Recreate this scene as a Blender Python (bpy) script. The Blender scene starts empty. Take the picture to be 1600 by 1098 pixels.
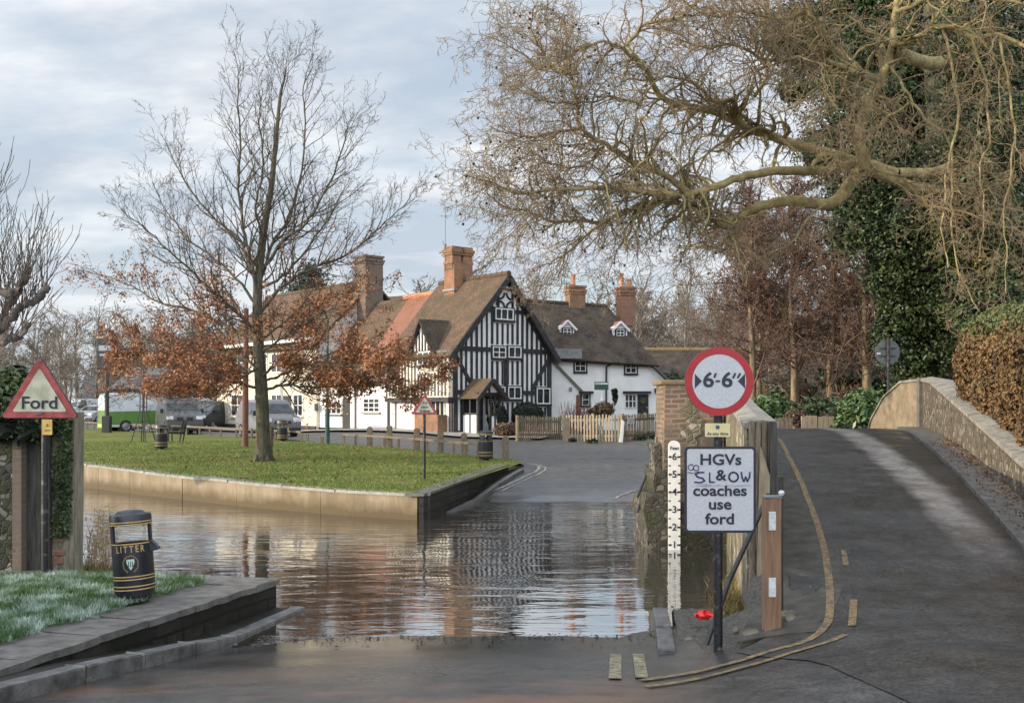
import bpy, bmesh, math, random
import numpy as np
from mathutils import Vector, Matrix
from mathutils.noise import noise as pnoise
R = math.radians
SC = bpy.context.scene
COL = SC.collection

# ------------------------------------------------------------------ camera, world, sun, exposure
EYE, FPX, HOR = 2.37, 1700.0, 637.0
cam = bpy.data.objects.new('camera', bpy.data.cameras.new('camera')); COL.objects.link(cam)
cam.location = (0, 0, EYE); cam.rotation_euler = (R(90), 0, 0)
cam.data.sensor_width = 36; cam.data.lens = FPX/1600*36
cam.data.shift_y = (HOR-549)/1600
cam.data.clip_start = .1; cam.data.clip_end = 3000
SC.camera = cam
SUN_EL, SUN_AZ = 14.0, (-0.97, -0.24)
sl = bpy.data.lights.new('sun', 'SUN'); sl.energy = 2.8; sl.angle = R(.6); sl.color = (1, .84, .63)
so = bpy.data.objects.new('sun', sl); COL.objects.link(so)
_a = Vector((SUN_AZ[0], SUN_AZ[1], 0)).normalized()*math.cos(R(SUN_EL)); _a.z = math.sin(R(SUN_EL))
so.rotation_euler = _a.to_track_quat('Z', 'Y').to_euler(); so.location = (-30, -8, 30)
W = bpy.data.worlds.new('World'); SC.world = W; W.use_nodes = True
nt = W.node_tree; nt.nodes.clear()
def N(tree, typ, **kw):
    n = tree.nodes.new(typ)
    for k, v in kw.items():
        if k in n.inputs.keys(): n.inputs[k].default_value = v
        else: setattr(n, k, v)
    return n
out = N(nt, 'ShaderNodeOutputWorld'); bg = N(nt, 'ShaderNodeBackground'); bg.inputs[1].default_value = .15
sky = N(nt, 'ShaderNodeTexSky'); sky.sky_type = 'NISHITA'; sky.sun_disc = False
sky.sun_elevation = R(SUN_EL); sky.sun_rotation = math.atan2(SUN_AZ[0], SUN_AZ[1]); sky.dust_density = 1.5; sky.ozone_density = 1.6
tc = N(nt, 'ShaderNodeTexCoord'); sep = N(nt, 'ShaderNodeSeparateXYZ')
nt.links.new(tc.outputs['Generated'], sep.inputs[0])
# cloud layer: project the direction on a flat deck overhead
addz = N(nt, 'ShaderNodeMath', operation='ADD'); addz.inputs[1].default_value = .22
nt.links.new(sep.outputs[2], addz.inputs[0])
dx = N(nt, 'ShaderNodeMath', operation='DIVIDE'); dy = N(nt, 'ShaderNodeMath', operation='DIVIDE')
nt.links.new(sep.outputs[0], dx.inputs[0]); nt.links.new(addz.outputs[0], dx.inputs[1])
nt.links.new(sep.outputs[1], dy.inputs[0]); nt.links.new(addz.outputs[0], dy.inputs[1])
cmb = N(nt, 'ShaderNodeCombineXYZ'); nt.links.new(dx.outputs[0], cmb.inputs[0]); nt.links.new(dy.outputs[0], cmb.inputs[1])
mp = N(nt, 'ShaderNodeMapping'); mp.inputs['Scale'].default_value = (.9, 1.5, 1); mp.inputs['Location'].default_value = (3.1, .4, 0)
nt.links.new(cmb.outputs[0], mp.inputs[0])
nz = N(nt, 'ShaderNodeTexNoise', Scale=2.1, Detail=9.0, Roughness=.56); nt.links.new(mp.outputs[0], nz.inputs['Vector'])
rp = N(nt, 'ShaderNodeValToRGB'); rp.color_ramp.elements[0].position = .32; rp.color_ramp.elements[1].position = .60
nt.links.new(nz.outputs[0], rp.inputs[0])
nz2 = N(nt, 'ShaderNodeTexNoise', Scale=1.5, Detail=7.0, Roughness=.6); nt.links.new(mp.outputs[0], nz2.inputs['Vector'])
cc = N(nt, 'ShaderNodeValToRGB')
cc.color_ramp.elements[0].position = .41; cc.color_ramp.elements[0].color = (.46, .51, .59, 1)
cc.color_ramp.elements[1].position = .60; cc.color_ramp.elements[1].color = (.76, .78, .80, 1)
nt.links.new(nz2.outputs[0], cc.inputs[0])
tint = N(nt, 'ShaderNodeMix', data_type='RGBA', blend_type='MIX'); tint.inputs[0].default_value = .62
tint.inputs[7].default_value = (2.5, 2.85, 3.25, 1); nt.links.new(sky.outputs[0], tint.inputs[6])
# cloud brightness added out of view behind the camera, to fill shaded fronts
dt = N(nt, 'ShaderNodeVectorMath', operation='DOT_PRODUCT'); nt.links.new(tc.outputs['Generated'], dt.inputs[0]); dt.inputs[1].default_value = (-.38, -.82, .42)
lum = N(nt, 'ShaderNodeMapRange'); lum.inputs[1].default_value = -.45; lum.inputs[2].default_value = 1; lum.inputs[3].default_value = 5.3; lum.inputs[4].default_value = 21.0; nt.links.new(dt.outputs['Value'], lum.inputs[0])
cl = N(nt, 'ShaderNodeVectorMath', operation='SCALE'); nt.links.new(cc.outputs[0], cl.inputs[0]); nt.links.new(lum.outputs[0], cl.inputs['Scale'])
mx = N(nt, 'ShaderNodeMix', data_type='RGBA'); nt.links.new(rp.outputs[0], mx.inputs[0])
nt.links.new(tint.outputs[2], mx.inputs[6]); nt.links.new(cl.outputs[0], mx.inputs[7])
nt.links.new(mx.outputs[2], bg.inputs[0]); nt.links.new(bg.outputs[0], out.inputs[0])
SC.view_settings.view_transform = 'Standard'; SC.view_settings.look = 'None'
SC.view_settings.exposure = 0.68; SC.view_settings.gamma = 1
SC.render.engine = 'CYCLES'
SC.cycles.max_bounces = 5; SC.cycles.diffuse_bounces = 2; SC.cycles.glossy_bounces = 3; SC.cycles.transparent_max_bounces = 4

# ------------------------------------------------------------------ helpers: pixels, materials, meshes, things
def P(px, py, D): return Vector(((px-800)*D/FPX, D, EYE-(py-HOR)*D/FPX))
def lerp(a, b, t): return a+(b-a)*t
def interp(t, tab):
    if t <= tab[0][0]: return tab[0][1]
    for (a, va), (b, vb) in zip(tab, tab[1:]):
        if t <= b: return va+(vb-va)*(t-a)/(b-a)
    return tab[-1][1]
def sstep(a, b, x):
    t = min(1, max(0, (x-a)/(b-a))); return t*t*(3-2*t)

MATS = {}
def mat(name, col, col2=None, scale=4.0, rough=.8, bump=0.0, bscale=None, detail=5.0, lo=.35, hi=.65, stretch=(1, 1, 1), spec=.5, metal=0.0, island=0.0):
    """noise-mottled principled material; object coordinates are metres"""
    m = bpy.data.materials.new(name); m.use_nodes = True; t = m.node_tree
    b = t.nodes['Principled BSDF']; b.inputs['Roughness'].default_value = rough; b.inputs['Metallic'].default_value = metal
    b.inputs['Specular IOR Level'].default_value = spec
    MATS[name] = m
    tc = N(t, 'ShaderNodeTexCoord'); mp = N(t, 'ShaderNodeMapping'); mp.inputs['Scale'].default_value = stretch
    t.links.new(tc.outputs['Object'], mp.inputs[0])
    src = None
    if col2 is not None:
        nz = N(t, 'ShaderNodeTexNoise', Scale=scale, Detail=detail, Roughness=.6); t.links.new(mp.outputs[0], nz.inputs['Vector'])
        rp = N(t, 'ShaderNodeValToRGB')
        rp.color_ramp.elements[0].position = lo; rp.color_ramp.elements[1].position = hi
        rp.color_ramp.elements[0].color = (*col, 1); rp.color_ramp.elements[1].color = (*col2, 1)
        t.links.new(nz.outputs[0], rp.inputs[0]); src = rp.outputs[0]
        if island:
            g = N(t, 'ShaderNodeNewGeometry'); mr = N(t, 'ShaderNodeMapRange'); mr.inputs[3].default_value = 1-island; mr.inputs[4].default_value = 1+island
            t.links.new(g.outputs['Random Per Island'], mr.inputs[0])
            hs = N(t, 'ShaderNodeHueSaturation'); t.links.new(mr.outputs[0], hs.inputs['Value']); t.links.new(src, hs.inputs['Color']); src = hs.outputs[0]
        t.links.new(src, b.inputs['Base Color'])
    else:
        b.inputs['Base Color'].default_value = (*col, 1)
    if bump:
        nb = N(t, 'ShaderNodeTexNoise', Scale=bscale or scale*4, Detail=4.0); t.links.new(mp.outputs[0], nb.inputs['Vector'])
        bp = N(t, 'ShaderNodeBump', Strength=bump, Distance=.02); t.links.new(nb.outputs[0], bp.inputs['Height']); t.links.new(bp.outputs[0], b.inputs['Normal'])
    return m
def tex(m): return m.node_tree, m.node_tree.nodes['Principled BSDF']
def brickmat(name, c1, c2, mortar, bw, bh, ms, rough=.85, bias=0.0, stain=None, stain_scale=1.2, bump=.5):
    m = bpy.data.materials.new(name); m.use_nodes = True; t, b = tex(m); b.inputs['Roughness'].default_value = rough
    b.inputs['Specular IOR Level'].default_value = .25
    uv = N(t, 'ShaderNodeTexCoord')
    # wobble the courses a little so that they are not ruled
    nw = N(t, 'ShaderNodeTexNoise', Scale=1.7, Detail=2.0); t.links.new(uv.outputs['UV'], nw.inputs['Vector'])
    sc = N(t, 'ShaderNodeVectorMath', operation='SCALE'); sc.inputs['Scale'].default_value = .05; t.links.new(nw.outputs['Color'], sc.inputs[0])
    ad = N(t, 'ShaderNodeVectorMath', operation='ADD'); t.links.new(uv.outputs['UV'], ad.inputs[0]); t.links.new(sc.outputs[0], ad.inputs[1])
    br = N(t, 'ShaderNodeTexBrick'); t.links.new(ad.outputs[0], br.inputs['Vector'])
    br.inputs['Color1'].default_value = (*c1, 1); br.inputs['Color2'].default_value = (*c2, 1); br.inputs['Mortar'].default_value = (*mortar, 1)
    br.inputs['Scale'].default_value = 1; br.inputs['Mortar Size'].default_value = ms; br.inputs['Brick Width'].default_value = bw; br.inputs['Row Height'].default_value = bh; br.inputs['Bias'].default_value = bias
    src = br.outputs['Color']
    if stain:
        nz = N(t, 'ShaderNodeTexNoise', Scale=stain_scale, Detail=8.0, Roughness=.65); t.links.new(uv.outputs['Object'], nz.inputs['Vector'])
        rp = N(t, 'ShaderNodeValToRGB'); rp.color_ramp.elements[0].position = .40; rp.color_ramp.elements[1].position = .62
        t.links.new(nz.outputs[0], rp.inputs[0])
        mx = N(t, 'ShaderNodeMix', data_type='RGBA'); t.links.new(rp.outputs[0], mx.inputs[0]); t.links.new(src, mx.inputs[6]); mx.inputs[7].default_value = (*stain, 1); src = mx.outputs[2]
    t.links.new(src, b.inputs['Base Color'])
    bp = N(t, 'ShaderNodeBump', Strength=bump, Distance=.015); bp.invert = True; t.links.new(br.outputs['Fac'], bp.inputs['Height']); t.links.new(bp.outputs[0], b.inputs['Normal'])
    MATS[name] = m; return m
def flintmat(name, stops, mortar, scale=9.0, rough=.8, moss=None):
    m = bpy.data.materials.new(name); m.use_nodes = True; t, b = tex(m); b.inputs['Roughness'].default_value = rough; b.inputs['Specular IOR Level'].default_value = .3
    tc = N(t, 'ShaderNodeTexCoord')
    nw = N(t, 'ShaderNodeTexNoise', Scale=6.0, Detail=2.0); t.links.new(tc.outputs['Object'], nw.inputs['Vector'])
    mxv = N(t, 'ShaderNodeMix', data_type='RGBA'); mxv.inputs[0].default_value = .09; t.links.new(tc.outputs['Object'], mxv.inputs[6]); t.links.new(nw.outputs['Color'], mxv.inputs[7])
    v = N(t, 'ShaderNodeTexVoronoi', Scale=scale); t.links.new(mxv.outputs[2], v.inputs['Vector'])
    v2 = N(t, 'ShaderNodeTexVoronoi', Scale=scale); v2.feature = 'DISTANCE_TO_EDGE'; t.links.new(mxv.outputs[2], v2.inputs['Vector'])
    sp = N(t, 'ShaderNodeSeparateColor'); t.links.new(v.outputs['Color'], sp.inputs[0])
    rp = N(t, 'ShaderNodeValToRGB'); cr = rp.color_ramp
    while len(cr.elements) < len(stops): cr.elements.new(.5)
    for e, (p, c) in zip(cr.elements, stops): e.position = p; e.color = (*c, 1)
    t.links.new(sp.outputs[0], rp.inputs[0])
    ed = N(t, 'ShaderNodeValToRGB'); ed.color_ramp.elements[0].position = .04; ed.color_ramp.elements[1].position = .13; t.links.new(v2.outputs['Distance'], ed.inputs[0])
    mx = N(t, 'ShaderNodeMix', data_type='RGBA'); t.links.new(ed.outputs[0], mx.inputs[0]); mx.inputs[6].default_value = (*mortar, 1); t.links.new(rp.outputs[0], mx.inputs[7])
    src = mx.outputs[2]
    if moss:
        nz = N(t, 'ShaderNodeTexNoise', Scale=1.3, Detail=6.0); t.links.new(tc.outputs['Object'], nz.inputs['Vector'])
        r2 = N(t, 'ShaderNodeValToRGB'); r2.color_ramp.elements[0].position = .47; r2.color_ramp.elements[1].position = .62; t.links.new(nz.outputs[0], r2.inputs[0])
        m2 = N(t, 'ShaderNodeMix', data_type='RGBA'); t.links.new(r2.outputs[0], m2.inputs[0]); t.links.new(src, m2.inputs[6]); m2.inputs[7].default_value = (*moss, 1); src = m2.outputs[2]
    t.links.new(src, b.inputs['Base Color'])
    bp = N(t, 'ShaderNodeBump', Strength=.7, Distance=.03); t.links.new(ed.outputs[0], bp.inputs['Height']); t.links.new(bp.outputs[0], b.inputs['Normal'])
    MATS[name] = m; return m

OFF = {}
def link(o, parent=None):
    COL.objects.link(o)
    if parent is not None:
        o.parent = parent
        if parent.name in OFF: o.location = -OFF[parent.name]
    return o
def thing(name, label, cat, base=(0, 0, 0), group=None, kind=None):
    """Empty at the thing's base; its parts are meshed in world metres and moved back by the base"""
    o = bpy.data.objects.new(name, None); COL.objects.link(o); o.empty_display_size = .2
    o.location = Vector(base); OFF[o.name] = Vector(base)
    o['label'] = label; o['category'] = cat
    if group: o['group'] = group
    if kind: o['kind'] = kind
    return o
def tag(o, label=None, cat=None, group=None, kind=None):
    if label: o['label'] = label
    if cat: o['category'] = cat
    if group: o['group'] = group
    if kind: o['kind'] = kind
    return o
def copy_tree(o, loc=None, rz=None, label=None, scale=None, group=None, parent=None):
    c = o.copy(); COL.objects.link(c)
    if parent is not None: c.parent = parent
    for ch in o.children: copy_tree(ch, parent=c)
    if loc is not None: c.location = loc
    if rz is not None: c.rotation_euler = (0, 0, rz)
    if scale is not None: c.scale = scale
    if label: c['label'] = label
    if group: c['group'] = group
    return c

class MB:
    def __init__(s): s.v = []; s.f = []; s.uv = []
    def face(s, pts, uvs=None):
        pts = [Vector(p) for p in pts]; i = len(s.v); s.v.extend(pts); s.f.append(list(range(i, i+len(pts))))
        if uvs is None:
            e = (pts[1]-pts[0]); L = e.length or 1; e = e/L
            nrm = Vector((0, 0, 0))
            for k in range(1, len(pts)-1): nrm += (pts[k]-pts[0]).cross(pts[k+1]-pts[0])
            nrm = nrm.normalized() if nrm.length > 0 else Vector((0, 0, 1))
            # brick courses stay level: v along steepest direction of the face
            up = Vector((0, 0, 1)); w = up-nrm*up.dot(nrm)
            if w.length < .05: w = nrm.cross(e)
            w.normalize(); a = w.cross(nrm)
            uvs = [(p.dot(a), p.dot(w)) for p in pts]
        s.uv.append(uvs)
    def box(s, c, size, ax=None):
        """box at centre c; ax = three unit axes"""
        c = Vector(c); X, Y, Z = ax or (Vector((1, 0, 0)), Vector((0, 1, 0)), Vector((0, 0, 1)))
        X, Y, Z = Vector(X)*size[0]/2, Vector(Y)*size[1]/2, Vector(Z)*size[2]/2
        q = lambda a, b, d: c+X*a+Y*b+Z*d
        for fs in (((-1,-1,-1),(1,-1,-1),(1,-1,1),(-1,-1,1)), ((1,1,-1),(-1,1,-1),(-1,1,1),(1,1,1)), ((1,-1,-1),(1,1,-1),(1,1,1),(1,-1,1)),
                   ((-1,1,-1),(-1,-1,-1),(-1,-1,1),(-1,1,1)), ((-1,-1,1),(1,-1,1),(1,1,1),(-1,1,1)), ((-1,1,-1),(1,1,-1),(1,-1,-1),(-1,-1,-1))):
            s.face([q(*a) for a in fs])
    def bar(s, a, b, w, d, up=(0, 0, 1)):
        """rectangular bar from a to b, width w (sideways), depth d (along up-ish)"""
        a, b = Vector(a), Vector(b); X = (b-a); L = X.length; X.normalize(); Y = Vector(up).cross(X)
        if Y.length < 1e-4: Y = Vector((1, 0, 0)).cross(X)
        Y.normalize(); Z = X.cross(Y)
        s.box((a+b)/2, (L, w, d), (X, Y, Z))
    def prism(s, poly, ext):
        """closed polygon (list of points, counter-clockwise seen from outside) pushed back by vector ext"""
        poly = [Vector(p) for p in poly]; e = Vector(ext); n = len(poly)
        s.face(poly); s.face([p+e for p in reversed(poly)])
        for i in range(n):
            a, b = poly[i], poly[(i+1) % n]; s.face([b, a, a+e, b+e])
    def tube(s, pts, rad, k=8, caps=True):
        pts = [Vector(p) for p in pts]; n = len(pts)
        if not hasattr(rad, '__len__'): rad = [rad]*n
        rings = []; ref = None; dist = 0
        for i, p in enumerate(pts):
            t = (pts[min(i+1, n-1)]-pts[max(i-1, 0)]).normalized()
            if ref is None: ref = Vector((0, 0, 1)) if abs(t.z) < .9 else Vector((1, 0, 0))
            a = (ref-t*ref.dot(t)).normalized(); b = t.cross(a); ref = a
            rings.append([p+(a*math.cos(6.28318*j/k)+b*math.sin(6.28318*j/k))*rad[i] for j in range(k)])
        for i in range(n-1):
            d2 = dist+(pts[i+1]-pts[i]).length
            for j in range(k):
                c = 6.283*rad[i]/k
                s.face([rings[i][j], rings[i][(j+1) % k], rings[i+1][(j+1) % k], rings[i+1][j]], [(j*c, dist), ((j+1)*c, dist), ((j+1)*c, d2), (j*c, d2)])
            dist = d2
        if caps:
            s.face(list(reversed(rings[0]))); s.face(rings[-1])
    def lathe(s, prof, c=(0, 0, 0), k=24, axis='z', a0=0.0, a1=6.283185):
        """prof: (r, z) list"""
        c = Vector(c)
        def pt(r, z, a):
            x, y = r*math.cos(a), r*math.sin(a)
            return c+(Vector((x, y, z)) if axis == 'z' else Vector((x, z, y)) if axis == 'y' else Vector((z, x, y)))
        for (r0, z0), (r1, z1) in zip(prof, prof[1:]):
            for j in range(k):
                a, b = lerp(a0, a1, j/k), lerp(a0, a1, (j+1)/k)
                q = [pt(r0, z0, a), pt(r0, z0, b), pt(r1, z1, b), pt(r1, z1, a)]
                if r0 < 1e-6: q = [q[0], q[2], q[3]]
                elif r1 < 1e-6: q = q[:3]
                s.face(q)
    def build(s, name, m, parent=None, smooth=False, bevel=0.0):
        me = bpy.data.meshes.new(name); me.from_pydata(s.v, [], s.f)
        uvl = me.uv_layers.new(name='UVMap'); flat = [c for fu in s.uv for u in fu for c in u]
        uvl.data.foreach_set('uv', flat)
        me.materials.append(MATS[m] if isinstance(m, str) else m)
        if smooth or bevel:
            bm = bmesh.new(); bm.from_mesh(me); bmesh.ops.remove_doubles(bm, verts=bm.verts, dist=.0005)
            if bevel: bmesh.ops.bevel(bm, geom=[e for e in bm.edges if len(e.link_faces) == 2 and e.calc_face_angle(0) > .5], offset=bevel, segments=2, affect='EDGES', profile=.7)
            bmesh.ops.recalc_face_normals(bm, faces=bm.faces)
            for f in bm.faces: f.smooth = smooth
            if smooth:
                for e in bm.edges:
                    if len(e.link_faces) == 2 and e.calc_face_angle(0) > .7: e.smooth = False
            bm.to_mesh(me); bm.free()
        o = bpy.data.objects.new(name, me); link(o, parent); return o

def np_mesh(name, verts, faces, m, parent=None, smooth=False):
    """verts (n,3) array, faces (k,q) array with q = 3 or 4"""
    me = bpy.data.meshes.new(name); nv, nf, q = len(verts), len(faces), faces.shape[1]
    me.vertices.add(nv); me.vertices.foreach_set('co', np.asarray(verts, np.float32).ravel())
    me.loops.add(nf*q); me.loops.foreach_set('vertex_index', np.asarray(faces, np.int32).ravel())
    me.polygons.add(nf); me.polygons.foreach_set('loop_start', np.arange(0, nf*q, q, dtype=np.int32)); me.polygons.foreach_set('loop_total', np.full(nf, q, np.int32))
    if smooth: me.polygons.foreach_set('use_smooth', np.ones(nf, bool))
    me.update(calc_edges=True); me.validate()
    me.materials.append(MATS[m] if isinstance(m, str) else m)
    o = bpy.data.objects.new(name, me); link(o, parent); return o

def strip(name, A, B, nA, nB, m, zf, parent=None, smooth=True, uvm=False):
    """sheet ruled between polylines A and B (xy), z from zf(x, y)"""
    def resample(L, n):
        L = [Vector((p[0], p[1])) for p in L]; d = [0]
        for a, b in zip(L, L[1:]): d.append(d[-1]+(b-a).length)
        o = []
        for i in range(n+1):
            t = d[-1]*i/n; k = 0
            while k < len(L)-2 and d[k+1] < t: k += 1
            f = (t-d[k])/max(1e-9, d[k+1]-d[k]); o.append(L[k].lerp(L[k+1], min(1, f)))
        return o
    a, b = resample(A, nA), resample(B, nA); v = []
    for i in range(nA+1):
        for j in range(nB+1):
            p = a[i].lerp(b[i], j/nB); v.append((p.x, p.y, zf(p.x, p.y)))
    f = [(i*(nB+1)+j, (i+1)*(nB+1)+j, (i+1)*(nB+1)+j+1, i*(nB+1)+j+1) for i in range(nA) for j in range(nB)]
    return np_mesh(name, np.array(v), np.array(f), m, parent, smooth)

def text(s, size, m, parent, c, right=(1, 0, 0), up=(0, 0, 1), bold=.0, depth=.002, sx=1.0, name='lettering', spacing=1.0):
    cu = bpy.data.curves.new('t', 'FONT'); cu.body = s; cu.size = size; cu.align_x = 'CENTER'; cu.align_y = 'CENTER'; cu.extrude = depth; cu.offset = bold*size; cu.space_character = spacing
    cu.resolution_u = 4
    o = bpy.data.objects.new('t', cu); COL.objects.link(o)
    dg = bpy.context.evaluated_depsgraph_get(); me = bpy.data.meshes.new_from_object(o.evaluated_get(dg))
    bpy.data.objects.remove(o); bpy.data.curves.remove(cu)
    r, u = Vector(right).normalized(), Vector(up).normalized(); n = r.cross(u); c = Vector(c)
    for v in me.vertices: v.co = c+r*v.co.x*sx+u*v.co.y+n*v.co.z
    me.materials.clear(); me.materials.append(MATS[m]); me.name = name
    ob = bpy.data.objects.new(name, me); link(ob, parent); return ob

# ------------------------------------------------------------------ vegetation generators
def tubes_np(polys):
    """polys: list of (points, radii, sides) -> verts, quads"""
    V = []; F = []; base = 0
    for pts, rad, k in polys:
        p = np.array(pts); n = len(p); t = np.gradient(p, axis=0); t /= np.linalg.norm(t, axis=1, keepdims=True)+1e-9
        ref = np.array([.31, .52, .79]) if abs(t[0] @ np.array([.31, .52, .79])) < .85 else np.array([.8, -.5, .2])
        a = np.cross(t, ref); a /= np.linalg.norm(a, axis=1, keepdims=True)+1e-9; b = np.cross(t, a)
        ang = np.arange(k)*6.283185/k
        ring = p[:, None, :]+(a[:, None, :]*np.cos(ang)[None, :, None]+b[:, None, :]*np.sin(ang)[None, :, None])*np.array(rad)[:, None, None]
        V.append(ring.reshape(-1, 3))
        i = np.arange(n-1)[:, None]*k+base; j = np.arange(k)[None, :]; j2 = (j+1) % k
        F.append(np.stack([i+j, i+j2, i+k+j2, i+k+j], -1).reshape(-1, 4)); base += n*k
    return np.concatenate(V), np.concatenate(F)
def rvec(rg):
    while True:
        v = Vector((rg.uniform(-1, 1), rg.uniform(-1, 1), rg.uniform(-1, 1)))
        if .05 < v.length < 1: return v.normalized()
def grow(rg, p0, d0, L, r0, lvl, cfg, out, tips):
    n = cfg['seg'][lvl]; st = L/n; p = Vector(p0); d = Vector(d0).normalized(); pts = [tuple(p)]; rad = [r0]; ds = [d.copy()]
    for i in range(n):
        d = (d+rvec(rg)*cfg['wander'][lvl]+Vector((0, 0, cfg['up'][lvl]))).normalized(); p = p+d*st
        pts.append(tuple(p)); rad.append(max(cfg.get('rmin', .004), r0*(1-.75*(i+1)/n))); ds.append(d.copy())
    out.append((pts, rad, cfg['sides'][lvl])); 
    if lvl >= cfg['tiplvl']: tips.append((pts, lvl))
    if lvl < cfg['max']: kids(rg, pts, rad, ds, L, lvl, cfg, out, tips)
def kids(rg, pts, rad, ds, L, lvl, cfg, out, tips, t0=.2, dens=None, first=False):
    cnt = (dens if dens is not None else cfg['kids'][lvl]); k = int(cnt)+(rg.random() < cnt-int(cnt)); n = len(pts)-1
    for q in range(k):
        t = lerp(t0, 1, (q+rg.random())/k); x = min(n-1e-3, t*n); i = int(x); f = x-i
        p = Vector(pts[i]).lerp(Vector(pts[i+1]), f); d = ds[min(i+1, n)]
        s = d.cross(rvec(rg)).normalized(); an = R(rg.uniform(*cfg['ang']))
        nd = d*math.cos(an)+s*math.sin(an)
        r = lerp(rad[i], rad[i+1], f)
        grow(rg, p, nd, L*(1 if dens is not None else cfg['ratio'][lvl])*rg.uniform(.5, 1.15)*(1-(cfg.get('tp', .35) if dens is not None else .35)*t), max(cfg.get('rmin', .004), r*cfg['rr']), lvl+1, cfg, out, tips)
def spline(pts, n):
    """Catmull-Rom through the points"""
    pts = [Vector(p) for p in pts]; q = [pts[0]*2-pts[1]]+pts+[pts[-1]*2-pts[-2]]; o = []
    for i in range(1, len(q)-2):
        for k in range(n):
            t = k/n; a, b, c, d = q[i-1], q[i], q[i+1], q[i+2]
            o.append(.5*((2*b)+(c-a)*t+(2*a-5*b+4*c-d)*t*t+(3*b-a-3*c+d)*t**3))
    o.append(pts[-1]); return o
def limb(rg, pts, r0, r1, cfg, out, tips, dens, klen, n=5, jit=.03, t0=.12, sides=8):
    pl = spline(pts, n); N_ = len(pl)
    pl = [p+rvec(rg)*jit for p in pl]
    rad = [lerp(r0, r1, i/(N_-1)) for i in range(N_)]; ds = [(pl[min(i+1, N_-1)]-pl[max(0, i-1)]).normalized() for i in range(N_)]
    out.append(([tuple(p) for p in pl], rad, sides))
    kids(rg, [tuple(p) for p in pl], rad, ds, klen, 0, cfg, out, tips, t0=t0, dens=dens)
def leaf_quads(P0, rng, size, flat=0.0, normals=None, jit=.6, aspect=.6):
    """small four-cornered leaves at the points"""
    n = len(P0); a = rng.normal(size=(n, 3)); a /= np.linalg.norm(a, axis=1, keepdims=True)
    if normals is not None:
        nn = normals+rng.normal(size=(n, 3))*jit; nn /= np.linalg.norm(nn, axis=1, keepdims=True)+1e-9
        a = a-nn*(a*nn).sum(1, keepdims=True); a /= np.linalg.norm(a, axis=1, keepdims=True)+1e-9; b = np.cross(nn, a)
    else:
        b = rng.normal(size=(n, 3)); b -= a*(a*b).sum(1, keepdims=True); b /= np.linalg.norm(b, axis=1, keepdims=True)+1e-9
    s = size*rng.uniform(.6, 1.35, (n, 1)); w = s*aspect
    v = np.stack([P0-a*s, P0-b*w*.9-a*s*.1, P0+a*s, P0+b*w*.9+a*s*.15], 1).reshape(-1, 3)
    return v, np.arange(n*4).reshape(n, 4)
# ------------------------------------------------------------------ materials
mat('stone_coping', (.07, .066, .06), (.15, .142, .13), 6, .75, .35, 30)
brickmat('quay_stone', (.016, .015, .014), (.040, .037, .033), (.008, .0075, .007), .62, .17, .016, rough=.6, stain=(.012, .014, .008), stain_scale=2.5, bump=1.0)
mat('kerb_stone', (.055, .055, .054), (.16, .16, .157), 5, .4, .35, 40)
mat('concrete', (.22, .20, .17), (.33, .31, .27), 5, .85, .3, 40)
mat('render_white', (.76, .76, .75), (.86, .86, .85), 1.6, .85, .35, 14)
mat('render_white_shaded', (.46, .46, .45), (.60, .60, .59), 1.5, .85, .3, 14)
mat('render_cream', (.56, .50, .38), (.66, .60, .47), 1.2, .85, .2, 14)
mat('plaster_cream', (.66, .62, .50), (.78, .75, .64), 2, .85, .2, 14)
mat('timber_black', (.012, .013, .017), (.035, .034, .036), 6, .6, .3, 30)
mat('timber_grey', (.10, .095, .085), (.18, .165, .145), 6, .75, .3, 30)
mat('lead', (.16, .17, .18), (.26, .27, .28), 6, .55)
mat('white_paint', (.72, .72, .70), (.82, .82, .80), 8, .45)
mat('dark_paint', (.015, .015, .018), (.03, .03, .033), 8, .5)
mat('glass_dark', (.012, .015, .018), (.05, .055, .06), 3.5, .08, spec=.6)
mat('wood_weathered', (.10, .08, .055), (.24, .195, .135), 5, .85, .4, 30, stretch=(6, 6, 1))
mat('wood_pale', (.23, .185, .12), (.37, .305, .21), 5, .8, .3, 30, stretch=(6, 6, 1))
mat('wood_new', (.19, .105, .06), (.32, .195, .118), 3, .7, .35, 24, stretch=(8, 8, .8))
mat('wood_dark', (.028, .025, .022), (.085, .078, .068), 4, .8, .5, 24, stretch=(9, 9, .8))
mat('wood_mossy', (.12, .11, .075), (.27, .245, .18), 4, .85, .5, 24, stretch=(7, 7, .9))
mat('metal_black', (.012, .012, .013), (.035, .033, .032), 14, .45, .25, 60)
mat('metal_green', (.02, .06, .05), (.04, .09, .075), 8, .45)
mat('pole_black', (.010, .010, .012), (.20, .18, .16), 9, .5, .3, 40, lo=.56, hi=.75)
mat('bin_black', (.012, .014, .020), (.022, .024, .030), 9, .32, .1, 60)
mat('gold', (.40, .27, .10), (.52, .37, .16), 20, .4)
mat('crest_green', (.25, .42, .36), (.55, .65, .6), 60, .5)
mat('sign_white', (.44, .45, .48), (.53, .54, .56), 60, .4, .06, 200)
mat('sign_old', (.24, .25, .17), (.47, .47, .40), 4, .55)
mat('sign_red', (.33, .006, .012), (.40, .010, .016), 12, .35)
mat('sign_red_old', (.17, .022, .027), (.30, .058, .06), 8, .5)
mat('sign_black', (.012, .012, .03), (.018, .018, .04), 9, .4)
mat('sign_back', (.07, .075, .08), (.11, .115, .12), 7, .5)
mat('graffiti', (.02, .03, .12), (.03, .04, .15), 9, .5)
mat('graffiti_faint', (.30, .30, .36), (.5, .5, .56), 19, .5)
mat('plate_yellow', (.62, .52, .24), (.70, .62, .36), 7, .5)
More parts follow.
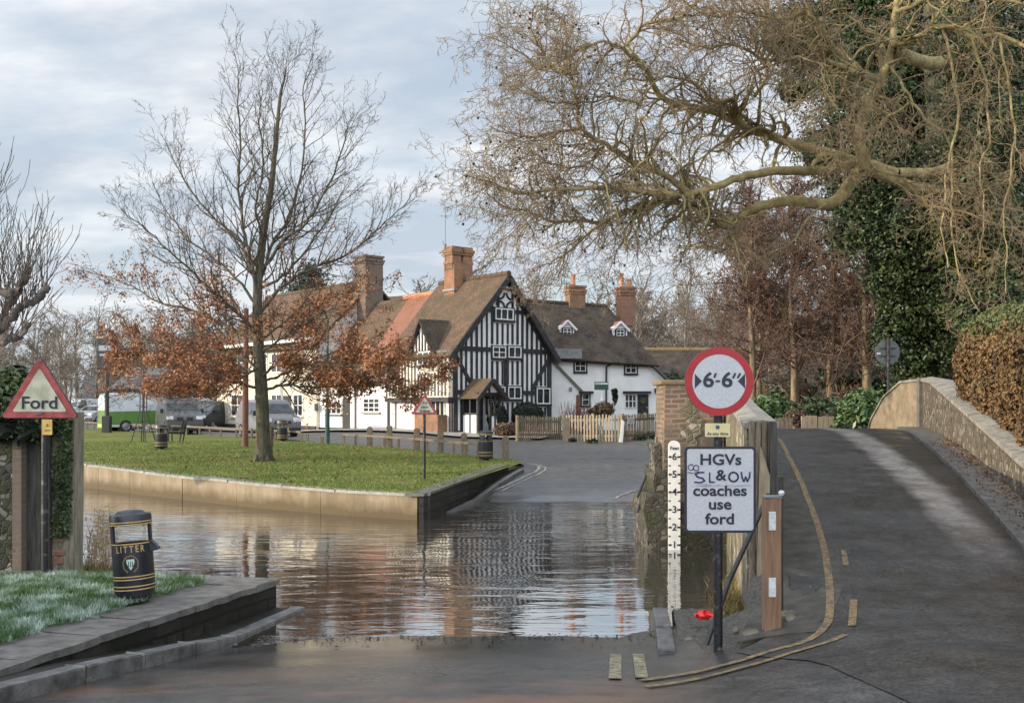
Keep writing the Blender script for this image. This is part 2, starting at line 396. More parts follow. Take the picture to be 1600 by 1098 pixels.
mat('plate_yellow_old', (.45, .28, .06), (.55, .38, .12), 9, .6)
mat('plate_text', (.05, .04, .06), (.16, .12, .10), 30, .5)
mat('plate_blue', (.03, .05, .16), (.05, .08, .2), 30, .5)
mat('reflector', (.55, .56, .57), (.78, .78, .78), 30, .3)
mat('red_plastic', (.70, .012, .018), (.85, .03, .03), 9, .35)
mat('terracotta', (.42, .15, .07), (.55, .24, .12), 8, .8)
mat('gauge_white', (.66, .64, .58), (.78, .77, .73), 6, .5)
mat('board_green', (.012, .06, .04), (.02, .085, .055), 8, .4)
mat('board_pale', (.55, .6, .58), (.7, .72, .7), 8, .4)
mat('moss', (.035, .055, .015), (.10, .105, .04), 9, .95, .4, 40)
mat('lichen', (.24, .15, .04), (.15, .125, .09), 9, .9, .4, 40)
mat('mud', (.035, .032, .026), (.095, .085, .065), 5, .8, .8, 25)
mat('gravel', (.025, .024, .021), (.13, .12, .10), 26, .75, 1.0, 45, lo=.3, hi=.7)
mat('dirt_strip', (.035, .033, .028), (.085, .075, .06), 5, .8, .5, 35)
mat('tyre', (.012, .012, .012), (.02, .02, .02), 9, .8)
mat('rim', (.30, .31, .32), (.40, .41, .42), 9, .35, metal=.7)
mat('paint_silver', (.13, .13, .135), (.17, .17, .175), 2, .35, spec=.6)
mat('paint_gunmetal', (.06, .061, .064), (.08, .081, .085), 2, .35, spec=.6)
mat('paint_blueblack', (.02, .026, .036), (.028, .034, .045), 2, .3, spec=.6)
mat('paint_white', (.48, .52, .55), (.56, .60, .63), 2, .35, spec=.6)
mat('paint_palegrey', (.25, .27, .30), (.34, .36, .39), 2, .35, spec=.6)
mat('paint_green', (.085, .19, .045), (.105, .225, .055), 2, .35, spec=.6)
mat('paint_lime', (.38, .42, .03), (.43, .48, .05), 2, .35, spec=.6)
mat('lamp_clear', (.55, .57, .6), (.75, .77, .8), 9, .15)
mat('lamp_red', (.42, .015, .012), (.55, .03, .02), 9, .2)
mat('number_white', (.7, .7, .68), None, rough=.5)
mat('number_yellow', (.62, .45, .03), None, rough=.5)
# vegetation
mat('oak_bark', (.040, .036, .024), (.125, .112, .072), 5, .9, .8, 22, stretch=(3, 3, .8))
mat('oak_twig', (.045, .037, .028), (.105, .085, .065), 3, .9)
mat('oak_leaf', (.17, .068, .028), (.40, .175, .075), 2.2, .75, island=.45)
mat('plane_bark', (.15, .115, .04), (.36, .285, .13), 3, .85, .5, 14)
mat('plane_twig', (.14, .10, .055), (.30, .22, .125), 2.5, .85)
mat('seed_ball', (.02, .015, .012), (.05, .035, .025), 9, .9)
mat('alder_bark', (.10, .07, .045), (.30, .225, .14), 3, .9, .5, 14, stretch=(2, 2, .6))
mat('alder_twig', (.10, .062, .044), (.19, .122, .086), 3, .9)
mat('alder_bud', (.095, .050, .036), (.18, .100, .070), 2, .9, island=.4)
mat('wood_far', (.13, .108, .088), (.24, .20, .16), .4, .95)
mat('wood_far_dark', (.085, .075, .058), (.16, .14, .108), .4, .95)
mat('pollard_bark', (.045, .038, .034), (.12, .10, .085), 4, .9, .6, 14)
mat('ivy', (.010, .020, .006), (.060, .088, .024), 1.4, .45, island=.55, spec=.4)
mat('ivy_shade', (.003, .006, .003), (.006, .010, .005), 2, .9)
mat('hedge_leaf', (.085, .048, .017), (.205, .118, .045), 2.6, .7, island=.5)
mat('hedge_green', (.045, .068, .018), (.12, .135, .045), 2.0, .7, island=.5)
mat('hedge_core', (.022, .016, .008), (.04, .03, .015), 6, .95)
mat('laurel', (.03, .062, .016), (.12, .19, .055), 2.5, .4, island=.5)
mat('shrub_leaf', (.022, .042, .013), (.085, .115, .038), 2.5, .5, island=.5)
mat('topiary', (.006, .013, .006), (.018, .030, .012), 4, .7, island=.5)
mat('heather', (.075, .045, .028), (.16, .10, .065), 4, .9, island=.5)
mat('red_stem', (.12, .03, .03), (.22, .08, .07), 4, .8)
mat('conifer', (.010, .018, .012), (.03, .042, .026), 2, .9, island=.5)
mat('reed', (.25, .17, .085), (.42, .31, .17), 6, .9, island=.4)
mat('wet_weed', (.10, .085, .025), (.22, .16, .05), 6, .8, island=.5)
mat('fallen_leaf', (.13, .055, .02), (.26, .13, .05), 5, .85, island=.4)
mat('grass_blade', (.095, .14, .024), (.185, .225, .052), .6, .75, island=.35)
# brick, tile, flint
brickmat('brick_red', (.22, .075, .045), (.30, .12, .07), (.27, .22, .17), .23, .075, .010, stain=(.20, .12, .085), stain_scale=2.5)
brickmat('brick_orange', (.27, .095, .05), (.36, .15, .075), (.30, .24, .17), .23, .075, .010, stain=(.17, .12, .075), stain_scale=2.0)
brickmat('brick_brown', (.14, .085, .06), (.20, .13, .088), (.20, .175, .14), .23, .075, .010, stain=(.14, .12, .10), stain_scale=1.5)
brickmat('brick_pier', (.15, .068, .046), (.26, .15, .095), (.25, .21, .155), .25, .085, .018, stain=(.12, .105, .08), stain_scale=3.2, bump=1.0)
brickmat('tile_brown', (.125, .076, .050), (.185, .115, .076), (.06, .038, .027), .18, .13, .010, stain=(.085, .066, .040), stain_scale=1.5, bump=.9)
brickmat('tile_red', (.21, .092, .06), (.27, .125, .082), (.11, .05, .034), .18, .13, .009, stain=(.24, .12, .08), stain_scale=.6, bump=.7)
brickmat('tile_dark', (.036, .029, .026), (.075, .052, .041), (.018, .015, .013), .20, .15, .012, stain=(.085, .068, .05), stain_scale=1.7, bump=.9)
brickmat('slate', (.085, .09, .10), (.12, .125, .135), (.045, .047, .05), .3, .22, .012, stain=(.15, .15, .14), stain_scale=.7)
flintmat('flint_near', ((0, (.012, .012, .014)), (.4, (.045, .045, .046)), (.66, (.085, .082, .075)), (.9, (.25, .245, .23))), (.05, .048, .036), 13.0, moss=(.03, .034, .013))
flintmat('flint_bridge', ((0, (.09, .076, .05)), (.35, (.22, .18, .12)), (.6, (.07, .06, .045)), (.85, (.40, .36, .28))), (.22, .185, .125), 9.0, moss=(.13, .11, .06))
flintmat('flint_dark', ((0, (.03, .028, .024)), (.4, (.09, .08, .062)), (.62, (.055, .05, .04)), (.85, (.17, .15, .12))), (.06, .053, .04), 11.0, moss=(.05, .052, .022))
flintmat('flint_right', ((0, (.06, .05, .037)), (.4, (.16, .135, .10)), (.62, (.10, .085, .064)), (.85, (.26, .23, .185))), (.13, .108, .08), 9.0)
mat('sandstone', (.19, .145, .09), (.30, .24, .16), 5, .85, .4, 26)
mat('coping_pale', (.17, .155, .125), (.33, .31, .265), 5, .8, .4, 26)

def special_materials():
    # green's front wall: tan concrete, algae-dark towards the waterline, streaked
    m = mat('green_wall', (.17, .125, .070), (.26, .205, .13), 2.6, .8, .5, 26, stretch=(1, 1, .22), lo=.40, hi=.62, detail=8); t, b = tex(m)
    src = b.inputs['Base Color'].links[0].from_socket
    tc = N(t, 'ShaderNodeTexCoord'); sp = N(t, 'ShaderNodeSeparateXYZ'); t.links.new(tc.outputs['Object'], sp.inputs[0])
    nz = N(t, 'ShaderNodeTexNoise', Scale=3.0, Detail=5.0); t.links.new(tc.outputs['Object'], nz.inputs['Vector'])
    ma = N(t, 'ShaderNodeMath', operation='MULTIPLY_ADD'); ma.inputs[1].default_value = .35; t.links.new(nz.outputs[0], ma.inputs[0]); t.links.new(sp.outputs[2], ma.inputs[2])
    rp = N(t, 'ShaderNodeValToRGB'); rp.color_ramp.elements[0].position = .30; rp.color_ramp.elements[1].position = .56
    t.links.new(ma.outputs[0], rp.inputs[0])
    mx = N(t, 'ShaderNodeMix', data_type='RGBA'); t.links.new(rp.outputs[0], mx.inputs[0]); mx.inputs[6].default_value = (.085, .058, .022, 1); t.links.new(src, mx.inputs[7])
    t.links.new(mx.outputs[2], b.inputs['Base Color'])

    # asphalt: dry grey, darker and glossier where the ground is low and wet; reddish mud by the quay
    m = bpy.data.materials.new('asphalt'); m.use_nodes = True; MATS['asphalt'] = m; t, b = tex(m)
    tc = N(t, 'ShaderNodeTexCoord'); sp = N(t, 'ShaderNodeSeparateXYZ'); t.links.new(tc.outputs['Object'], sp.inputs[0])
    fine = N(t, 'ShaderNodeTexNoise', Scale=34.0, Detail=5.0, Roughness=.75); t.links.new(tc.outputs['Object'], fine.inputs['Vector'])
    mpl = N(t, 'ShaderNodeMapping'); mpl.inputs['Scale'].default_value = (.55, 1.5, 1); t.links.new(tc.outputs['Object'], mpl.inputs[0])
    big = N(t, 'ShaderNodeTexNoise', Scale=.9, Detail=6.0, Roughness=.6); t.links.new(mpl.outputs[0], big.inputs['Vector'])
    wz = N(t, 'ShaderNodeMath', operation='MULTIPLY_ADD'); wz.inputs[1].default_value = .42; t.links.new(big.outputs[0], wz.inputs[0]); t.links.new(sp.outputs[2], wz.inputs[2])
    wet = N(t, 'ShaderNodeMapRange'); wet.inputs[1].default_value = .26; wet.inputs[2].default_value = .80; t.links.new(wz.outputs[0], wet.inputs[0])  # 0 wet .. 1 dry
    c1 = N(t, 'ShaderNodeValToRGB'); c1.color_ramp.elements[0].position = .38; c1.color_ramp.elements[1].position = .64
    c1.color_ramp.elements[0].color = (.026, .025, .024, 1); c1.color_ramp.elements[1].color = (.135, .128, .12, 1); t.links.new(fine.outputs[0], c1.inputs[0])
    mx = N(t, 'ShaderNodeMix', data_type='RGBA'); t.links.new(wet.outputs[0], mx.inputs[0]); mx.inputs[6].default_value = (.030, .029, .028, 1); t.links.new(c1.outputs[0], mx.inputs[7])
    # mud patches on the near road
    md = N(t, 'ShaderNodeTexNoise', Scale=1.3, Detail=7.0, Roughness=.65)
    mpm = N(t, 'ShaderNodeMapping'); mpm.inputs['Scale'].default_value = (.45, 1.6, 1); t.links.new(tc.outputs['Object'], mpm.inputs[0]); t.links.new(mpm.outputs[0], md.inputs['Vector'])
    ym = N(t, 'ShaderNodeMapRange'); ym.inputs[1].default_value = 9.3; ym.inputs[2].default_value = 7.6; t.links.new(sp.outputs[1], ym.inputs[0])
    xm = N(t, 'ShaderNodeMapRange'); xm.inputs[1].default_value = 1.5; xm.inputs[2].default_value = .6; t.links.new(sp.outputs[0], xm.inputs[0])
    mr = N(t, 'ShaderNodeMapRange'); mr.inputs[1].default_value = .46; mr.inputs[2].default_value = .60; t.links.new(md.outputs[0], mr.inputs[0])
    mm = N(t, 'ShaderNodeMath', operation='MULTIPLY'); t.links.new(ym.outputs[0], mm.inputs[0]); t.links.new(mr.outputs[0], mm.inputs[1])
    mid = N(t, 'ShaderNodeTexNoise', Scale=3.2, Detail=9.0, Roughness=.75); t.links.new(tc.outputs['Object'], mid.inputs['Vector'])
    mv = N(t, 'ShaderNodeMapRange'); mv.inputs[1].default_value = .34; mv.inputs[2].default_value = .66; mv.inputs[3].default_value = .45; mv.inputs[4].default_value = 1.5; t.links.new(mid.outputs[0], mv.inputs[0])
    hv = N(t, 'ShaderNodeHueSaturation'); t.links.new(mv.outputs[0], hv.inputs['Value']); t.links.new(mx.outputs[2], hv.inputs['Color'])
    m2 = N(t, 'ShaderNodeMath', operation='MULTIPLY'); t.links.new(mm.outputs[0], m2.inputs[0]); t.links.new(xm.outputs[0], m2.inputs[1])
    mx2 = N(t, 'ShaderNodeMix', data_type='RGBA'); t.links.new(m2.outputs[0], mx2.inputs[0]); t.links.new(hv.outputs[0], mx2.inputs[6]); mx2.inputs[7].default_value = (.17, .092, .056, 1)

    cwn = N(t, 'ShaderNodeTexNoise', Scale=2.2, Detail=5.0); t.links.new(tc.outputs['Object'], cwn.inputs['Vector'])
    cwm = N(t, 'ShaderNodeMix', data_type='RGBA'); cwm.inputs[0].default_value = .22; t.links.new(tc.outputs['Object'], cwm.inputs[6]); t.links.new(cwn.outputs['Color'], cwm.inputs[7])
    cv = N(t, 'ShaderNodeTexVoronoi', Scale=.62); cv.feature = 'DISTANCE_TO_EDGE'; t.links.new(cwm.outputs[2], cv.inputs['Vector'])
    cm = N(t, 'ShaderNodeMapRange'); cm.inputs[1].default_value = .004; cm.inputs[2].default_value = .014; cm.inputs[3].default_value = .74; cm.inputs[4].default_value = 1.0; t.links.new(cv.outputs['Distance'], cm.inputs[0])
    hc = N(t, 'ShaderNodeHueSaturation'); t.links.new(cm.outputs[0], hc.inputs['Value'])
    t.links.new(mx2.outputs[2], hc.inputs['Color']); t.links.new(hc.outputs[0], b.inputs['Base Color'])
    rr = N(t, 'ShaderNodeMapRange'); rr.inputs[3].default_value = .13; rr.inputs[4].default_value = .58; t.links.new(wet.outputs[0], rr.inputs[0])
    t.links.new(rr.outputs[0], b.inputs['Roughness'])
    bs = N(t, 'ShaderNodeMapRange'); bs.inputs[3].default_value = .10; bs.inputs[4].default_value = .55; t.links.new(wet.outputs[0], bs.inputs[0])
    bp = N(t, 'ShaderNodeBump', Strength=.55, Distance=.01); t.links.new(bs.outputs[0], bp.inputs['Strength']); t.links.new(fine.outputs[0], bp.inputs['Height']); t.links.new(bp.outputs[0], b.inputs['Normal'])

    # road over the bridge: worn, a dry pale strip between damp brown wheel tracks
    m = bpy.data.materials.new('bridge_asphalt'); m.use_nodes = True; MATS['bridge_asphalt'] = m; t, b = tex(m)
    tc = N(t, 'ShaderNodeTexCoord'); sp = N(t, 'ShaderNodeSeparateXYZ'); t.links.new(tc.outputs['Object'], sp.inputs[0])
    fine = N(t, 'ShaderNodeTexNoise', Scale=34.0, Detail=5.0, Roughness=.75); t.links.new(tc.outputs['Object'], fine.inputs['Vector'])
    big = N(t, 'ShaderNodeTexNoise', Scale=1.1, Detail=7.0, Roughness=.65); t.links.new(tc.outputs['Object'], big.inputs['Vector'])
    # lateral distance from the strip's centre line x = 3.5 + .161 y
    l1 = N(t, 'ShaderNodeMath', operation='MULTIPLY_ADD'); l1.inputs[1].default_value = -.163; l1.inputs[2].default_value = -3.48; t.links.new(sp.outputs[1], l1.inputs[0])
    l2 = N(t, 'ShaderNodeMath', operation='ADD'); t.links.new(l1.outputs[0], l2.inputs[0]); t.links.new(sp.outputs[0], l2.inputs[1])
    l3 = N(t, 'ShaderNodeMath', operation='MULTIPLY_ADD'); l3.inputs[1].default_value = .30; t.links.new(big.outputs[0], l3.inputs[0]); t.links.new(l2.outputs[0], l3.inputs[2])
    st = N(t, 'ShaderNodeValToRGB'); cr = st.color_ramp; cr.elements[0].position = 0; cr.elements[0].color = (0, 0, 0, 1); cr.elements[1].position = 1; cr.elements[1].color = (0, 0, 0, 1)
    for p, v in ((.425, 0), (.455, 1), (.505, 1), (.535, 0)):
        e = cr.elements.new(p); e.color = (v, v, v, 1)
    mr = N(t, 'ShaderNodeMapRange'); mr.inputs[1].default_value = -3; mr.inputs[2].default_value = 3.5; t.links.new(l3.outputs[0], mr.inputs[0]); t.links.new(mr.outputs[0], st.inputs[0])
    yf = N(t, 'ShaderNodeMapRange'); yf.inputs[1].default_value = 11.6; yf.inputs[2].default_value = 14.5; t.links.new(sp.outputs[1], yf.inputs[0])
    sm = N(t, 'ShaderNodeMath', operation='MULTIPLY'); t.links.new(st.outputs[0], sm.inputs[0]); t.links.new(yf.outputs[0], sm.inputs[1])
    f2 = N(t, 'ShaderNodeMath', operation='MULTIPLY'); t.links.new(sm.outputs[0], f2.inputs[0])
    fr = N(t, 'ShaderNodeMapRange'); fr.inputs[1].default_value = .3; fr.inputs[2].default_value = .7; fr.inputs[3].default_value = .45; t.links.new(fine.outputs[0], fr.inputs[0]); t.links.new(fr.outputs[0], f2.inputs[1])
    c1 = N(t, 'ShaderNodeValToRGB'); c1.color_ramp.elements[0].position = .38; c1.color_ramp.elements[1].position = .64
    c1.color_ramp.elements[0].color = (.014, .0133, .0125, 1); c1.color_ramp.elements[1].color = (.085, .079, .073, 1); t.links.new(fine.outputs[0], c1.inputs[0])
    # brown damp track on the right of the strip
    rt = N(t, 'ShaderNodeMapRange'); rt.inputs[1].default_value = .3; rt.inputs[2].default_value = .6; rt.inputs[4].default_value = .9; t.links.new(l3.outputs[0], rt.inputs[0])
    mxb = N(t, 'ShaderNodeMix', data_type='RGBA'); t.links.new(rt.outputs[0], mxb.inputs[0]); t.links.new(c1.outputs[0], mxb.inputs[6]); mxb.inputs[7].default_value = (.036, .029, .022, 1)
    mx = N(t, 'ShaderNodeMix', data_type='RGBA'); t.links.new(f2.outputs[0], mx.inputs[0]); t.links.new(mxb.outputs[2], mx.inputs[6]); mx.inputs[7].default_value = (.30, .27, .245, 1)
    dk = N(t, 'ShaderNodeMapRange'); dk.inputs[1].default_value = .35; dk.inputs[2].default_value = .65; dk.inputs[3].default_value = .5; dk.inputs[4].default_value = 1.4; mid = N(t, 'ShaderNodeTexNoise', Scale=2.6, Detail=9.0, Roughness=.75); t.links.new(tc.outputs['Object'], mid.inputs['Vector']); t.links.new(mid.outputs[0], dk.inputs[0])
    hs = N(t, 'ShaderNodeHueSaturation'); t.links.new(dk.outputs[0], hs.inputs['Value']); t.links.new(mx.outputs[2], hs.inputs['Color'])

    cwn = N(t, 'ShaderNodeTexNoise', Scale=2.2, Detail=5.0); t.links.new(tc.outputs['Object'], cwn.inputs['Vector'])
    cwm = N(t, 'ShaderNodeMix', data_type='RGBA'); cwm.inputs[0].default_value = .22; t.links.new(tc.outputs['Object'], cwm.inputs[6]); t.links.new(cwn.outputs['Color'], cwm.inputs[7])
    cv = N(t, 'ShaderNodeTexVoronoi', Scale=.62); cv.feature = 'DISTANCE_TO_EDGE'; t.links.new(cwm.outputs[2], cv.inputs['Vector'])
    cm = N(t, 'ShaderNodeMapRange'); cm.inputs[1].default_value = .004; cm.inputs[2].default_value = .014; cm.inputs[3].default_value = .74; cm.inputs[4].default_value = 1.0; t.links.new(cv.outputs['Distance'], cm.inputs[0])
    hc = N(t, 'ShaderNodeHueSaturation'); t.links.new(cm.outputs[0], hc.inputs['Value'])
    t.links.new(hs.outputs[0], hc.inputs['Color']); t.links.new(hc.outputs[0], b.inputs['Base Color'])
    rr = N(t, 'ShaderNodeMapRange'); rr.inputs[1].default_value = .35; rr.inputs[2].default_value = .65; rr.inputs[3].default_value = .24; rr.inputs[4].default_value = .62; t.links.new(big.outputs[0], rr.inputs[0]); t.links.new(rr.outputs[0], b.inputs['Roughness'])
    bp = N(t, 'ShaderNodeBump', Strength=.5, Distance=.01); t.links.new(fine.outputs[0], bp.inputs['Height']); t.links.new(bp.outputs[0], b.inputs['Normal'])

    # lawn
    m = bpy.data.materials.new('lawn'); m.use_nodes = True; MATS['lawn'] = m; t, b = tex(m); b.inputs['Roughness'].default_value = .9; b.inputs['Specular IOR Level'].default_value = .15
    tc = N(t, 'ShaderNodeTexCoord')
    a = N(t, 'ShaderNodeTexNoise', Scale=.35, Detail=6.0, Roughness=.65); t.links.new(tc.outputs['Object'], a.inputs['Vector'])
    f = N(t, 'ShaderNodeTexNoise', Scale=18.0, Detail=3.0); t.links.new(tc.outputs['Object'], f.inputs['Vector'])
    r1 = N(t, 'ShaderNodeValToRGB'); r1.color_ramp.elements[0].position = .35; r1.color_ramp.elements[1].position = .66
    r1.color_ramp.elements[0].color = (.095, .125, .022, 1); r1.color_ramp.elements[1].color = (.18, .175, .05, 1); e3 = r1.color_ramp.elements.new(.74); e3.color = (.12, .098, .048, 1); t.links.new(a.outputs[0], r1.inputs[0])
    mr = N(t, 'ShaderNodeMapRange'); mr.inputs[1].default_value = .3; mr.inputs[2].default_value = .7; mr.inputs[3].default_value = .6; mr.inputs[4].default_value = 1.25; t.links.new(f.outputs[0], mr.inputs[0])
    hs = N(t, 'ShaderNodeHueSaturation'); t.links.new(mr.outputs[0], hs.inputs['Value']); t.links.new(r1.outputs[0], hs.inputs['Color']); t.links.new(hs.outputs[0], b.inputs['Base Color'])
    bp = N(t, 'ShaderNodeBump', Strength=1.0, Distance=.05); t.links.new(f.outputs[0], bp.inputs['Height']); t.links.new(bp.outputs[0], b.inputs['Normal'])

    # frosted verge grass: blades white with frost in patches
    for nm, c1_, c2_ in (('frost_turf', (.045, .075, .025), (.34, .42, .36)), ('frost_blade', (.055, .115, .028), (.50, .60, .55))):
        m = mat(nm, c1_, c2_, 2.8, .8, lo=.45, hi=.72, detail=8, island=.25 if nm == 'frost_blade' else 0)

    # water: dark brown, mirror-like, small cross ripples and a calmer strip near the shore
    m = bpy.data.materials.new('water'); m.use_nodes = True; MATS['water'] = m; t, b = tex(m)
    b.inputs['Base Color'].default_value = (.045, .040, .033, 1); b.inputs['Roughness'].default_value = .02; b.inputs['IOR'].default_value = 1.6
    tc = N(t, 'ShaderNodeTexCoord')
    mp = N(t, 'ShaderNodeMapping'); mp.inputs['Scale'].default_value = (.55, 1.7, 1); mp.inputs['Rotation'].default_value = (0, 0, R(6)); t.links.new(tc.outputs['Object'], mp.inputs[0])
    a = N(t, 'ShaderNodeTexNoise', Scale=1.4, Detail=3.0, Roughness=.5, Distortion=.9); t.links.new(mp.outputs[0], a.inputs['Vector'])
    f = N(t, 'ShaderNodeTexNoise', Scale=9.0, Detail=2.0); t.links.new(mp.outputs[0], f.inputs['Vector'])
    sp = N(t, 'ShaderNodeSeparateXYZ'); t.links.new(tc.outputs['Object'], sp.inputs[0])
    patch = N(t, 'ShaderNodeTexNoise', Scale=.28, Detail=3.0); t.links.new(mp.outputs[0], patch.inputs['Vector'])
    ym = N(t, 'ShaderNodeMapRange'); ym.inputs[1].default_value = 11.2; ym.inputs[2].default_value = 25; ym.inputs[3].default_value = .62; ym.inputs[4].default_value = 1.6; t.links.new(sp.outputs[1], ym.inputs[0])
    pm = N(t, 'ShaderNodeMapRange'); pm.inputs[1].default_value = .35; pm.inputs[2].default_value = .65; pm.inputs[3].default_value = .4; pm.inputs[4].default_value = 1.5; t.links.new(patch.outputs[0], pm.inputs[0])
    st = N(t, 'ShaderNodeMath', operation='MULTIPLY'); t.links.new(ym.outputs[0], st.inputs[0]); t.links.new(pm.outputs[0], st.inputs[1])
    ad = N(t, 'ShaderNodeMath', operation='MULTIPLY_ADD'); ad.inputs[1].default_value = .10; t.links.new(f.outputs[0], ad.inputs[0]); t.links.new(a.outputs[0], ad.inputs[2])
    hm = N(t, 'ShaderNodeMath', operation='MULTIPLY'); t.links.new(ad.outputs[0], hm.inputs[0]); t.links.new(st.outputs[0], hm.inputs[1])
    bp = N(t, 'ShaderNodeBump', Strength=1.0, Distance=.0125); t.links.new(hm.outputs[0], bp.inputs['Height']); t.links.new(bp.outputs[0], b.inputs['Normal'])
    gl = N(t, 'ShaderNodeBsdfGlossy'); gl.inputs['Color'].default_value = (.86, .88, .90, 1); gl.inputs['Roughness'].default_value = .02; t.links.new(bp.outputs[0], gl.inputs['Normal'])
    ms = N(t, 'ShaderNodeMixShader'); ms.inputs[0].default_value = .45; t.links.new(b.outputs[0], ms.inputs[1]); t.links.new(gl.outputs[0], ms.inputs[2]); t.links.new(ms.outputs[0], t.nodes['Material Output'].inputs[0])

    # worn road paint: broken up so the tar shows through
    for nm, c in (('paint_yellow', (.30, .19, .065)), ('paint_pale_yellow', (.36, .31, .17)), ('paint_road_white', (.42, .40, .36))):
        m = bpy.data.materials.new(nm); m.use_nodes = True; MATS[nm] = m; t, b = tex(m); b.inputs['Roughness'].default_value = .7
        tc = N(t, 'ShaderNodeTexCoord'); a = N(t, 'ShaderNodeTexNoise', Scale=16.0, Detail=6.0, Roughness=.7); t.links.new(tc.outputs['Object'], a.inputs['Vector'])
        r1 = N(t, 'ShaderNodeValToRGB'); r1.color_ramp.elements[0].position = .40; r1.color_ramp.elements[1].position = .64
        r1.color_ramp.elements[0].color = (.075, .068, .06, 1); r1.color_ramp.elements[1].color = (*c, 1); t.links.new(a.outputs[0], r1.inputs[0]); t.links.new(r1.outputs[0], b.inputs['Base Color'])
special_materials()

# ------------------------------------------------------------------ terrain heights
FORD = [(-12, .85), (0, .72), (5, .50), (7.3, .34), (9.6, .15), (11.25, 0), (13, -.10), (18, -.17), (23, -.12), (27.2, 0), (29, .2), (31, .42), (33, .58), (36, .68), (40, .76), (45, .86)]
BRID = [(-12, .95), (0, .80), (6, .60), (8, .50), (10, .46), (11.5, .55), (13, .78), (15, 1.06), (17, 1.32), (20, 1.62), (23, 1.81), (25, 1.87), (27, 1.85), (31, 1.6), (36, 1.3), (45, 1.2), (90, 1.2)]
ZG = [(20, .54), (24, .54), (28, .60), (33, .70), (35.5, .75), (40, .82), (44.5, .87), (47, .91), (56, .98), (63, 1.02), (72, 1.07), (110, 1.2)]
def zr_far(x, y):
    hi = interp(y, [(33, .58), (36, .68), (40, .76), (45, .86), (50, 1.16), (54, 1.28), (60, 1.32), (100, 1.4)])
    lo = interp(y, [(33, .58), (36, .68), (40, .76), (45, .82), (50, .86), (56, .92), (63, .96), (72, 1.02), (100, 1.2)])
    return lerp(lo, hi, sstep(-15, -5, x))
def parx(y): return 2.9+.16*(y-12)          # inner face of the bridge's left parapet
def rwx(y): return 9.4-.2376*(25-y)          # inner face of its right wall
def h_road(x, y):
    f = interp(y, FORD) if y < 33 else zr_far(x, y)
    b = interp(y, BRID)
    if y < 11.5: z = lerp(f, b, sstep(1.1, 3.4, x)); 
    elif y > 33: z = lerp(f, b, sstep(4, 9, x))
    else: z = b if x > parx(y)-.3 else f
    if y < 12.5: z -= .06*sstep(-1.5, -3.4, x)
    z += .013*pnoise(Vector((x*.8, y*1.4, 0)))+.006*pnoise(Vector((x*2.6, y*3.4, 5)))
    return z
GREEN_FRONT = [(-34, 47), (-22, 38.5), (-13.5, 33.2), (-9.45, 29.0), (-6.07, 25.8), (-3.6, 23.9), (-2.0, 22.96)]
GREEN_BACK = [(-50, 84), (-28.9, 71), (-19.8, 60), (-14.5, 54), (-9.1, 47.3), (-6.9, 44.6), (-5, 42.2), (-3.67, 40.2), (-2.07, 37.6), (-1.1, 36), (-.05, 34.6), (.35, 33.3)]
GREEN_SIDE = [(-1.89, 22.9), (-1.35, 26), (-.75, 29.2), (-.12, 32.2), (.35, 33.3)]
def in_poly(x, y, poly):
    c = False
    for (x0, y0), (x1, y1) in zip(poly, poly[1:]+poly[:1]):
        if (y0 > y) != (y1 > y) and x < (x1-x0)*(y-y0)/(y1-y0)+x0: c = not c
    return c
GREEN_POLY = GREEN_FRONT+GREEN_SIDE[1:]+GREEN_BACK[::-1][1:]
def zg(x, y): return interp(y, ZG)
QUAY_EDGE = [(-4.6, 6.0), (-3.98, 8.46), (-2.79, 12.87)]
QZ = .35
def hs(x, y):
    """height of whatever one stands on at x, y"""
    if y > 22 and in_poly(x, y, GREEN_POLY): return zg(x, y)
    return h_road(x, y)
def ground_pt(px, py):
    """where the sight line through a pixel meets the ground"""
    lo = 4.0
    for i in range(1500):
        D = 4+i*.06; p = P(px, py, D)
        if p.z <= hs(p.x, p.y):
            return Vector((p.x, p.y, hs(p.x, p.y)))
    p = P(px, py, 60); return p

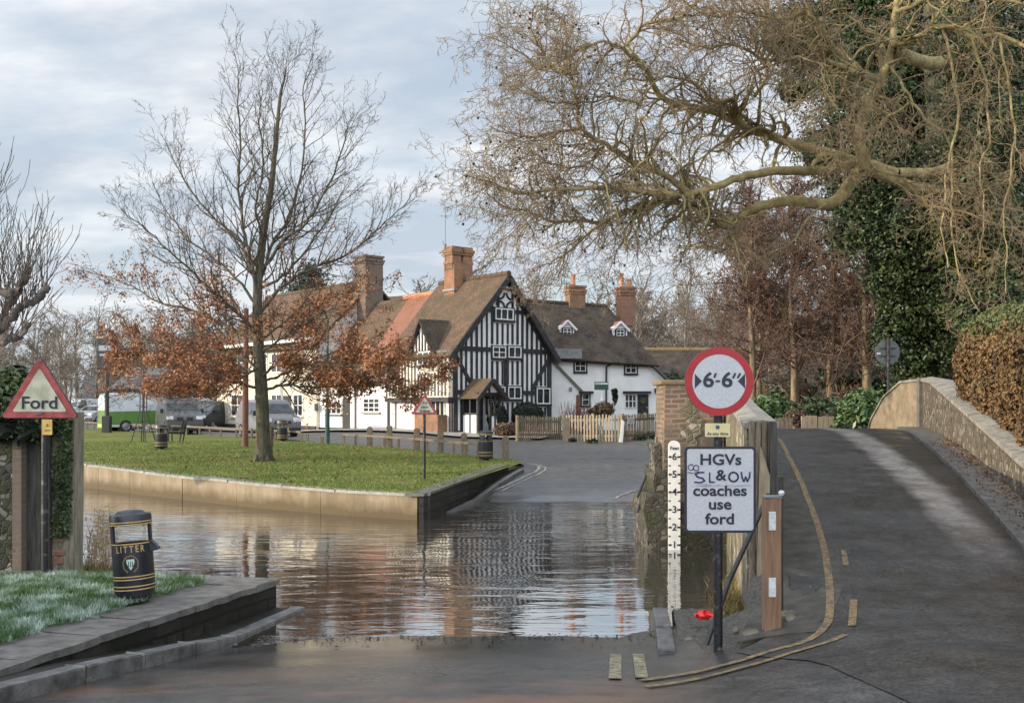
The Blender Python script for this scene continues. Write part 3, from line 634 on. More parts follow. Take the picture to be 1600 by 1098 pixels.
# ------------------------------------------------------------------ ground, stream, roads
def in_stream(x, y):
    if x > 14 or y < 11: return False
    near = 13.6 if x < -2.9 else 10.6
    if y < near: return False
    if x < -1.9:
        for (x0, y0), (x1, y1) in zip(GREEN_FRONT, GREEN_FRONT[1:]):
            if x0 <= x <= x1: return y < lerp(y0, y1, (x-x0)/(x1-x0))+.15
        return x < -34 and y < 47
    return y < 24
def build_ground():
    xs = sorted(set([-700, -400, -220, -140, -90, -60]+[round(-46+i*.8, 2) for i in range(0, 96)]+[34, 44, 60, 90, 140, 220, 400, 700]))
    ys = sorted(set([-200, -80, -40, -20]+[round(-12+i*.8, 2) for i in range(0, 116)]+[86, 95, 110, 140, 180, 240, 320, 450, 700, 1200]))
    v = []
    for y in ys:
        for x in xs:
            if in_stream(x, y) or (y > 20 and any(in_stream(x+a, y+b) for a, b in ((1.2, -1.2), (0, -1.6), (-1.2, -1.2), (1.2, 0)))): z = -.55
            elif y > 20:
                if in_poly(x, y, GREEN_POLY): z = zg(x, y)-.12 if in_poly(x+1.3, y, GREEN_POLY) and in_poly(x, y-1, GREEN_POLY) else h_road(x, y)-.35
                elif y > 26: z = h_road(x, y)-.07
                else: z = -.55 if x < parx(y) else (.8 if x > rwx(y)+.3 else -.4)
            else:
                z = min(h_road(x, y), QZ+.3)-.12
                if x < -3 and y > 12.0: z = .12
                if x > rwx(y)+.3 and y > 11.5: z = interp(y, BRID)-.5
            if y > 90: z = 1.25+max(0, y-95)*.05*sstep(-10, 40, x)
            v.append((x, y, z))
    nx = len(xs); f = [(j*nx+i, j*nx+i+1, (j+1)*nx+i+1, (j+1)*nx+i) for j in range(len(ys)-1) for i in range(nx-1)]
    mat('earth', (.06, .055, .03), (.12, .10, .055), 1.2, .95, .5, 14)
    tag(np_mesh('ground', np.array(v), np.array(f), 'earth', smooth=True), kind='structure')
build_ground()
# water: one level sheet, hidden under the banks
m = MB(); m.face([(-60, 10.2, 0), (16, 10.2, 0), (16, 60, 0), (-60, 60, 0)])
tag(m.build('water', 'water'), kind='structure')

tag(strip('ford_road', [(-4.9, -9), (-4.9, 3), (-4.3, 6), (-3.55, 8.46), (-2.85, 11.0), (-2.35, 12.87), (-2.2, 16), (-1.9, 22.9), (-1.35, 26), (-.75, 29.2), (-.1, 32.2), (.4, 33.4), (.1, 35), (-1, 36.2)],
          [(3.9, -9), (3.9, 3), (3.1, 6), (2.9, 8.2), (2.3, 9.2), (1.72, 9.75), (1.72, 11.9), (2.0, 16), (4.3, 24), (4.6, 27), (4.9, 29.2), (5.6, 32.2), (6.2, 33.4), (6.6, 34.5), (7.5, 36.2)], 220, 30, 'asphalt', h_road), kind='structure')
tag(strip('village_road', [(-52, 86), (-29.5, 71.6), (-20.3, 60.5), (-15, 54.5), (-9.6, 47.8), (-5.4, 42.6), (-2.4, 38), (-1.3, 36.15), (7, 36.15), (13, 36.15)],
          [(-44, 92), (-24, 80), (-17, 70), (-12, 64), (-8.5, 58), (-4.5, 52.2), (-.5, 49), (2.8, 46.5), (7, 46), (13, 47)], 110, 24, 'asphalt', lambda x, y: h_road(x, y)+.002), kind='structure')
tag(strip('bridge_road', [(3.404, -9), (3.404, 3), (2.604, 6), (2.404, 8.46), (1.904, 9.36), (2.25, 9.7), (2.62, 10.2), (2.95, 11.5), (3.1, 13), (3.42, 15), (4.06, 19), (5.02, 25), (5.3, 27), (5.5, 31), (5.8, 36.1)],
          [(9.5, -9), (7, 3), (6.2, 6), (5.6, 8.46), (5.85, 10), (6.2, 11.5), (6.55, 13), (7.02, 15), (7.97, 19), (9.4, 25), (9.6, 27), (10, 31), (11, 36.1)], 150, 26, 'bridge_asphalt', lambda x, y: h_road(x, y)+.008), kind='structure')
# pavement in front of the terrace
tag(strip('pavement', [(-27, 74), (-17.4, 64.2), (-12.4, 58.7), (-8.4, 53.6), (-4.7, 50.2), (-2.2, 47.6), (1.2, 46.8)], [(-24, 80), (-15.5, 68), (-10.6, 61.5), (-6.5, 56.5), (-3.4, 53.2), (-1, 52), (2.4, 49.5)], 50, 8, 'concrete', lambda x, y: h_road(x, y)+.10), kind='structure')
tag(strip('dirt_path', [(2.0, 9.85), (2.62, 11.3), (2.9, 12), (3.38, 15), (4.02, 19), (4.98, 25)], [(2.75, 9.55), (3.3, 10.9), (3.62, 12), (4.0, 15), (4.5, 19), (5.3, 25)], 60, 5, 'dirt_strip', lambda x, y: h_road(x, y)+.0105+.0015*pnoise(Vector((x*3, y*3, 0)))), kind='structure')
tag(strip('gravel_bank', [(1.5, 9.75), (1.66, 11.0), (1.80, 12.2), (1.9, 13.0)], [(2.95, 9.4), (3.1, 11.0), (3.1, 12.1), (3.1, 13.0)], 40, 30, 'gravel', lambda x, y: lerp(lerp(.15, -.02, sstep(11.7, 13.0, y)), h_road(x, y)-.03, sstep(2.1, 2.75, x))+.05*pnoise(Vector((x*4, y*4, 0)))+.03*pnoise(Vector((x*13, y*13, 0)))), kind='structure')

# road paint
def paint(name, pix, w, m, lift=.008, world=None):
    c = [ground_pt(*p) for p in pix] if world is None else [Vector((*p, 0)) for p in world]
    c = [Vector((p.x, p.y, 0)) for p in c]; A = []; B = []
    pl = spline(c, 6)
    for i, p in enumerate(pl):
        t = pl[min(i+1, len(pl)-1)]-pl[max(i-1, 0)]; n = Vector((-t.y, t.x, 0)).normalized()*w/2; A.append(p+n); B.append(p-n)
    return tag(strip(name, A, B, len(pl)*2, 2, m, lambda x, y: h_road(x, y)+lift), kind='structure')
YL = [(1002, 1066), (1060, 1056), (1130, 1042), (1200, 1022), (1262, 1002), (1290, 980), (1297, 945), (1293, 890), (1280, 830), (1258, 770), (1232, 715), (1217, 686)]
paint('yellow_line', YL, .078, 'paint_yellow', .0145)
paint('yellow_line', [(1010, 1075), (1075, 1065), (1150, 1048), (1225, 1027), (1290, 1006), (1322, 995)], .07, 'paint_yellow', .0145)
paint('yellow_line', [(1331, 980), (1334, 940)], .07, 'paint_yellow', .0145)
paint('yellow_line', [(1322, 885), (1318, 862)], .06, 'paint_yellow', .0145)
paint('yellow_line', [(1545, 775), (1575, 792), (1600, 806), (1640, 830)], .07, 'paint_yellow', .0145)
paint('yellow_line', [(961, 1064), (962, 1024)], .10, 'paint_pale_yellow', .014)
paint('yellow_line', [(1003, 1062), (997, 1024)], .10, 'paint_pale_yellow', .014)
paint('white_line', [(760, 772), (800, 754), (835, 738), (842, 729), (825, 724)], .09, 'paint_road_white')
paint('white_line', [(782, 768), (815, 753), (843, 740), (852, 731), (832, 724)], .06, 'paint_road_white')
paint('white_line', [(1000, 765), (975, 772), (960, 780)], .09, 'paint_road_white')

# ------------------------------------------------------------------ village green and its walls
tag(strip('village_green', GREEN_FRONT, GREEN_BACK[:-1]+[(.35, 33.3)], 90, 60, 'lawn', lambda x, y: zg(x, y)+.025*pnoise(Vector((x*.5, y*.5, 3)))), kind='structure')
# the strip's last cross-section is straight: fill the lens between it and the curved road side
m = MB(); a = Vector((-1.89, 22.9)); b = Vector((.35, 33.3))
def coping_run(mb, line, w, h, zf, side):
    pts = [Vector((p[0], p[1])) for p in line]; O = []
    for i, p in enumerate(pts):
        t = (pts[min(i+1, len(pts)-1)]-pts[max(i-1, 0)]).normalized(); n = Vector((-t.y, t.x))*side; O.append(p+n*w)
    for i in range(len(pts)-1):
        p, q, p2, q2 = pts[i], pts[i+1], O[i], O[i+1]; z0, z1 = zf(*p), zf(*q)
        T = lambda v, z: (v.x, v.y, z)
        mb.face([T(p, z0), T(q, z1), T(q2, z1), T(p2, z0)]); mb.face([T(p, z0-h), T(q, z1-h), T(q, z1), T(p, z0)])
        mb.face([T(q2, z1-h), T(p2, z0-h), T(p2, z0), T(q2, z1)])
    for k in (0, -1):
        p, p2 = pts[k], O[k]; z = zf(*p); q = [(p.x, p.y, z-h), (p.x, p.y, z), (p2.x, p2.y, z), (p2.x, p2.y, z-h)]; mb.face(q if k == -1 else q[::-1])
def dense(line, st):
    o = []
    for a, b in zip(line, line[1:]):
        a, b = Vector((a[0], a[1])), Vector((b[0], b[1])); n = max(1, int((b-a).length/st))
        o += [a.lerp(b, i/n) for i in range(n)]
    return o+[Vector((line[-1][0], line[-1][1]))]
wall = thing('retaining_wall', 'long tan concrete retaining wall along the front of the village green', 'wall', (-6, 25.8, -.3))
def blocks(mb, line, step, gap, wd, h, zf, jit, seed):
    L = dense(line, .4); k = 0; r_ = random.Random(seed)
    while k < len(L)-1:
        e = min(len(L)-1, k+step+r_.choice((-1, 0, 1))); e = len(L)-1 if len(L)-1-e < 2 else e
        S_ = [p.copy() for p in L[k:e+1]]; t_ = (S_[1]-S_[0]).normalized()*gap; dz, dd = r_.uniform(-jit, jit), r_.uniform(0, jit*1.5); n_ = Vector((-t_.y, t_.x)).normalized()*dd
        S_ = [p+n_ for p in S_]; S_[0] = S_[0]+t_; S_[-1] = S_[-1]-t_; coping_run(mb, S_, wd, h, lambda x, y: zf(x, y)+dz, 1); k = e
w = MB(); blocks(w, GREEN_FRONT, 6, .008, .45, 1.0, lambda x, y: zg(x, y)-.035, .008, 4); w.build('wall_face', 'green_wall', wall)
w = MB(); coping_run(w, dense([(p[0]+.06, p[1]+.12) for p in GREEN_FRONT[:-1]]+[(-1.95, 23.1)], .8), .2, 1.0, lambda x, y: zg(x, y)-.08, 1); w.build('wall_core', 'quay_stone', wall)
w = MB(); blocks(w, [(p[0]+.02, p[1]-.04) for p in GREEN_FRONT[:-1]]+[(-1.95, 22.91)], 4, .010, .42, .06, lambda x, y: zg(x, y)+.015, .012, 7); w.build('coping', 'concrete', wall, bevel=.015)
wall2 = thing('retaining_wall', 'dark stone retaining wall beside the ford, running back from the corner of the green', 'wall', (-1.3, 27, 0))
w = MB(); coping_run(w, dense([(-1.86, 22.90)]+[(p[0]+.015, p[1]) for p in GREEN_SIDE[1:4]], .8), .10, .9, lambda x, y: zg(x, y)-.03, 1); w.build('wall_face', 'quay_stone', wall2)
w = MB(); coping_run(w, dense([(p[0]+.04, p[1]-.02) for p in GREEN_SIDE[:4]], .8), .42, .05, lambda x, y: zg(x, y)+.022, 1); w.build('coping', 'stone_coping', wall2)
kb = [(-1.35, 24.6), (-1.0, 26.4), (-.35, 29.3), (.35, 31.8)]
kz = lambda x, y: max(.02, interp(y, FORD)+.10)
w = MB(); coping_run(w, dense(kb, .6), .14, .25, kz, 1); tag(w.build('kerb', 'kerb_stone'), 'low pale stone kerb at the foot of the dark wall beside the green', 'kerb')
# ------------------------------------------------------------------ near quay on the left
quay = thing('quay_wall', 'low dark wet stone quay wall ending at the water, in front of the litter bin', 'wall', (-3.4, 10.7, 0))
QB = [(-9, 13.6), (-5.4, 13.45), (-2.79, 12.87)]
def quay_nz(p): return .014*pnoise(Vector((p[0]*2.2, p[1]*2.2, 1)))+.009*pnoise(Vector((p[0]*7, p[1]*7, 2)))
w = MB(); L = dense([(-6.5, -2)]+QUAY_EDGE, .35)
Lw = [Vector((p.x+quay_nz(p), p.y)) for p in L]
coping_run(w, Lw, .36, .9, lambda x, y: QZ-.06, 1); coping_run(w, dense([(-2.82, 12.86), (-5.4, 13.42), (-9, 13.57)], .5), .4, .95, lambda x, y: QZ-.06, 1)
w.build('wall_face', 'quay_stone', quay)
w = MB(); L = dense([(-6.5, -2)]+QUAY_EDGE, .13); k = 0; rgq = random.Random(3)
while k < len(L)-2:   # separate coping stones, each a little out of line
    e = min(len(L)-1, k+rgq.choice((6, 7, 8))); dz, dxx = rgq.uniform(-.006, .006), rgq.uniform(-.008, .014)
    S_ = [p.copy() for p in L[k:e+1]]; t_ = (S_[1]-S_[0]).normalized()*.007; S_[0] = S_[0]+t_; S_[-1] = S_[-1]-t_
    coping_run(w, [Vector((p.x+.03+dxx+quay_nz(p)*1.6, p.y)) for p in S_], .85, .065, lambda x, y: QZ+dz+quay_nz((x*1.3, y)), 1); k = e
w.build('coping', 'stone_coping', quay)
w = MB(); coping_run(w, dense([(-2.78, 12.9), (-5.4, 13.47), (-9, 13.62)], .4), .55, .06, lambda x, y: QZ+.004, 1); w.build('back_coping', 'stone_coping', quay)
tag(strip('grass_verge', [(-9.5, -2), (-9.5, 6), (-9.5, 13.1)], [(-7.0, -2), (-4.95, 7), (-4.35, 9.1), (-3.62, 12.1), (-3.5, 12.55)], 60, 70, 'frost_turf', lambda x, y: QZ-.012+(.047+.02*pnoise(Vector((x*2, y*2, 0))))*sstep(0, .22, interp(y, [(-2, -7.0), (7, -4.95), (9.1, -4.35), (12.1, -3.62), (12.55, -3.5)])-x)), kind='structure')
kb = [(-5.6, 1), (-4.35, 5.5), (-3.62, 7.9), (-3.0, 10.3), (-2.44, 12.75)]
kz2 = lambda x, y: max(.03, h_road(x, y)+lerp(.13, .035, sstep(9, 12.7, y)))
w = MB(); blocks(w, kb, 3, .006, .17, .3, kz2, .004, 5); tag(w.build('kerb', 'kerb_stone', bevel=.012), 'rounded stone kerb sloping down into the water below the quay wall', 'kerb')
tag(strip('ramp_path', [(-6.4, 0), (-4.6, 6), (-3.98, 8.46), (-2.79, 12.87)], [(-5.75, 1), (-4.5, 5.5), (-3.77, 7.9), (-3.15, 10.3), (-2.6, 12.75)], 40, 3, 'quay_stone', lambda x, y: kz2(x, y)-.015), kind='structure')

# blades
def blades(name, pts, hmin, hmax, wd, m, seed, lean=.5):
    rng = np.random.default_rng(seed); n = len(pts); a = rng.uniform(0, 6.283, n); hh = rng.uniform(hmin, hmax, n); c, s = np.cos(a)*wd, np.sin(a)*wd
    la = rng.uniform(0, 6.283, n); lz = hh*lean*rng.uniform(.2, 1.2, n)
    p = np.asarray(pts); tip = p+np.stack([np.cos(la)*lz, np.sin(la)*lz, hh], -1)
    v = np.stack([p-np.stack([c, s, c*0], -1), p+np.stack([c, s, c*0], -1), tip], 1).reshape(-1, 3)
    return np_mesh(name, v, np.arange(n*3).reshape(n, 3), m)
rg = random.Random(5); pts = []
while len(pts) < 42000:
    y = rg.uniform(7.5, 13.0); x = rg.uniform(-9, -3.4); edge = interp(y, [(7, -4.95), (9.1, -4.35), (12.1, -3.62), (12.55, -3.5), (13.1, -4.6)])+.10*pnoise(Vector((x*3, y*3, 0)))
    if x < edge and x > -.52*y-.4: pts.append((x, y, QZ+.03+.02*pnoise(Vector((x*2, y*2, 0)))))
tag(blades('verge_grass', pts, .025, .085, .006, 'frost_blade', 3, .8), 'short green grass white with frost on the near quay', 'grass', kind='stuff')
pts = []
while len(pts) < 70000:
    k = rg.random(); y = 22.9+(k**1.6)*24; x = rg.uniform(-22, .4)
    if pnoise(Vector((x*.45, y*.45, 4)))+.5*pnoise(Vector((x*1.7, y*1.7, 1))) > rg.uniform(.22, .5) or (Vector((x+7.75, y-34)).length < rg.uniform(.3, 1.5)): continue
    if in_poly(x, y, GREEN_POLY) and x > -.5*y-.5 and (y > 24 or x < -2.0): pts.append((x, y, zg(x, y)+.01))
tag(blades('lawn_grass', pts, .015, .05, .012, 'grass_blade', 4, .6), 'green grass of the village lawn', 'grass', kind='stuff')
pts = []
while len(pts) < 420:
    y = rg.uniform(24, 42); x = rg.gauss(-6.5, 4.5)
    if in_poly(x, y, GREEN_POLY): pts.append((x, y, zg(x, y)+.05))
v, f = leaf_quads(np.array(pts), np.random.default_rng(8), .05, normals=np.tile([0, 0, 1.0], (len(pts), 1)), jit=.4); tag(np_mesh('fallen_leaves', v, f, 'fallen_leaf'), 'brown leaves scattered over the lawn', 'leaves', kind='stuff')

# ------------------------------------------------------------------ the bridge
br = thing('road_bridge', 'narrow humped flint bridge with a brick pier, carrying the road over the stream', 'bridge', (4, 18, 0))
def wall_run(name, line, wd, ztop, zbot, m, side=1, parent=br, coping=None, cm='coping_pale', over=.04, ch=.10):
    """wall along a line (inner face), wd thick towards side"""
    pl = dense(line, .7); w = MB(); n = len(pl); O = []
    for i, p in enumerate(pl):
        t = (pl[min(i+1, n-1)]-pl[max(i-1, 0)]).normalized(); O.append(p+Vector((-t.y, t.x))*side*wd)
    T = lambda v, z: (v.x, v.y, z)
    for i in range(n-1):
        a, b, c, d = pl[i], pl[i+1], O[i+1], O[i]; z0, z1 = ztop(a.y), ztop(b.y); g0, g1 = zbot(a.y), zbot(b.y)
        w.face([T(a, g0), T(b, g1), T(b, z1), T(a, z0)]); w.face([T(c, g1), T(d, g0), T(d, z0), T(c, z1)]); w.face([T(a, z0), T(b, z1), T(c, z1), T(d, z0)])
    for k in (0, -1):
        a, d = pl[k], O[k]; q = [T(a, zbot(a.y)), T(a, ztop(a.y)), T(d, ztop(a.y)), T(d, zbot(a.y))]; w.face(q)
    w.build(name, m, parent)
    if coping:
        w = MB(); A = []
        for i, p in enumerate(pl):
            t = (pl[min(i+1, n-1)]-pl[max(i-1, 0)]).normalized(); nn = Vector((-t.y, t.x))*side; A.append((p-nn*over, O[i]+nn*over))
        if n > 1:
            t = (pl[0]-pl[1]).normalized()*.03; A[0] = (A[0][0]+t, A[0][1]+t)
        for i in range(n-1):
            (a, d), (b, c) = A[i], A[i+1]; z0, z1 = ztop(pl[i].y)+.004, ztop(pl[i+1].y)+.004; h = ch; k = .06
            mid0, mid1 = a.lerp(d, .5), b.lerp(c, .5)
            w.face([T(a, z0), T(b, z1), T(b, z1+h*.6), T(a, z0+h*.6)]); w.face([T(c, z1), T(d, z0), T(d, z0+h*.6), T(c, z1+h*.6)])
            w.face([T(a, z0+h*.6), T(b, z1+h*.6), T(mid1, z1+h), T(mid0, z0+h)]); w.face([T(mid0, z0+h), T(mid1, z1+h), T(c, z1+h*.6), T(d, z0+h*.6)]); w.face([T(b, z1), T(a, z0), T(d, z0), T(c, z1)])
        (a, d) = A[0]; z = ztop(pl[0].y)+.004; md = a.lerp(d, .5); w.face([T(a, z), T(a, z+ch*.6), T(md, z+ch), T(d, z+ch*.6), T(d, z)])
        w.build(coping, cm, parent)
LPT = [(12, 2.14), (15, 2.30), (17, 2.43), (18.6, 2.58), (22, 2.80), (25, 2.85), (28, 2.78), (33, 2.3), (36, 1.9)]
lt = lambda y: interp(y, LPT)
wall_run('parapet', [(2.9, 12.0), (3.96, 18.6), (4.98, 25), (5.3, 28), (5.5, 33)], .30, lt, lambda y: -.6, 'flint_bridge', 1, coping='coping')
RPT = [(5, .95), (10, 1.0), (14.9, 1.56), (17, 1.90), (20.5, 2.44), (23.5, 2.90), (25, 2.98), (26, 2.96), (27, 2.62), (28, 2.05), (28.5, 1.75)]
rt = lambda y: interp(y, RPT)
wall_run('parapet', [(3.9, 3), (5.3, 8), (5.84, 10), (rwx(15)+.01, 15), (rwx(20)+.01, 20), (9.41, 25)], .42, rt, lambda y: interp(y, BRID)-.8, 'flint_right', -1, coping='coping')
wall_run('wing_wall', [(9.40, 25.02), (9.30, 26), (9.24, 27), (9.26, 28), (9.38, 28.6)], .42, rt, lambda y: .8, 'sandstone', -1, coping='coping', ch=.08)
# upright drain strip at the bend of the right wall
w = MB(); w.bar((9.38, 24.93, 1.8), (9.38, 24.93, 3.06), .16, .16, (1, 0, 0)); w.build('drain_strip', 'timber_grey', br)
# kerb strip along the right wall
w = MB(); coping_run(w, dense([(rwx(y)-.55, y) for y in (8, 12, 16, 20, 25)], .8), .52, .3, lambda x, y: interp(y, BRID)+.07, -1); w.build('kerb', 'stone_coping', br)
# brick pier and its rough stone footing
pz = [P(1035, 637, 18.6).x, 3.62]
w = MB(); w.prism([(pz[0], 18.6, .6), (pz[1], 18.6, .6), (pz[1], 18.6, 2.78), (pz[0]+.04, 18.6, 2.78)], (0, 1.1, 0)); w.build('brick_pier', 'brick_pier', br, bevel=.012)
w = MB(); w.box(((pz[0]+pz[1])/2-.005, 19.15, 2.81), (pz[1]-pz[0]+.05, 1.17, .08)); w.build('pier_cap', 'lichen', br, bevel=.03)
rg = random.Random(12)
w = MB(); zz = [lerp(.95, 2.62, i/22) for i in range(23)]
lx = [pz[0]+.38+.07*math.sin(i*1.3)+rg.uniform(-.07, .07) for i in range(23)]; rx_ = [pz[0]+.64+.07*math.sin(i*.9+1)+rg.uniform(-.07, .07) for i in range(23)]
for i in range(22):
    y_ = 18.585
    w.face([(lx[i], y_, zz[i]), (rx_[i], y_, zz[i]), (rx_[i+1], y_, zz[i+1]), (lx[i+1], y_, zz[i+1])]); w.face([(lx[i], y_+.03, zz[i]), (lx[i], y_, zz[i]), (lx[i+1], y_, zz[i+1]), (lx[i+1], y_+.03, zz[i+1])]); w.face([(rx_[i], y_, zz[i]), (rx_[i], y_+.03, zz[i]), (rx_[i+1], y_+.03, zz[i+1]), (rx_[i+1], y_, zz[i+1])])
w.build('flint_panel', 'flint_bridge', br)
mat('footing_stone', (.085, .075, .055), (.20, .175, .13), 3, .85, .9, 16)
w = MB()
fx0 = P(1008, 637, 18.4).x
def rough_block(w, x0, x1, y0, y1, z0, z1, seed, amp=.05):
    b = MB(); nx, nz_ = 6, 5
    g = lambda i, j, k: Vector((lerp(x0, x1, i/nx), lerp(y0, y1, k/3), lerp(z0, z1, j/nz_)))
    def q(p):
        n = pnoise(p*2.3+Vector((seed, 0, 0))); return p+Vector((n, pnoise(p*2.1+Vector((0, seed, 5))), pnoise(p*2.6+Vector((3, 1, seed)))))*amp
    for i in range(nx):
        for j in range(nz_):
            w.face([q(g(i, j, 0)), q(g(i+1, j, 0)), q(g(i+1, j+1, 0)), q(g(i, j+1, 0))])
    for k in range(3):
        for j in range(nz_):
            w.face([q(g(0, j, k+1)), q(g(0, j, k)), q(g(0, j+1, k)), q(g(0, j+1, k+1))]); w.face([q(g(nx, j, k)), q(g(nx, j, k+1)), q(g(nx, j+1, k+1)), q(g(nx, j+1, k))])
        for i in range(nx): w.face([q(g(i, nz_, k)), q(g(i+1, nz_, k)), q(g(i+1, nz_, k+1)), q(g(i, nz_, k+1))])
rough_block(w, fx0, 3.66, 18.28, 19.9, -.5, .92, 3, .10)
w.build('pier_footing', 'flint_dark', br, smooth=True)
w = MB()
rough_block(w, fx0+.15, fx0+.55, 18.5, 19.6, .85, 1.32, 9, .12); rough_block(w, fx0+.2, fx0+.42, 18.7, 19.6, 1.25, 1.72, 19, .12)
w.build('footing_rock', 'flint_dark', br)
# end boards at the near end of the left parapet
w = MB()
for i in range(4):
    x = P(1170+i*9.5, 637, 11.93).x; w.box((x+.025, 11.90, 1.30), (.058, .05, 1.86-.02*(i % 2)))
w.build('end_board', 'wood_weathered', br, bevel=.006)
w = MB(); w.box((P(1208.5, 637, 11.8).x, 11.86, 1.25), (.075, .14, 1.95)); w.build('end_post', 'wood_dark', br, bevel=.01)
w = MB(); w.prism([(2.66, 11.80, .3), (2.84, 11.80, .3), (2.84, 11.80, 1.5), (2.70, 11.80, 1.95)], (0, .05, 0)); w.build('end_board', 'wood_pale', br)
# ------------------------------------------------------------------ buildings
class Fac:
    """a facade plane through O along unit direction u (left to right seen from outside); n points out of the wall"""
    def __init__(s, O, ang):
        s.O = Vector((O[0], O[1], 0)); s.u = Vector((math.cos(R(ang)), math.sin(R(ang)), 0)); s.n = Vector((s.u.y, -s.u.x, 0)); s.z = Vector((0, 0, 1))
    def s_of(s, px):
        k = (px-800)/FPX; return (k*s.O.y-s.O.x)/(s.u.x-k*s.u.y)
    def D(s, a): return s.O.y+a*s.u.y
    def sz(s, px, py): a = s.s_of(px); return a, EYE-(py-HOR)*s.D(a)/FPX
    def pt(s, a, z, out=0): v = s.O+s.u*a+s.n*out; return Vector((v.x, v.y, z))
    def px(s, px, py, out=0): a, z = s.sz(px, py); return s.pt(a, z, out)
    def quad(s, mb, a0, z0, a1, z1, out=0): mb.face([s.pt(a0, z0, out), s.pt(a1, z0, out), s.pt(a1, z1, out), s.pt(a0, z1, out)])
    def slab(s, mb, a0, z0, a1, z1, o0, o1):
        """box standing on the facade from depth o0 to o1 (out positive)"""
        c = s.pt((a0+a1)/2, (z0+z1)/2, (o0+o1)/2); mb.box(c, (abs(a1-a0), abs(o1-o0), abs(z1-z0)), (s.u, -s.n, s.z))
    def strut(s, mb, a0, z0, a1, z1, w, out): mb.bar(s.pt(a0, z0, out/2), s.pt(a1, z1, out/2), out, w, s.n.cross((s.pt(a1, z1)-s.pt(a0, z0)).normalized()))
def window(house, F, px0, py0, px1, py1, cols=2, rows=2, frame='white_paint', base=0, sill=None, surround=None, lights=None, world=None):
    if world: a0, z1, a1, z0 = world
    else:
        pm = (px0+px1)/2; a0, _ = F.sz(px0, py0); a1, _ = F.sz(px1, py0); z1 = F.sz(pm, py0)[1]; z0 = F.sz(pm, py1)[1]
    fw = min(.055, (a1-a0)*.06); m = MB()
    F.slab(m, a0, z0, a0+fw, z1, base-.02, base+.055); F.slab(m, a1-fw, z0, a1, z1, base-.02, base+.055)
    F.slab(m, a0+fw, z0, a1-fw, z0+fw, base-.02, base+.055); F.slab(m, a0+fw, z1-fw, a1-fw, z1, base-.02, base+.055)
    for i in range(1, cols):
        x = lerp(a0, a1, i/cols); F.slab(m, x-fw*.5, z0+fw, x+fw*.5, z1-fw, base-.01, base+.045)
    for j in range(1, rows):
        z = lerp(z0, z1, j/rows)
        for i in range(cols):
            xa = lerp(a0, a1, i/cols)+fw*(.5 if i else 1); xb = lerp(a0, a1, (i+1)/cols)-fw*(.5 if i < cols-1 else 1); F.slab(m, xa, z-.018, xb, z+.018, base-.01, base+.04)
    w = m.build('window', frame, house)
    g = MB(); F.quad(g, a0+fw*.6, z0+fw*.6, a1-fw*.6, z1-fw*.6, base+.012); p = g.build('pane', 'glass_dark', w); p.location = (0, 0, 0)
    if surround:
        s_ = MB(); sw = .085
        F.slab(s_, a0-sw, z0-sw*1.3, a1+sw, z0, base-.02, base+.08); F.slab(s_, a0-sw, z0, a0, z1, base-.02, base+.035); F.slab(s_, a1, z0, a1+sw, z1, base-.02, base+.035); F.slab(s_, a0-sw, z1, a1+sw, z1+sw*.6, base-.02, base+.035)
        x = s_.build('frame', surround, w); x.location = (0, 0, 0)
    elif sill:
        s_ = MB(); F.slab(s_, a0-.08, z0-.09, a1+.08, z0, base-.02, base+.13); x = s_.build('sill', sill, w); x.location = (0, 0, 0)
    return w
def door(house, F, px0, py0, px1, py1, m='dark_paint', world=None, frame=None, base=0):
    if world: a0, z1, a1, z0 = world
    else: a0 = F.s_of(px0); a1 = F.s_of(px1); pm = (px0+px1)/2; z1 = F.sz(pm, py0)[1]; z0 = F.sz(pm, py1)[1]
    b = MB(); F.slab(b, a0, z0, a1, z1, base-.02, base+.03)
    for i in range(1, 4): x = lerp(a0, a1, i/4); F.slab(b, x-.012, z0+.1, x+.012, z1-.1, base+.03, base+.045)
    d = b.build('door', m, house)
    h = MB(); h.box(F.pt(lerp(a0, a1, .82), lerp(z0, z1, .47), base+.07), (.06, .08, .06), (F.u, -F.n, F.z)); x = h.build('handle', 'gold', d, bevel=.01); x.location = (0, 0, 0)
    return d
def roof_slab(mb, a, b, c, d, th=.12):
    """tiled slope: a-b eave (left to right seen from outside), c-d ridge above; sags a little and has thickness"""
    a, b, c, d = map(Vector, (a, b, c, d)); n = (b-a).cross(d-a).normalized(); nu, nv = 14, 8; g = {}
    for i in range(nu+1):
        for j in range(nv+1):
            p = (a.lerp(b, i/nu)).lerp(d.lerp(c, i/nu), j/nv)
            wv = pnoise(p*.55)*.045+pnoise(p*1.9)*.018+.03-.05*math.sin(math.pi*i/nu)*math.sin(math.pi*j/nv)
            g[i, j] = p+n*wv
    for i in range(nu):
        for j in range(nv): mb.face([g[i, j], g[i+1, j], g[i+1, j+1], g[i, j+1]])
    e = -n*th; rim = [g[i, 0] for i in range(nu+1)]+[g[nu, j] for j in range(1, nv+1)]+[g[i, nv] for i in range(nu-1, -1, -1)]+[g[0, j] for j in range(nv-1, 0, -1)]
    for p, q in zip(rim, rim[1:]+rim[:1]): mb.face([q, p, p+e, q+e])
    mb.face([a+e, d+e, c+e, b+e])
def ridge_tiles(mb, a, b, r=.13):
    a, b = Vector(a), Vector(b); n = max(2, int((b-a).length/.42)); t = (b-a)/n
    for i in range(n):
        p = a+t*i; mb.tube([p+t*.02, p+t*1.0], [r*1.06, r*.94], 8)
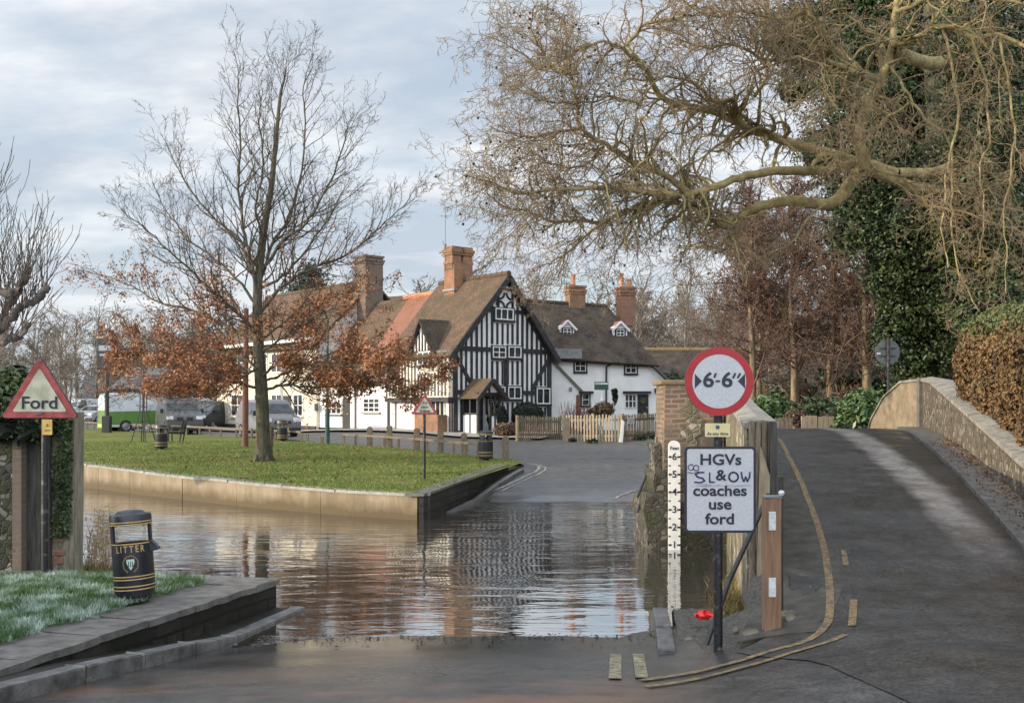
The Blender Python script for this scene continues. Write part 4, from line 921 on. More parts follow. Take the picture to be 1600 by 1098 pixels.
def chimney(house, c, wx, wy, z0, z1, ax, m='brick_red', pots=(), corb=True, flue_gap=False, name='chimney', potm='terracotta', lead=True):
    """brick stack; ax = (u, n) horizontal axes"""
    u, n = ax; Z = Vector((0, 0, 1)); k = (u, n, Z); c = Vector((c[0], c[1], 0)); b = MB()
    b.box(c+Z*(z0+z1)/2, (wx, wy, z1-z0), k)
    if corb:
        for q, (dz, h, e) in enumerate(((.42, .10, .10), (.28, .12, .17), (0.06, .12, .12))): b.box(c+Z*(z1-dz), (wx+e, wy+e, h), k)
    st = b.build(name, m, house)
    if lead:
        l = MB(); l.box(c+Z*(z0+.16*(z1-z0)), (wx+.12, wy+.12, .10), k); x = l.build('flashing', 'lead', st); x.location = (0, 0, 0)
    for i, (o, h) in enumerate(pots):
        p = MB(); p.lathe([(.0, 0), (.15, 0), (.15, .06), (.115, .10), (.105, h-.08), (.135, h-.06), (.135, h), (.09, h), (.085, h-.25), (0, h-.25)], c+u*o+Z*z1, 14); x = p.build('chimney_pot', potm, st, smooth=True); x.location = (0, 0, 0)
    return st

# ---------------- the half-timbered house
GA = 40.0
G = Fac((-2.7, 50.0), GA)                      # gable front
gu, gn = G.u, G.n; gv = -gn                    # gv runs back along the side wall
GW, GL, GZ0, GEZ, GRZ = 6.0, 5.2, 1.1, 5.08, 8.62
house = thing('timbered_house', 'black and white half timbered house with a steep tiled gable and twin brick chimney stack', 'house', (-.4, 53, 1.25))
half = GW/2
def gp(a, b, z): v = G.O+gu*a+gv*b; return Vector((v.x, v.y, z))
apex = half+.12
m = MB()
m.prism([gp(0, 0, GZ0), gp(GW, 0, GZ0), gp(GW, 0, GEZ), gp(apex, 0, GRZ), gp(0, 0, GEZ)], gv*GL)
m.build('wall', 'render_white', house)
S = Fac(gp(0, GL, 0), GA-90)                   # left side wall, seen from outside left to right
m = MB(); S.slab(m, 0.02, GEZ-2.28, GL+.0, GEZ-.05, 0.0, .28); m.build('jetty_wall', 'plaster_cream', house)
# roof: left slope, right slope
ov = .28; rz = GRZ+.14; sl = (GRZ-GEZ)/apex; sr = (GRZ-GEZ)/(GW-apex)
eL = gp(-.42, -ov, GEZ-.42*sl+.12); eLb = gp(-.42, GL+.1, GEZ-.42*sl+.12); rF = gp(apex, -ov, rz); rB = gp(apex, GL+.1, rz); eR = gp(GW+.35, -ov, GEZ-.35*sr+.12); eRb = gp(GW+.35, GL+.1, GEZ-.35*sr+.12)
m = MB(); roof_slab(m, eLb, eL, rF, rB); roof_slab(m, eR, eRb, rB, rF); roof = m.build('roof', 'tile_brown', house)
m = MB(); ridge_tiles(m, rF, rB, .14); x = m.build('ridge_tile', 'tile_brown', roof); x.location = (0, 0, 0)
# barge boards
m = MB()
for e, sgn in ((eL, 1), (eR, -1)):
    a = e+gn*(.045)-Vector((0, 0, .16)); b = rF+gn*.045-Vector((0, 0, .16)); d = (b-a).normalized(); m.bar(a, b, .06, .26, gn.cross(d)*sgn)
x = m.build('barge_board', 'timber_black', roof); x.location = (0, 0, 0)
# timber frame on the gable
def roofz(a): return GEZ+a*sl if a < apex else GEZ+(GW-a)*sr
m = MB(); TW = .15; O = .05
def zpx(py, a): return EYE-(py-HOR)*G.D(a)/FPX
bea = [(539, 'mid'), (602, 'low'), (478, 'collar')]
z_mid, z_low, z_col = 5.12, 3.10, 6.98
skip = [(772, 802, 479, 502), (767, 790, 539, 561), (792, 814, 539, 561), (767, 789, 602, 625), (791, 814, 602, 625), (836, 859, 604, 633)]
wins = [tuple(list(map(lambda v: v, s))) for s in skip]
def blocked(a, z0, z1):
    """cut a stud into pieces clear of the windows"""
    seg = [(z0, z1)]
    for x0, x1, y0, y1 in skip:
        a0, a1 = G.s_of(x0), G.s_of(x1)
        if a0-.02 < a < a1+.02:
            zt = G.sz((x0+x1)/2, y0)[1]+.04; zb = G.sz((x0+x1)/2, y1)[1]-.10; ns = []
            for p, q in seg:
                if q <= zb or p >= zt: ns.append((p, q)); continue
                if p < zb: ns.append((p, zb))
                if q > zt: ns.append((zt, q))
            seg = ns
    return seg
rgt = random.Random(3)
sp = .298; a = .16
while a < GW-.1:
    for z0, z1 in ((GZ0+.1, z_low-.1), (z_low+.1, z_mid-.11), (z_mid+.11, z_col-.1), (z_col+.1, 9)):
        z1 = min(z1, roofz(a)-.12)
        if z1-z0 < .12: continue
        if z_col < z0 < 7.5 and abs(a-apex) < .30: continue
        for p, q in blocked(a, z0, z1):
            if q-p > .08:
                w = .108+rgt.uniform(-.018, .022); G.slab(m, a-w/2, p, a+w/2, q, 0, O)
    a += sp+rgt.uniform(-.025, .025)
for z, h in ((z_mid, .21), (z_low, .20)): G.slab(m, .02, z-h/2, GW-.02, z+h/2, 0, O+.02)
w = (GRZ-z_col)/sl; G.slab(m, apex-w+.02, z_col-.09, apex+(GRZ-z_col)/sr-.02, z_col+.09, 0, O+.02)
zt = 8.02; w = (GRZ-zt)/sl; G.slab(m, apex-w+.02, zt-.05, apex+(GRZ-zt)/sr-.02, zt+.05, 0, O+.01)
for x in (0.09, GW-.10): G.slab(m, x-.12, GZ0, x+.12, GEZ-.05, 0, O+.03)
G.slab(m, G.s_of(790)-.11, z_low+.1, G.s_of(790)+.11, 4.62, 0, O+.01)
G.strut(m, .12, 4.78, 1.18, 3.25, .17, O+.03); G.strut(m, GW-.15, 4.75, GW-1.25, 3.25, .17, O+.03)
G.strut(m, .10, GEZ-.05, apex-.05, GRZ-.12, .24, O+.04); G.strut(m, GW-.10, GEZ-.05, apex+.05, GRZ-.12, .24, O+.04)
# diamond of curved braces in the gable head
ca, cz = apex-.02, 7.5
for q in range(4):
    for i in range(4):
        t0, t1 = i/4, (i+1)/4
        f = lambda t: (ca+(.36-.30*math.sin(t*math.pi/2))*(1 if q in (0, 3) else -1), cz+(.36-.30*math.cos(t*math.pi/2))*(1 if q < 2 else -1))
        G.strut(m, *f(t0), *f(t1), .085, O+.005)
for da in (-.44, .44): G.slab(m, ca+da-.055, z_col+.1, ca+da+.055, min(zt-.05, roofz(ca+da)-.14), 0, O)
m.build('timber_frame', 'timber_black', house)
window(house, G, 772.5, 482, 801, 500, 3, 1, base=.04, surround='timber_black')
window(house, G, 768.5, 541.5, 789, 559, 2, 2, base=.04, surround='timber_black'); window(house, G, 793, 541.5, 813, 559, 2, 1, base=.04, surround='timber_black')
window(house, G, 768.5, 604, 788, 623, 2, 1, base=.04, surround='timber_black'); window(house, G, 792.5, 604, 813, 623, 2, 1, base=.04, surround='timber_black'); window(house, G, 837, 606, 858, 631, 2, 1, base=.04, surround='timber_black')
# side wall: jettied upper storey with close studs, window, gablet
m = MB(); a = .12
JB = .28
sw = (S.s_of(660), S.s_of(687))
while a < GL-.05:
    for p, q in ((GEZ-2.15, GEZ-.15),):
        if sw[0]-.05 < a < sw[1]+.05:
            S.slab(m, a-.05, p, a+.05, 3.98, JB, JB+.04)
        else: S.slab(m, a-.05, p, a+.05, q, JB, JB+.04)
    a += .27
S.slab(m, .02, GEZ-.17, GL, GEZ-.05, JB, JB+.05)
for a in (.5, GL-.25, 2.2): S.slab(m, a-.06, 1.2, a+.06, 2.75, 0, .04)
m.build('timber_frame', 'timber_grey', house)
m = MB(); S.slab(m, 0, GEZ-2.42, GL+.05, GEZ-2.22, -.02, JB+.06); S.slab(m, GL-.26, 1.2, GL-.02, GEZ-2.42, 0.0, .06); m.build('jetty_beam', 'timber_black', house)
window(house, S, 661, 549, 687, 570, 3, 2, base=JB+.01, sill='timber_grey')
window(house, S, 668, 612, 696, 650, 4, 1, base=.01, frame='plaster_cream')
m = MB(); a0, a1 = S.s_of(662), S.s_of(699); S.slab(m, a0, 1.0, a1, 2.05, .0, .55); m.build('brick_base', 'brick_orange', house, bevel=.02)
# gablet on the left slope
gc = S.s_of(670); gw = 1.15; gz0, gz1 = GEZ-.02, 6.55
m = MB(); m.prism([S.pt(gc-gw*.72, gz0, JB+.08), S.pt(gc+gw*.72, gz0, JB+.08), S.pt(gc, gz1-.14, JB+.08)], -S.n*1.2); gab = m.build('dormer', 'render_white', house)
m = MB()
for i in range(-3, 4): 
    x = gc+i*.24; zt_ = gz0+(1-abs(x-gc)/(gw*.72))*(gz1-.14-gz0)-.05
    if zt_ > gz0+.1: S.slab(m, x-.05, gz0, x+.05, zt_, JB+.08, JB+.12)
x = m.build('stud', 'timber_black', gab); x.location = (0, 0, 0)
m = MB(); f_ = JB+.30
A = S.pt(gc-gw*.92, gz0-.16, f_); B = S.pt(gc+gw*.92, gz0-.16, f_); T = S.pt(gc, gz1, f_); bk = -S.n*1.75
Ab, Bb, Tb = A+bk, B+bk, T+bk
m.prism([A+bk*0, T, T-Vector((0, 0, .13)), A+S.u*.11], bk); m.prism([T, B, B-S.u*.11, T-Vector((0, 0, .13))], bk); x = m.build('dormer_roof', 'tile_dark', gab); x.location = (0, 0, 0)
# main chimney: two joined octagonal-looking stacks on a base
cc_ = gp(apex-.1, 3.6, 0)
st = chimney(house, cc_, 1.15, .85, 8.0, 9.55, (gu, gv), 'brick_orange', corb=False)
m = MB()
for o in (-.34, .34):
    for (ww, z0, z1) in ((.56, 9.3, 10.05), (.66, 9.55, 9.68), (.68, 10.0, 10.12), (.76, 10.12, 10.28), (.62, 10.28, 10.42)):
        c = cc_+gu*o; m.box((c.x, c.y, (z0+z1)/2), (ww-.004*(z0 > 10), ww+.1, z1-z0), (gu, gv, Vector((0, 0, 1))))
x = m.build('chimney_stack', 'brick_orange', st); x.location = (0, 0, 0)
m = MB(); a = cc_+gu*-.66+gv*.2; m.tube([(a.x, a.y, 9.2), (a.x, a.y, 12.0)], .010, 6)
for k in range(5): m.tube([(a.x-.35+.04*k, a.y, 11.95-.0*k), (a.x+.35-.04*k, a.y, 11.95)] if k == 0 else [(a.x+.12*k-.3, a.y-.25, 11.95), (a.x+.12*k-.3, a.y+.25, 11.95)], .006, 5)
x = m.build('aerial', 'metal_black', st); x.location = (0, 0, 0)
# porch projecting from the gable
pa0, pa1 = G.s_of(722), G.s_of(763); pd = 1.25; pe = 3.0; pr = 3.72
pa0 -= .05; pa1 -= .30
m = MB()
for (a0, a1, o0, o1) in ((pa0, pa0+.08, .02, pd), (pa1-.08, pa1, .02, pd)): G.slab(m, a0, 1.1, a1, 2.05, o0, o1)
G.slab(m, lerp(pa0, pa1, .55), 1.1, pa1-.08, 2.05, pd-.08, pd)
m.prism([G.pt(pa0, pe, pd), G.pt(pa1, pe, pd), G.pt((pa0+pa1)/2, pr-.1, pd)], -G.n*.06)
porch = m.build('porch', 'render_white', house)
m = MB(); 
for a in (pa0+.05, pa1-.05, lerp(pa0, pa1, .55)): G.slab(m, a-.06, 1.1, a+.06, pe, pd-.06, pd+.03)
for a in (pa0+.3, pa0+.0): pass
G.slab(m, pa0-.06, pe-.09, pa1+.06, pe+.07, pd-.03, pd+.04); G.slab(m, (pa0+pa1)/2-.05, pe+.07, (pa0+pa1)/2+.05, pr-.15, pd, pd+.03)
G.slab(m, lerp(pa0, pa1, .76)-.045, 1.1, lerp(pa0, pa1, .76)+.045, pe-.09, pd-.03, pd+.02); G.slab(m, lerp(pa0, pa1, .55)+.06, 2.0, pa1-.11, 2.1, pd-.02, pd+.03)
for o in (.05, .62, pd-.1): G.slab(m, pa0-.02, 1.1, pa0+.0, pe, o, o+.1)
G.slab(m, pa0-.03, 2.05, pa0-.0, 2.14, .02, pd)
x = m.build('porch_frame', 'timber_black', porch); x.location = (0, 0, 0)
m = MB(); G.slab(m, pa0+.1, 1.1, pa1-.1, pe, .05, .09); x = m.build('door', 'timber_black', porch); x.location = (0, 0, 0)
m = MB(); am = (pa0+pa1)/2; A = G.pt(pa0-.25, pe-.22, pd+.28); T = G.pt(am, pr, pd+.28); B = G.pt(pa1+.25, pe-.22, pd+.28); bk = -G.n*(pd+.26)
m.prism([A, A+G.u*.12, T-Vector((0, 0, .13)), T], bk); m.prism([T, T-Vector((0, 0, .13)), B-G.u*.12, B], bk); x = m.build('porch_roof', 'tile_brown', porch); x.location = (0, 0, 0)
m = MB(); m.bar(A+G.n*.03-Vector((0, 0, .07)), T+G.n*.03-Vector((0, 0, .07)), .05, .18, G.n.cross((T-A).normalized())); m.bar(B+G.n*.03-Vector((0, 0, .07)), T+G.n*.03-Vector((0, 0, .07)), .05, .18, G.n.cross((T-B).normalized())); x = m.build('porch_barge_board', 'timber_black', porch); x.location = (0, 0, 0)
m = MB(); G.slab(m, .0, 1.0, GW, 1.32, 0, .06); m.build('plinth', 'quay_stone', house)

# ---------------- white terrace with tiled roof, running back on the left of the timbered house
TE = 12.2
def tp(b, d, z): v = gp(0, b, 0)+gu*d; return Vector((v.x, v.y, z))
terr = thing('terrace_house', 'low white cottage row under a brown and red tiled roof, beside the timbered house', 'house', (-6.5, 56, 1.2))
TS = Fac(tp(TE, 0.05, 0), GA-90)
Tp = lambda px: TS.s_of(px)
TL = TE-GL
m = MB(); d = 6.4; e0, rg_ = 4.02, 8.25
m.prism([tp(TE, .05, .6), tp(TE, .05, e0-.2), tp(TE, 3.2, rg_-.35), tp(TE, d, e0-.2), tp(TE, d, .6)][::-1], -gv*(TL-.02)); m.build('wall', 'render_white', terr)
slp = (rg_-e0)/3.2
def rp_(b, d_): return tp(b, d_, rg_-(3.2-d_)*slp if d_ < 3.2 else rg_-(d_-3.2)*slp)
m = MB(); roof_slab(m, rp_(TE+.05, -.3), rp_(8.1, -.3), rp_(8.1, 3.2), rp_(TE+.05, 3.2)); m.build('roof', 'tile_brown', terr)
m = MB(); roof_slab(m, rp_(8.1, -.32)+Vector((0, 0, .05)), rp_(GL+.0, -.32)+Vector((0, 0, .05)), rp_(GL+.0, 3.2)+Vector((0, 0, .06)), rp_(8.1, 3.2)+Vector((0, 0, .06))); rr_ = m.build('roof', 'tile_red', terr); rr_['label'] = 'newer red tiled part of the roof'
m = MB(); roof_slab(m, rp_(GL, 6.6), rp_(TE+.05, 6.6), rp_(TE+.05, 3.2), rp_(GL, 3.2)); m.build('roof', 'tile_brown', terr)
m = MB(); ridge_tiles(m, rp_(8.6, 3.2)+Vector((0, 0, .05)), rp_(GL, 3.2)+Vector((0, 0, .05)), .15); m.build('ridge_tile', 'terracotta', terr)
window(terr, TS, 568.5, 622, 594, 644, 3, 3, base=.0, sill='concrete'); window(terr, TS, 511, 628, 534, 647, 3, 2, sill='timber_grey')
door(terr, TS, 605.5, 623, 617, 668, 'timber_black'); door(terr, TS, 535.5, 622, 547, 668, 'wood_dark')
m = MB(); TS.slab(m, 0, .6, TL-.1, 1.32, 0, .05); m.build('plinth', 'quay_stone', terr)
m = MB(); a = Tp(557); m.tube([TS.pt(a, 1.2, .08), TS.pt(a, 3.9, .08)], .045, 8); m.build('downpipe', 'metal_black', terr)
# ---------------- cream house, taller, further back
CE0, CE1 = TE, 24.6
cr = thing('cream_house', 'tall cream two storey house behind the oak tree with a large brick chimney', 'house', (-13, 62, 1.1))
CS = Fac(tp(CE1, -.15, 0), GA-90)
m = MB(); e0, rg_ = 6.25, 9.55
m.prism([tp(CE1, -.15, .5), tp(CE1, -.15, e0-.4), tp(CE1, 3.4, rg_-.35), tp(CE1, 7, e0-.4), tp(CE1, 7, .5)][::-1], -gv*(CE1-CE0)); m.build('wall', 'render_cream', cr)
m = MB(); m.face([tp(CE0-.012, 0, 3), tp(CE0-.012, 6.9, 3), tp(CE0-.012, 6.9, e0-.3), tp(CE0-.012, 3.4, rg_-.3), tp(CE0-.012, 0, e0-.3)]); m.build('gable_wall', 'render_white_shaded', cr)  # white gable end, its shade put into a greyer colour
slp = (rg_-e0)/3.4
def rp_(b, d_): return tp(b, d_, rg_-abs(3.4-d_)*slp)
m = MB(); roof_slab(m, rp_(CE1+.2, -.55), rp_(CE0-.25, -.55), rp_(CE0-.25, 3.4), rp_(CE1+.2, 3.4)); roof_slab(m, rp_(CE0-.25, 7.3), rp_(CE1+.2, 7.3), rp_(CE1+.2, 3.4), rp_(CE0-.25, 3.4)); roof = m.build('roof', 'tile_brown', cr)
m = MB(); ridge_tiles(m, rp_(CE1+.2, 3.4), rp_(CE0-.25, 3.4), .14); x = m.build('ridge_tile', 'tile_brown', roof); x.location = (0, 0, 0)
c = tp(CE0-.35, 3.0, 0); chimney(cr, c, 1.15, 1.1, 6.5, 10.85, (gu, gv), 'brick_brown', corb=True, lead=False)
for x0, x1 in ((362, 382), (398, 418), (425, 441), (459, 474)):
    window(cr, CS, x0, 552, x1, 582, 2, 2); window(cr, CS, x0, 616, x1, 650, 2, 2, sill='render_cream')
door(cr, CS, 443, 618, 455, 668, 'dark_paint')
m = MB(); CS.slab(m, 0, .5, CE1-CE0, 1.38, 0, .06); m.build('plinth', 'timber_black', cr)
m = MB(); CS.slab(m, 0, 6.02, CE1-CE0, 6.2, .02, .42); m.build('gutter', 'white_paint', cr)
m = MB(); a = CS.s_of(495); m.box(CS.pt(a, 2.4, .04), (.3, .06, .4), (CS.u, -CS.n, CS.z)); m.build('notice_box', 'timber_black', cr)
# roof of a house standing behind the terrace
bh = thing('rear_house', 'house behind the terrace, only its brown gable roof showing above the red tiles', 'house', (-7, 68, 1.2))
m = MB(); o = Vector((-5.2, 68, 0)); u_ = Vector((-.93, .36, 0)); v_ = Vector((.36, .93, 0))
q = lambda a, b, z: Vector(((o+u_*a+v_*b).x, (o+u_*a+v_*b).y, z))
m.prism([q(0, 0, .5), q(0, 4.5, .5), q(0, 4.5, 7.1), q(0, 2.25, 9.5), q(0, 0, 7.1)], u_*9); m.build('wall', 'timber_grey', bh)
m = MB(); roof_slab(m, q(9, -.4, 6.7), q(-.3, -.4, 6.7), q(-.3, 2.25, 9.75), q(9, 2.25, 9.55)); roof_slab(m, q(-.3, 4.9, 6.7), q(9, 4.9, 6.7), q(9, 2.25, 9.55), q(-.3, 2.25, 9.75)); m.build('roof', 'tile_brown', bh)
m = MB(); m.bar(q(-.35, 0, 6.95), q(-.35, 2.25, 9.5), .05, .2, u_); m.bar(q(-.35, 4.5, 6.95), q(-.35, 2.25, 9.5), .05, .2, u_); m.build('barge_board', 'timber_black', bh)

# ---------------- white cottages on the right
WA = 16.0
WO = Fac((P(855, 0, 55.4).x, 55.4), WA)
cot = thing('white_cottage', 'pair of white cottages with dark tiled roof, two small dormers and two brick chimneys', 'house', (5, 57, 1.2))
wl = WO.s_of(1021); wz0 = 1.0
def wp(a, b, z): v = WO.O+WO.u*a-WO.n*b; return Vector((v.x, v.y, z))
ezl, ezr = WO.sz(865, 556)[1], WO.sz(1021, 568)[1]; wr = 8.0; dep = 3.0
wl2 = WO.s_of(1056)
m = MB(); zl2 = WO.sz(1056, 607)[1]
m.prism([wp(0, 0, wz0), wp(wl2, 0, wz0), wp(wl2, 0, zl2), wp(wl, 0, ezr), wp(0, 0, ezl)], -WO.n*5.5); m.build('wall', 'render_white', cot)
slp = (wr-ezl)/dep
rr0 = WO.s_of(986)-.15
m = MB()
roof_slab(m, wp(-.6, -.35, ezl-.15), wp(wl+.15, -.35, ezr-.12), wp(rr0, dep, wr-.1), wp(-.6, dep, wr+.1)); roof_slab(m, wp(wl+.15, 6.2, 4.8), wp(-.6, 6.2, 4.8), wp(-.6, dep, wr+.1), wp(rr0, dep, wr-.1))
roof_slab(m, wp(wl+.2, -.35, ezr-.15), wp(wl+.5, 6, ezr-.1), wp(rr0, dep+.1, wr-.12), wp(rr0, dep, wr-.1))
roof = m.build('roof', 'tile_dark', cot)
m = MB(); ridge_tiles(m, wp(-.6, dep, wr+.1), wp(rr0, dep, wr-.1), .13); x = m.build('ridge_tile', 'tile_dark', roof); x.location = (0, 0, 0)
# lean-to slope at the right end (frosted slates) and fascia
m = MB(); A = wp(wl-.1, -.32, ezr-.05); B = wp(wl2+.3, -.32, zl2-.25); m.prism([A, A-Vector((0, 0, .13)), B-Vector((0, 0, .13)), B], -WO.n*6); m.build('lean_to_roof', 'slate', cot)
m = MB(); WO.slab(m, WO.s_of(862), WO.sz(865, 561)[1]+.02, WO.s_of(905), WO.sz(865, 545)[1], .30, .42); m.build('lead_strip', 'lead', cot)
window(cot, WO, 898, 563, 915, 580, 2, 2, surround='timber_black'); window(cot, WO, 977, 566, 994, 583, 2, 2, surround='timber_black')
window(cot, WO, 909, 615.5, 920, 633, 1, 2, surround='timber_black')
window(cot, WO, 976, 616, 994, 637, 3, 2)
door(cot, WO, 996, 616, 1013, 655, 'timber_black')
door(cot, WO, 900, 617, 908, 655, 'brick_red')
m = MB(); a0, a1 = WO.s_of(973), WO.s_of(1015); z = WO.sz(994, 614)[1]; WO.slab(m, a0, z-.02, a1, z+.10, 0, .22); m.build('door_hood', 'timber_black', cot)
m = MB(); a0, a1 = WO.s_of(904), WO.s_of(925); z = WO.sz(914, 611)[1]; WO.slab(m, a0, z-.12, a1, z, 0, .25); m.build('door_hood', 'timber_black', cot)
m = MB(); a, z = WO.sz(1004, 626); m.lathe([(.0, 0), (.16, 0), (.16, .03), (.1, .05), (.1, .02), (0, .02)], (0, 0, 0), 16, axis='y'); 
off = WO.pt(a, z, .05); m.v = [Vector((off.x+v.x*WO.u.x-v.y*0, off.y+v.x*WO.u.y-abs(v.y), off.z+v.z)) for v in m.v]; m.build('wreath', 'shrub_leaf', cot)
m = MB(); m.bar(WO.px(863, 564, .06), WO.px(910, 613, .06), .10, .13, WO.n.cross((WO.px(910, 613)-WO.px(863, 564)).normalized())); m.build('sloping_timber', 'timber_grey', cot)
m = MB(); pts = [WO.px(955, 566, .10), WO.px(952, 570, .12), WO.px(946.5, 573, .10), WO.px(946.5, 600, .07), WO.px(946.5, 650, .07)]; m.tube(pts, .05, 8); m.build('downpipe', 'metal_black', cot)
m = MB(); a, z = WO.sz(1024, 608); m.box(WO.pt(a, z, .10), (.12, .2, .10), (WO.u, -WO.n, WO.z)); m.box(WO.pt(a, z-.12, .13), (.16, .14, .16), (WO.u, -WO.n, WO.z)); m.build('wall_lamp', 'metal_black', cot, bevel=.02)
m = MB(); a, z = WO.sz(891, 608); m.box(WO.pt(a, z, .03), (.16, .06, .2), (WO.u, -WO.n, WO.z)); m.build('wall_vent', 'concrete', cot)
for px0, py0 in ((886, 517), (969, 519)):
    # dormer: a little gabled box on the slope
    dd = 1.25; Dm = WO.D(WO.s_of(px0))+dd*.95; a = WO.s_of(px0); a = ((px0-800)/FPX*(WO.O.y+dd*WO.u.x)-(WO.O.x-WO.n.x*dd))/(WO.u.x-(px0-800)/FPX*WO.u.y)
    z1 = EYE-(py0-16-HOR)*Dm/FPX; z0 = EYE-(py0+9-HOR)*Dm/FPX; hw = .40; m = MB()
    m.prism([wp(a-hw, dd, z0), wp(a+hw, dd, z0), wp(a+hw, dd, z1-.30), wp(a, dd, z1), wp(a-hw, dd, z1-.30)], -WO.n*1.6); dm = m.build('dormer', 'render_white', cot)
    m = MB(); A = wp(a-hw-.1, dd-.1, z1-.42); T = wp(a, dd-.1, z1+.06); B = wp(a+hw+.1, dd-.1, z1-.42); th = Vector((0, 0, .06))
    m.prism([A, A+WO.u*.08, T-th, T], -WO.n*1.6); m.prism([T, T-th, B-WO.u*.08, B], -WO.n*1.6); x = m.build('dormer_roof', 'brick_orange', dm); x.location = (0, 0, 0)
    m = MB(); m.bar(A-th*.8+WO.n*.03, T-th*.8+WO.n*.03, .05, .10, WO.n.cross((T-A).normalized())); m.bar(B-th*.8+WO.n*.03, T-th*.8+WO.n*.03, .05, .10, WO.n.cross((T-B).normalized())); x = m.build('barge_board', 'white_paint', dm); x.location = (0, 0, 0)
    F2 = Fac(wp(0, dd, 0), WA); w = window(cot, F2, 0, 0, 0, 0, 2, 2, frame='white_paint', world=(a-.22, z1-.40, a+.22, z0+.12), surround='timber_black')
for px0, py1, py2, w_, pots in ((899, 447, 490, .9, ((-.12, .62),)), (977, 449, 500, .85, ((-.22, .75), (.22, .45)))):
    b = dep+.1; k = (px0-800)/FPX; a = (k*(WO.O.y+b*WO.u.x)-(WO.O.x-WO.n.x*b))/(WO.u.x-k*WO.u.y); c = wp(a, b, 0); D_ = c.y
    chimney(cot, c, w_, .75, EYE-(py2+10-HOR)*D_/FPX, EYE-(py1-HOR)*D_/FPX, (WO.u, -WO.n), 'brick_orange' if px0 < 920 else 'brick_red', pots=pots, lead=False)
# outbuilding roof behind, right of the cottages
ob = thing('outbuilding', 'low dark tiled outbuilding roof behind the right end of the white cottages', 'house', (10, 66, 1.2))
o = P(1008, 0, 66); o.z = 0
m = MB(); m.box((o.x+3.2, o.y+2.5, 2.4), (6.2, 4.6, 2.9)); m.build('wall', 'brick_brown', ob)
m = MB(); z0, z1 = P(0, 606, 66).z, P(0, 547, 68).z; roof_slab(m, (o.x-.3, 65.7, z0), (o.x+6.8, 65.7, z0), (o.x+6.8, 68.4, z1), (o.x-.3, 68.4, z1)); roof_slab(m, (o.x+6.8, 71, z0), (o.x-.3, 71, z0), (o.x-.3, 68.4, z1), (o.x+6.8, 68.4, z1)); m.build('roof', 'tile_dark', ob)
m = MB(); ridge_tiles(m, (o.x-.3, 68.4, z1+.03), (o.x+6.8, 68.4, z1+.03), .15); m.build('ridge_tile', 'lichen', ob)

# ---------------- far houses on the left
def simple_house(label, px0, px1, D, yb, ye, yr, wm, rm, depth=6, ang=8, wins=(), gable=False, name='cottage', chim=None):
    F = Fac((P(px0, 0, D).x, D), ang); L = F.s_of(px1); z0 = .4; ze = P(0, ye, D).z; zr_ = P(0, yr, D+depth/2).z
    h = thing(name, label, 'house', (F.O.x, F.O.y, 1.0))
    q = lambda a, b, z: Vector(((F.O+F.u*a-F.n*b).x, (F.O+F.u*a-F.n*b).y, z))
    m = MB(); m.prism([q(0, 0, z0), q(0, depth, z0), q(0, depth, ze), q(0, depth/2, zr_-.15), q(0, 0, ze)][::-1], F.u*L); m.build('wall', wm, h)
    m = MB(); roof_slab(m, q(-.3, -.35, ze-.1), q(L+.3, -.35, ze-.1), q(L+.3, depth/2, zr_), q(-.3, depth/2, zr_)); roof_slab(m, q(L+.3, depth+.35, ze-.1), q(-.3, depth+.35, ze-.1), q(-.3, depth/2, zr_), q(L+.3, depth/2, zr_)); m.build('roof', rm, h)
    for w in wins: window(h, F, *w, sill='white_paint')
    if chim:
        a = F.s_of(chim); chimney(h, q(a, depth/2, 0), .8, .6, zr_-.6, zr_+1.1, (F.u, -F.n), 'brick_brown', pots=((0, .4),), lead=False)
    return h
simple_house('grey slated house seen through the oak leaves left of the cream house', 262, 352, 78, 668, 592, 520, 'render_cream', 'slate', 8, -6, ((300, 618, 312, 640), (325, 618, 338, 640)), chim=275)
simple_house('long low white building behind the parked vans', 226, 330, 71, 668, 612, 586, 'render_white', 'tile_dark', 5, 4, ((300, 622, 310, 640),))
simple_house('small far brick house with grey roof at the left end of the village road', 126, 175, 112, 660, 622, 588, 'brick_brown', 'slate', 7, 10, ((140, 630, 147, 640), (156, 630, 163, 640)), chim=150)
simple_house('far house with a pale slate roof behind the pub sign', 176, 238, 100, 660, 606, 574, 'brick_brown', 'slate', 8, -14, ((190, 615, 198, 628), (212, 615, 220, 628)), chim=205)
# a brick house added off the left edge of the view to shade the near bank
hh = thing('shade_house', 'unseen brick house with a tiled roof, added left of the near quay for its shade', 'house', (-17, 0, .8))
m = MB(); m.prism([(-13, -12, .2), (-13, 7.2, .2), (-13, 7.2, 5.4), (-13, -12, 5.4)], (-8, 0, 0)); m.prism([(-13, -12, 5.4), (-17, -12, 8.4), (-21, -12, 5.4)], (0, 19.2, 0)); m.build('wall', 'brick_red', hh)
m = MB(); roof_slab(m, (-12.6, -12.3, 5.2), (-12.6, 7.5, 5.2), (-17, 7.5, 8.6), (-17, -12.3, 8.6)); roof_slab(m, (-21.4, 7.5, 5.2), (-21.4, -12.3, 5.2), (-17, -12.3, 8.6), (-17, 7.5, 8.6)); m.build('roof', 'tile_brown', hh)
HF = Fac((-13, -12), 90)
for a in (2, 7, 12, 16.5):
    window(hh, HF, 0, 0, 0, 0, 2, 3, world=(a, 5.0, a+1.1, 3.7), sill='concrete'); window(hh, HF, 0, 0, 0, 0, 2, 3, world=(a, 2.5, a+1.1, 1.1), sill='concrete')
door(hh, HF, 0, 0, 0, 0, world=(9.6, 2.7, 10.6, .6))
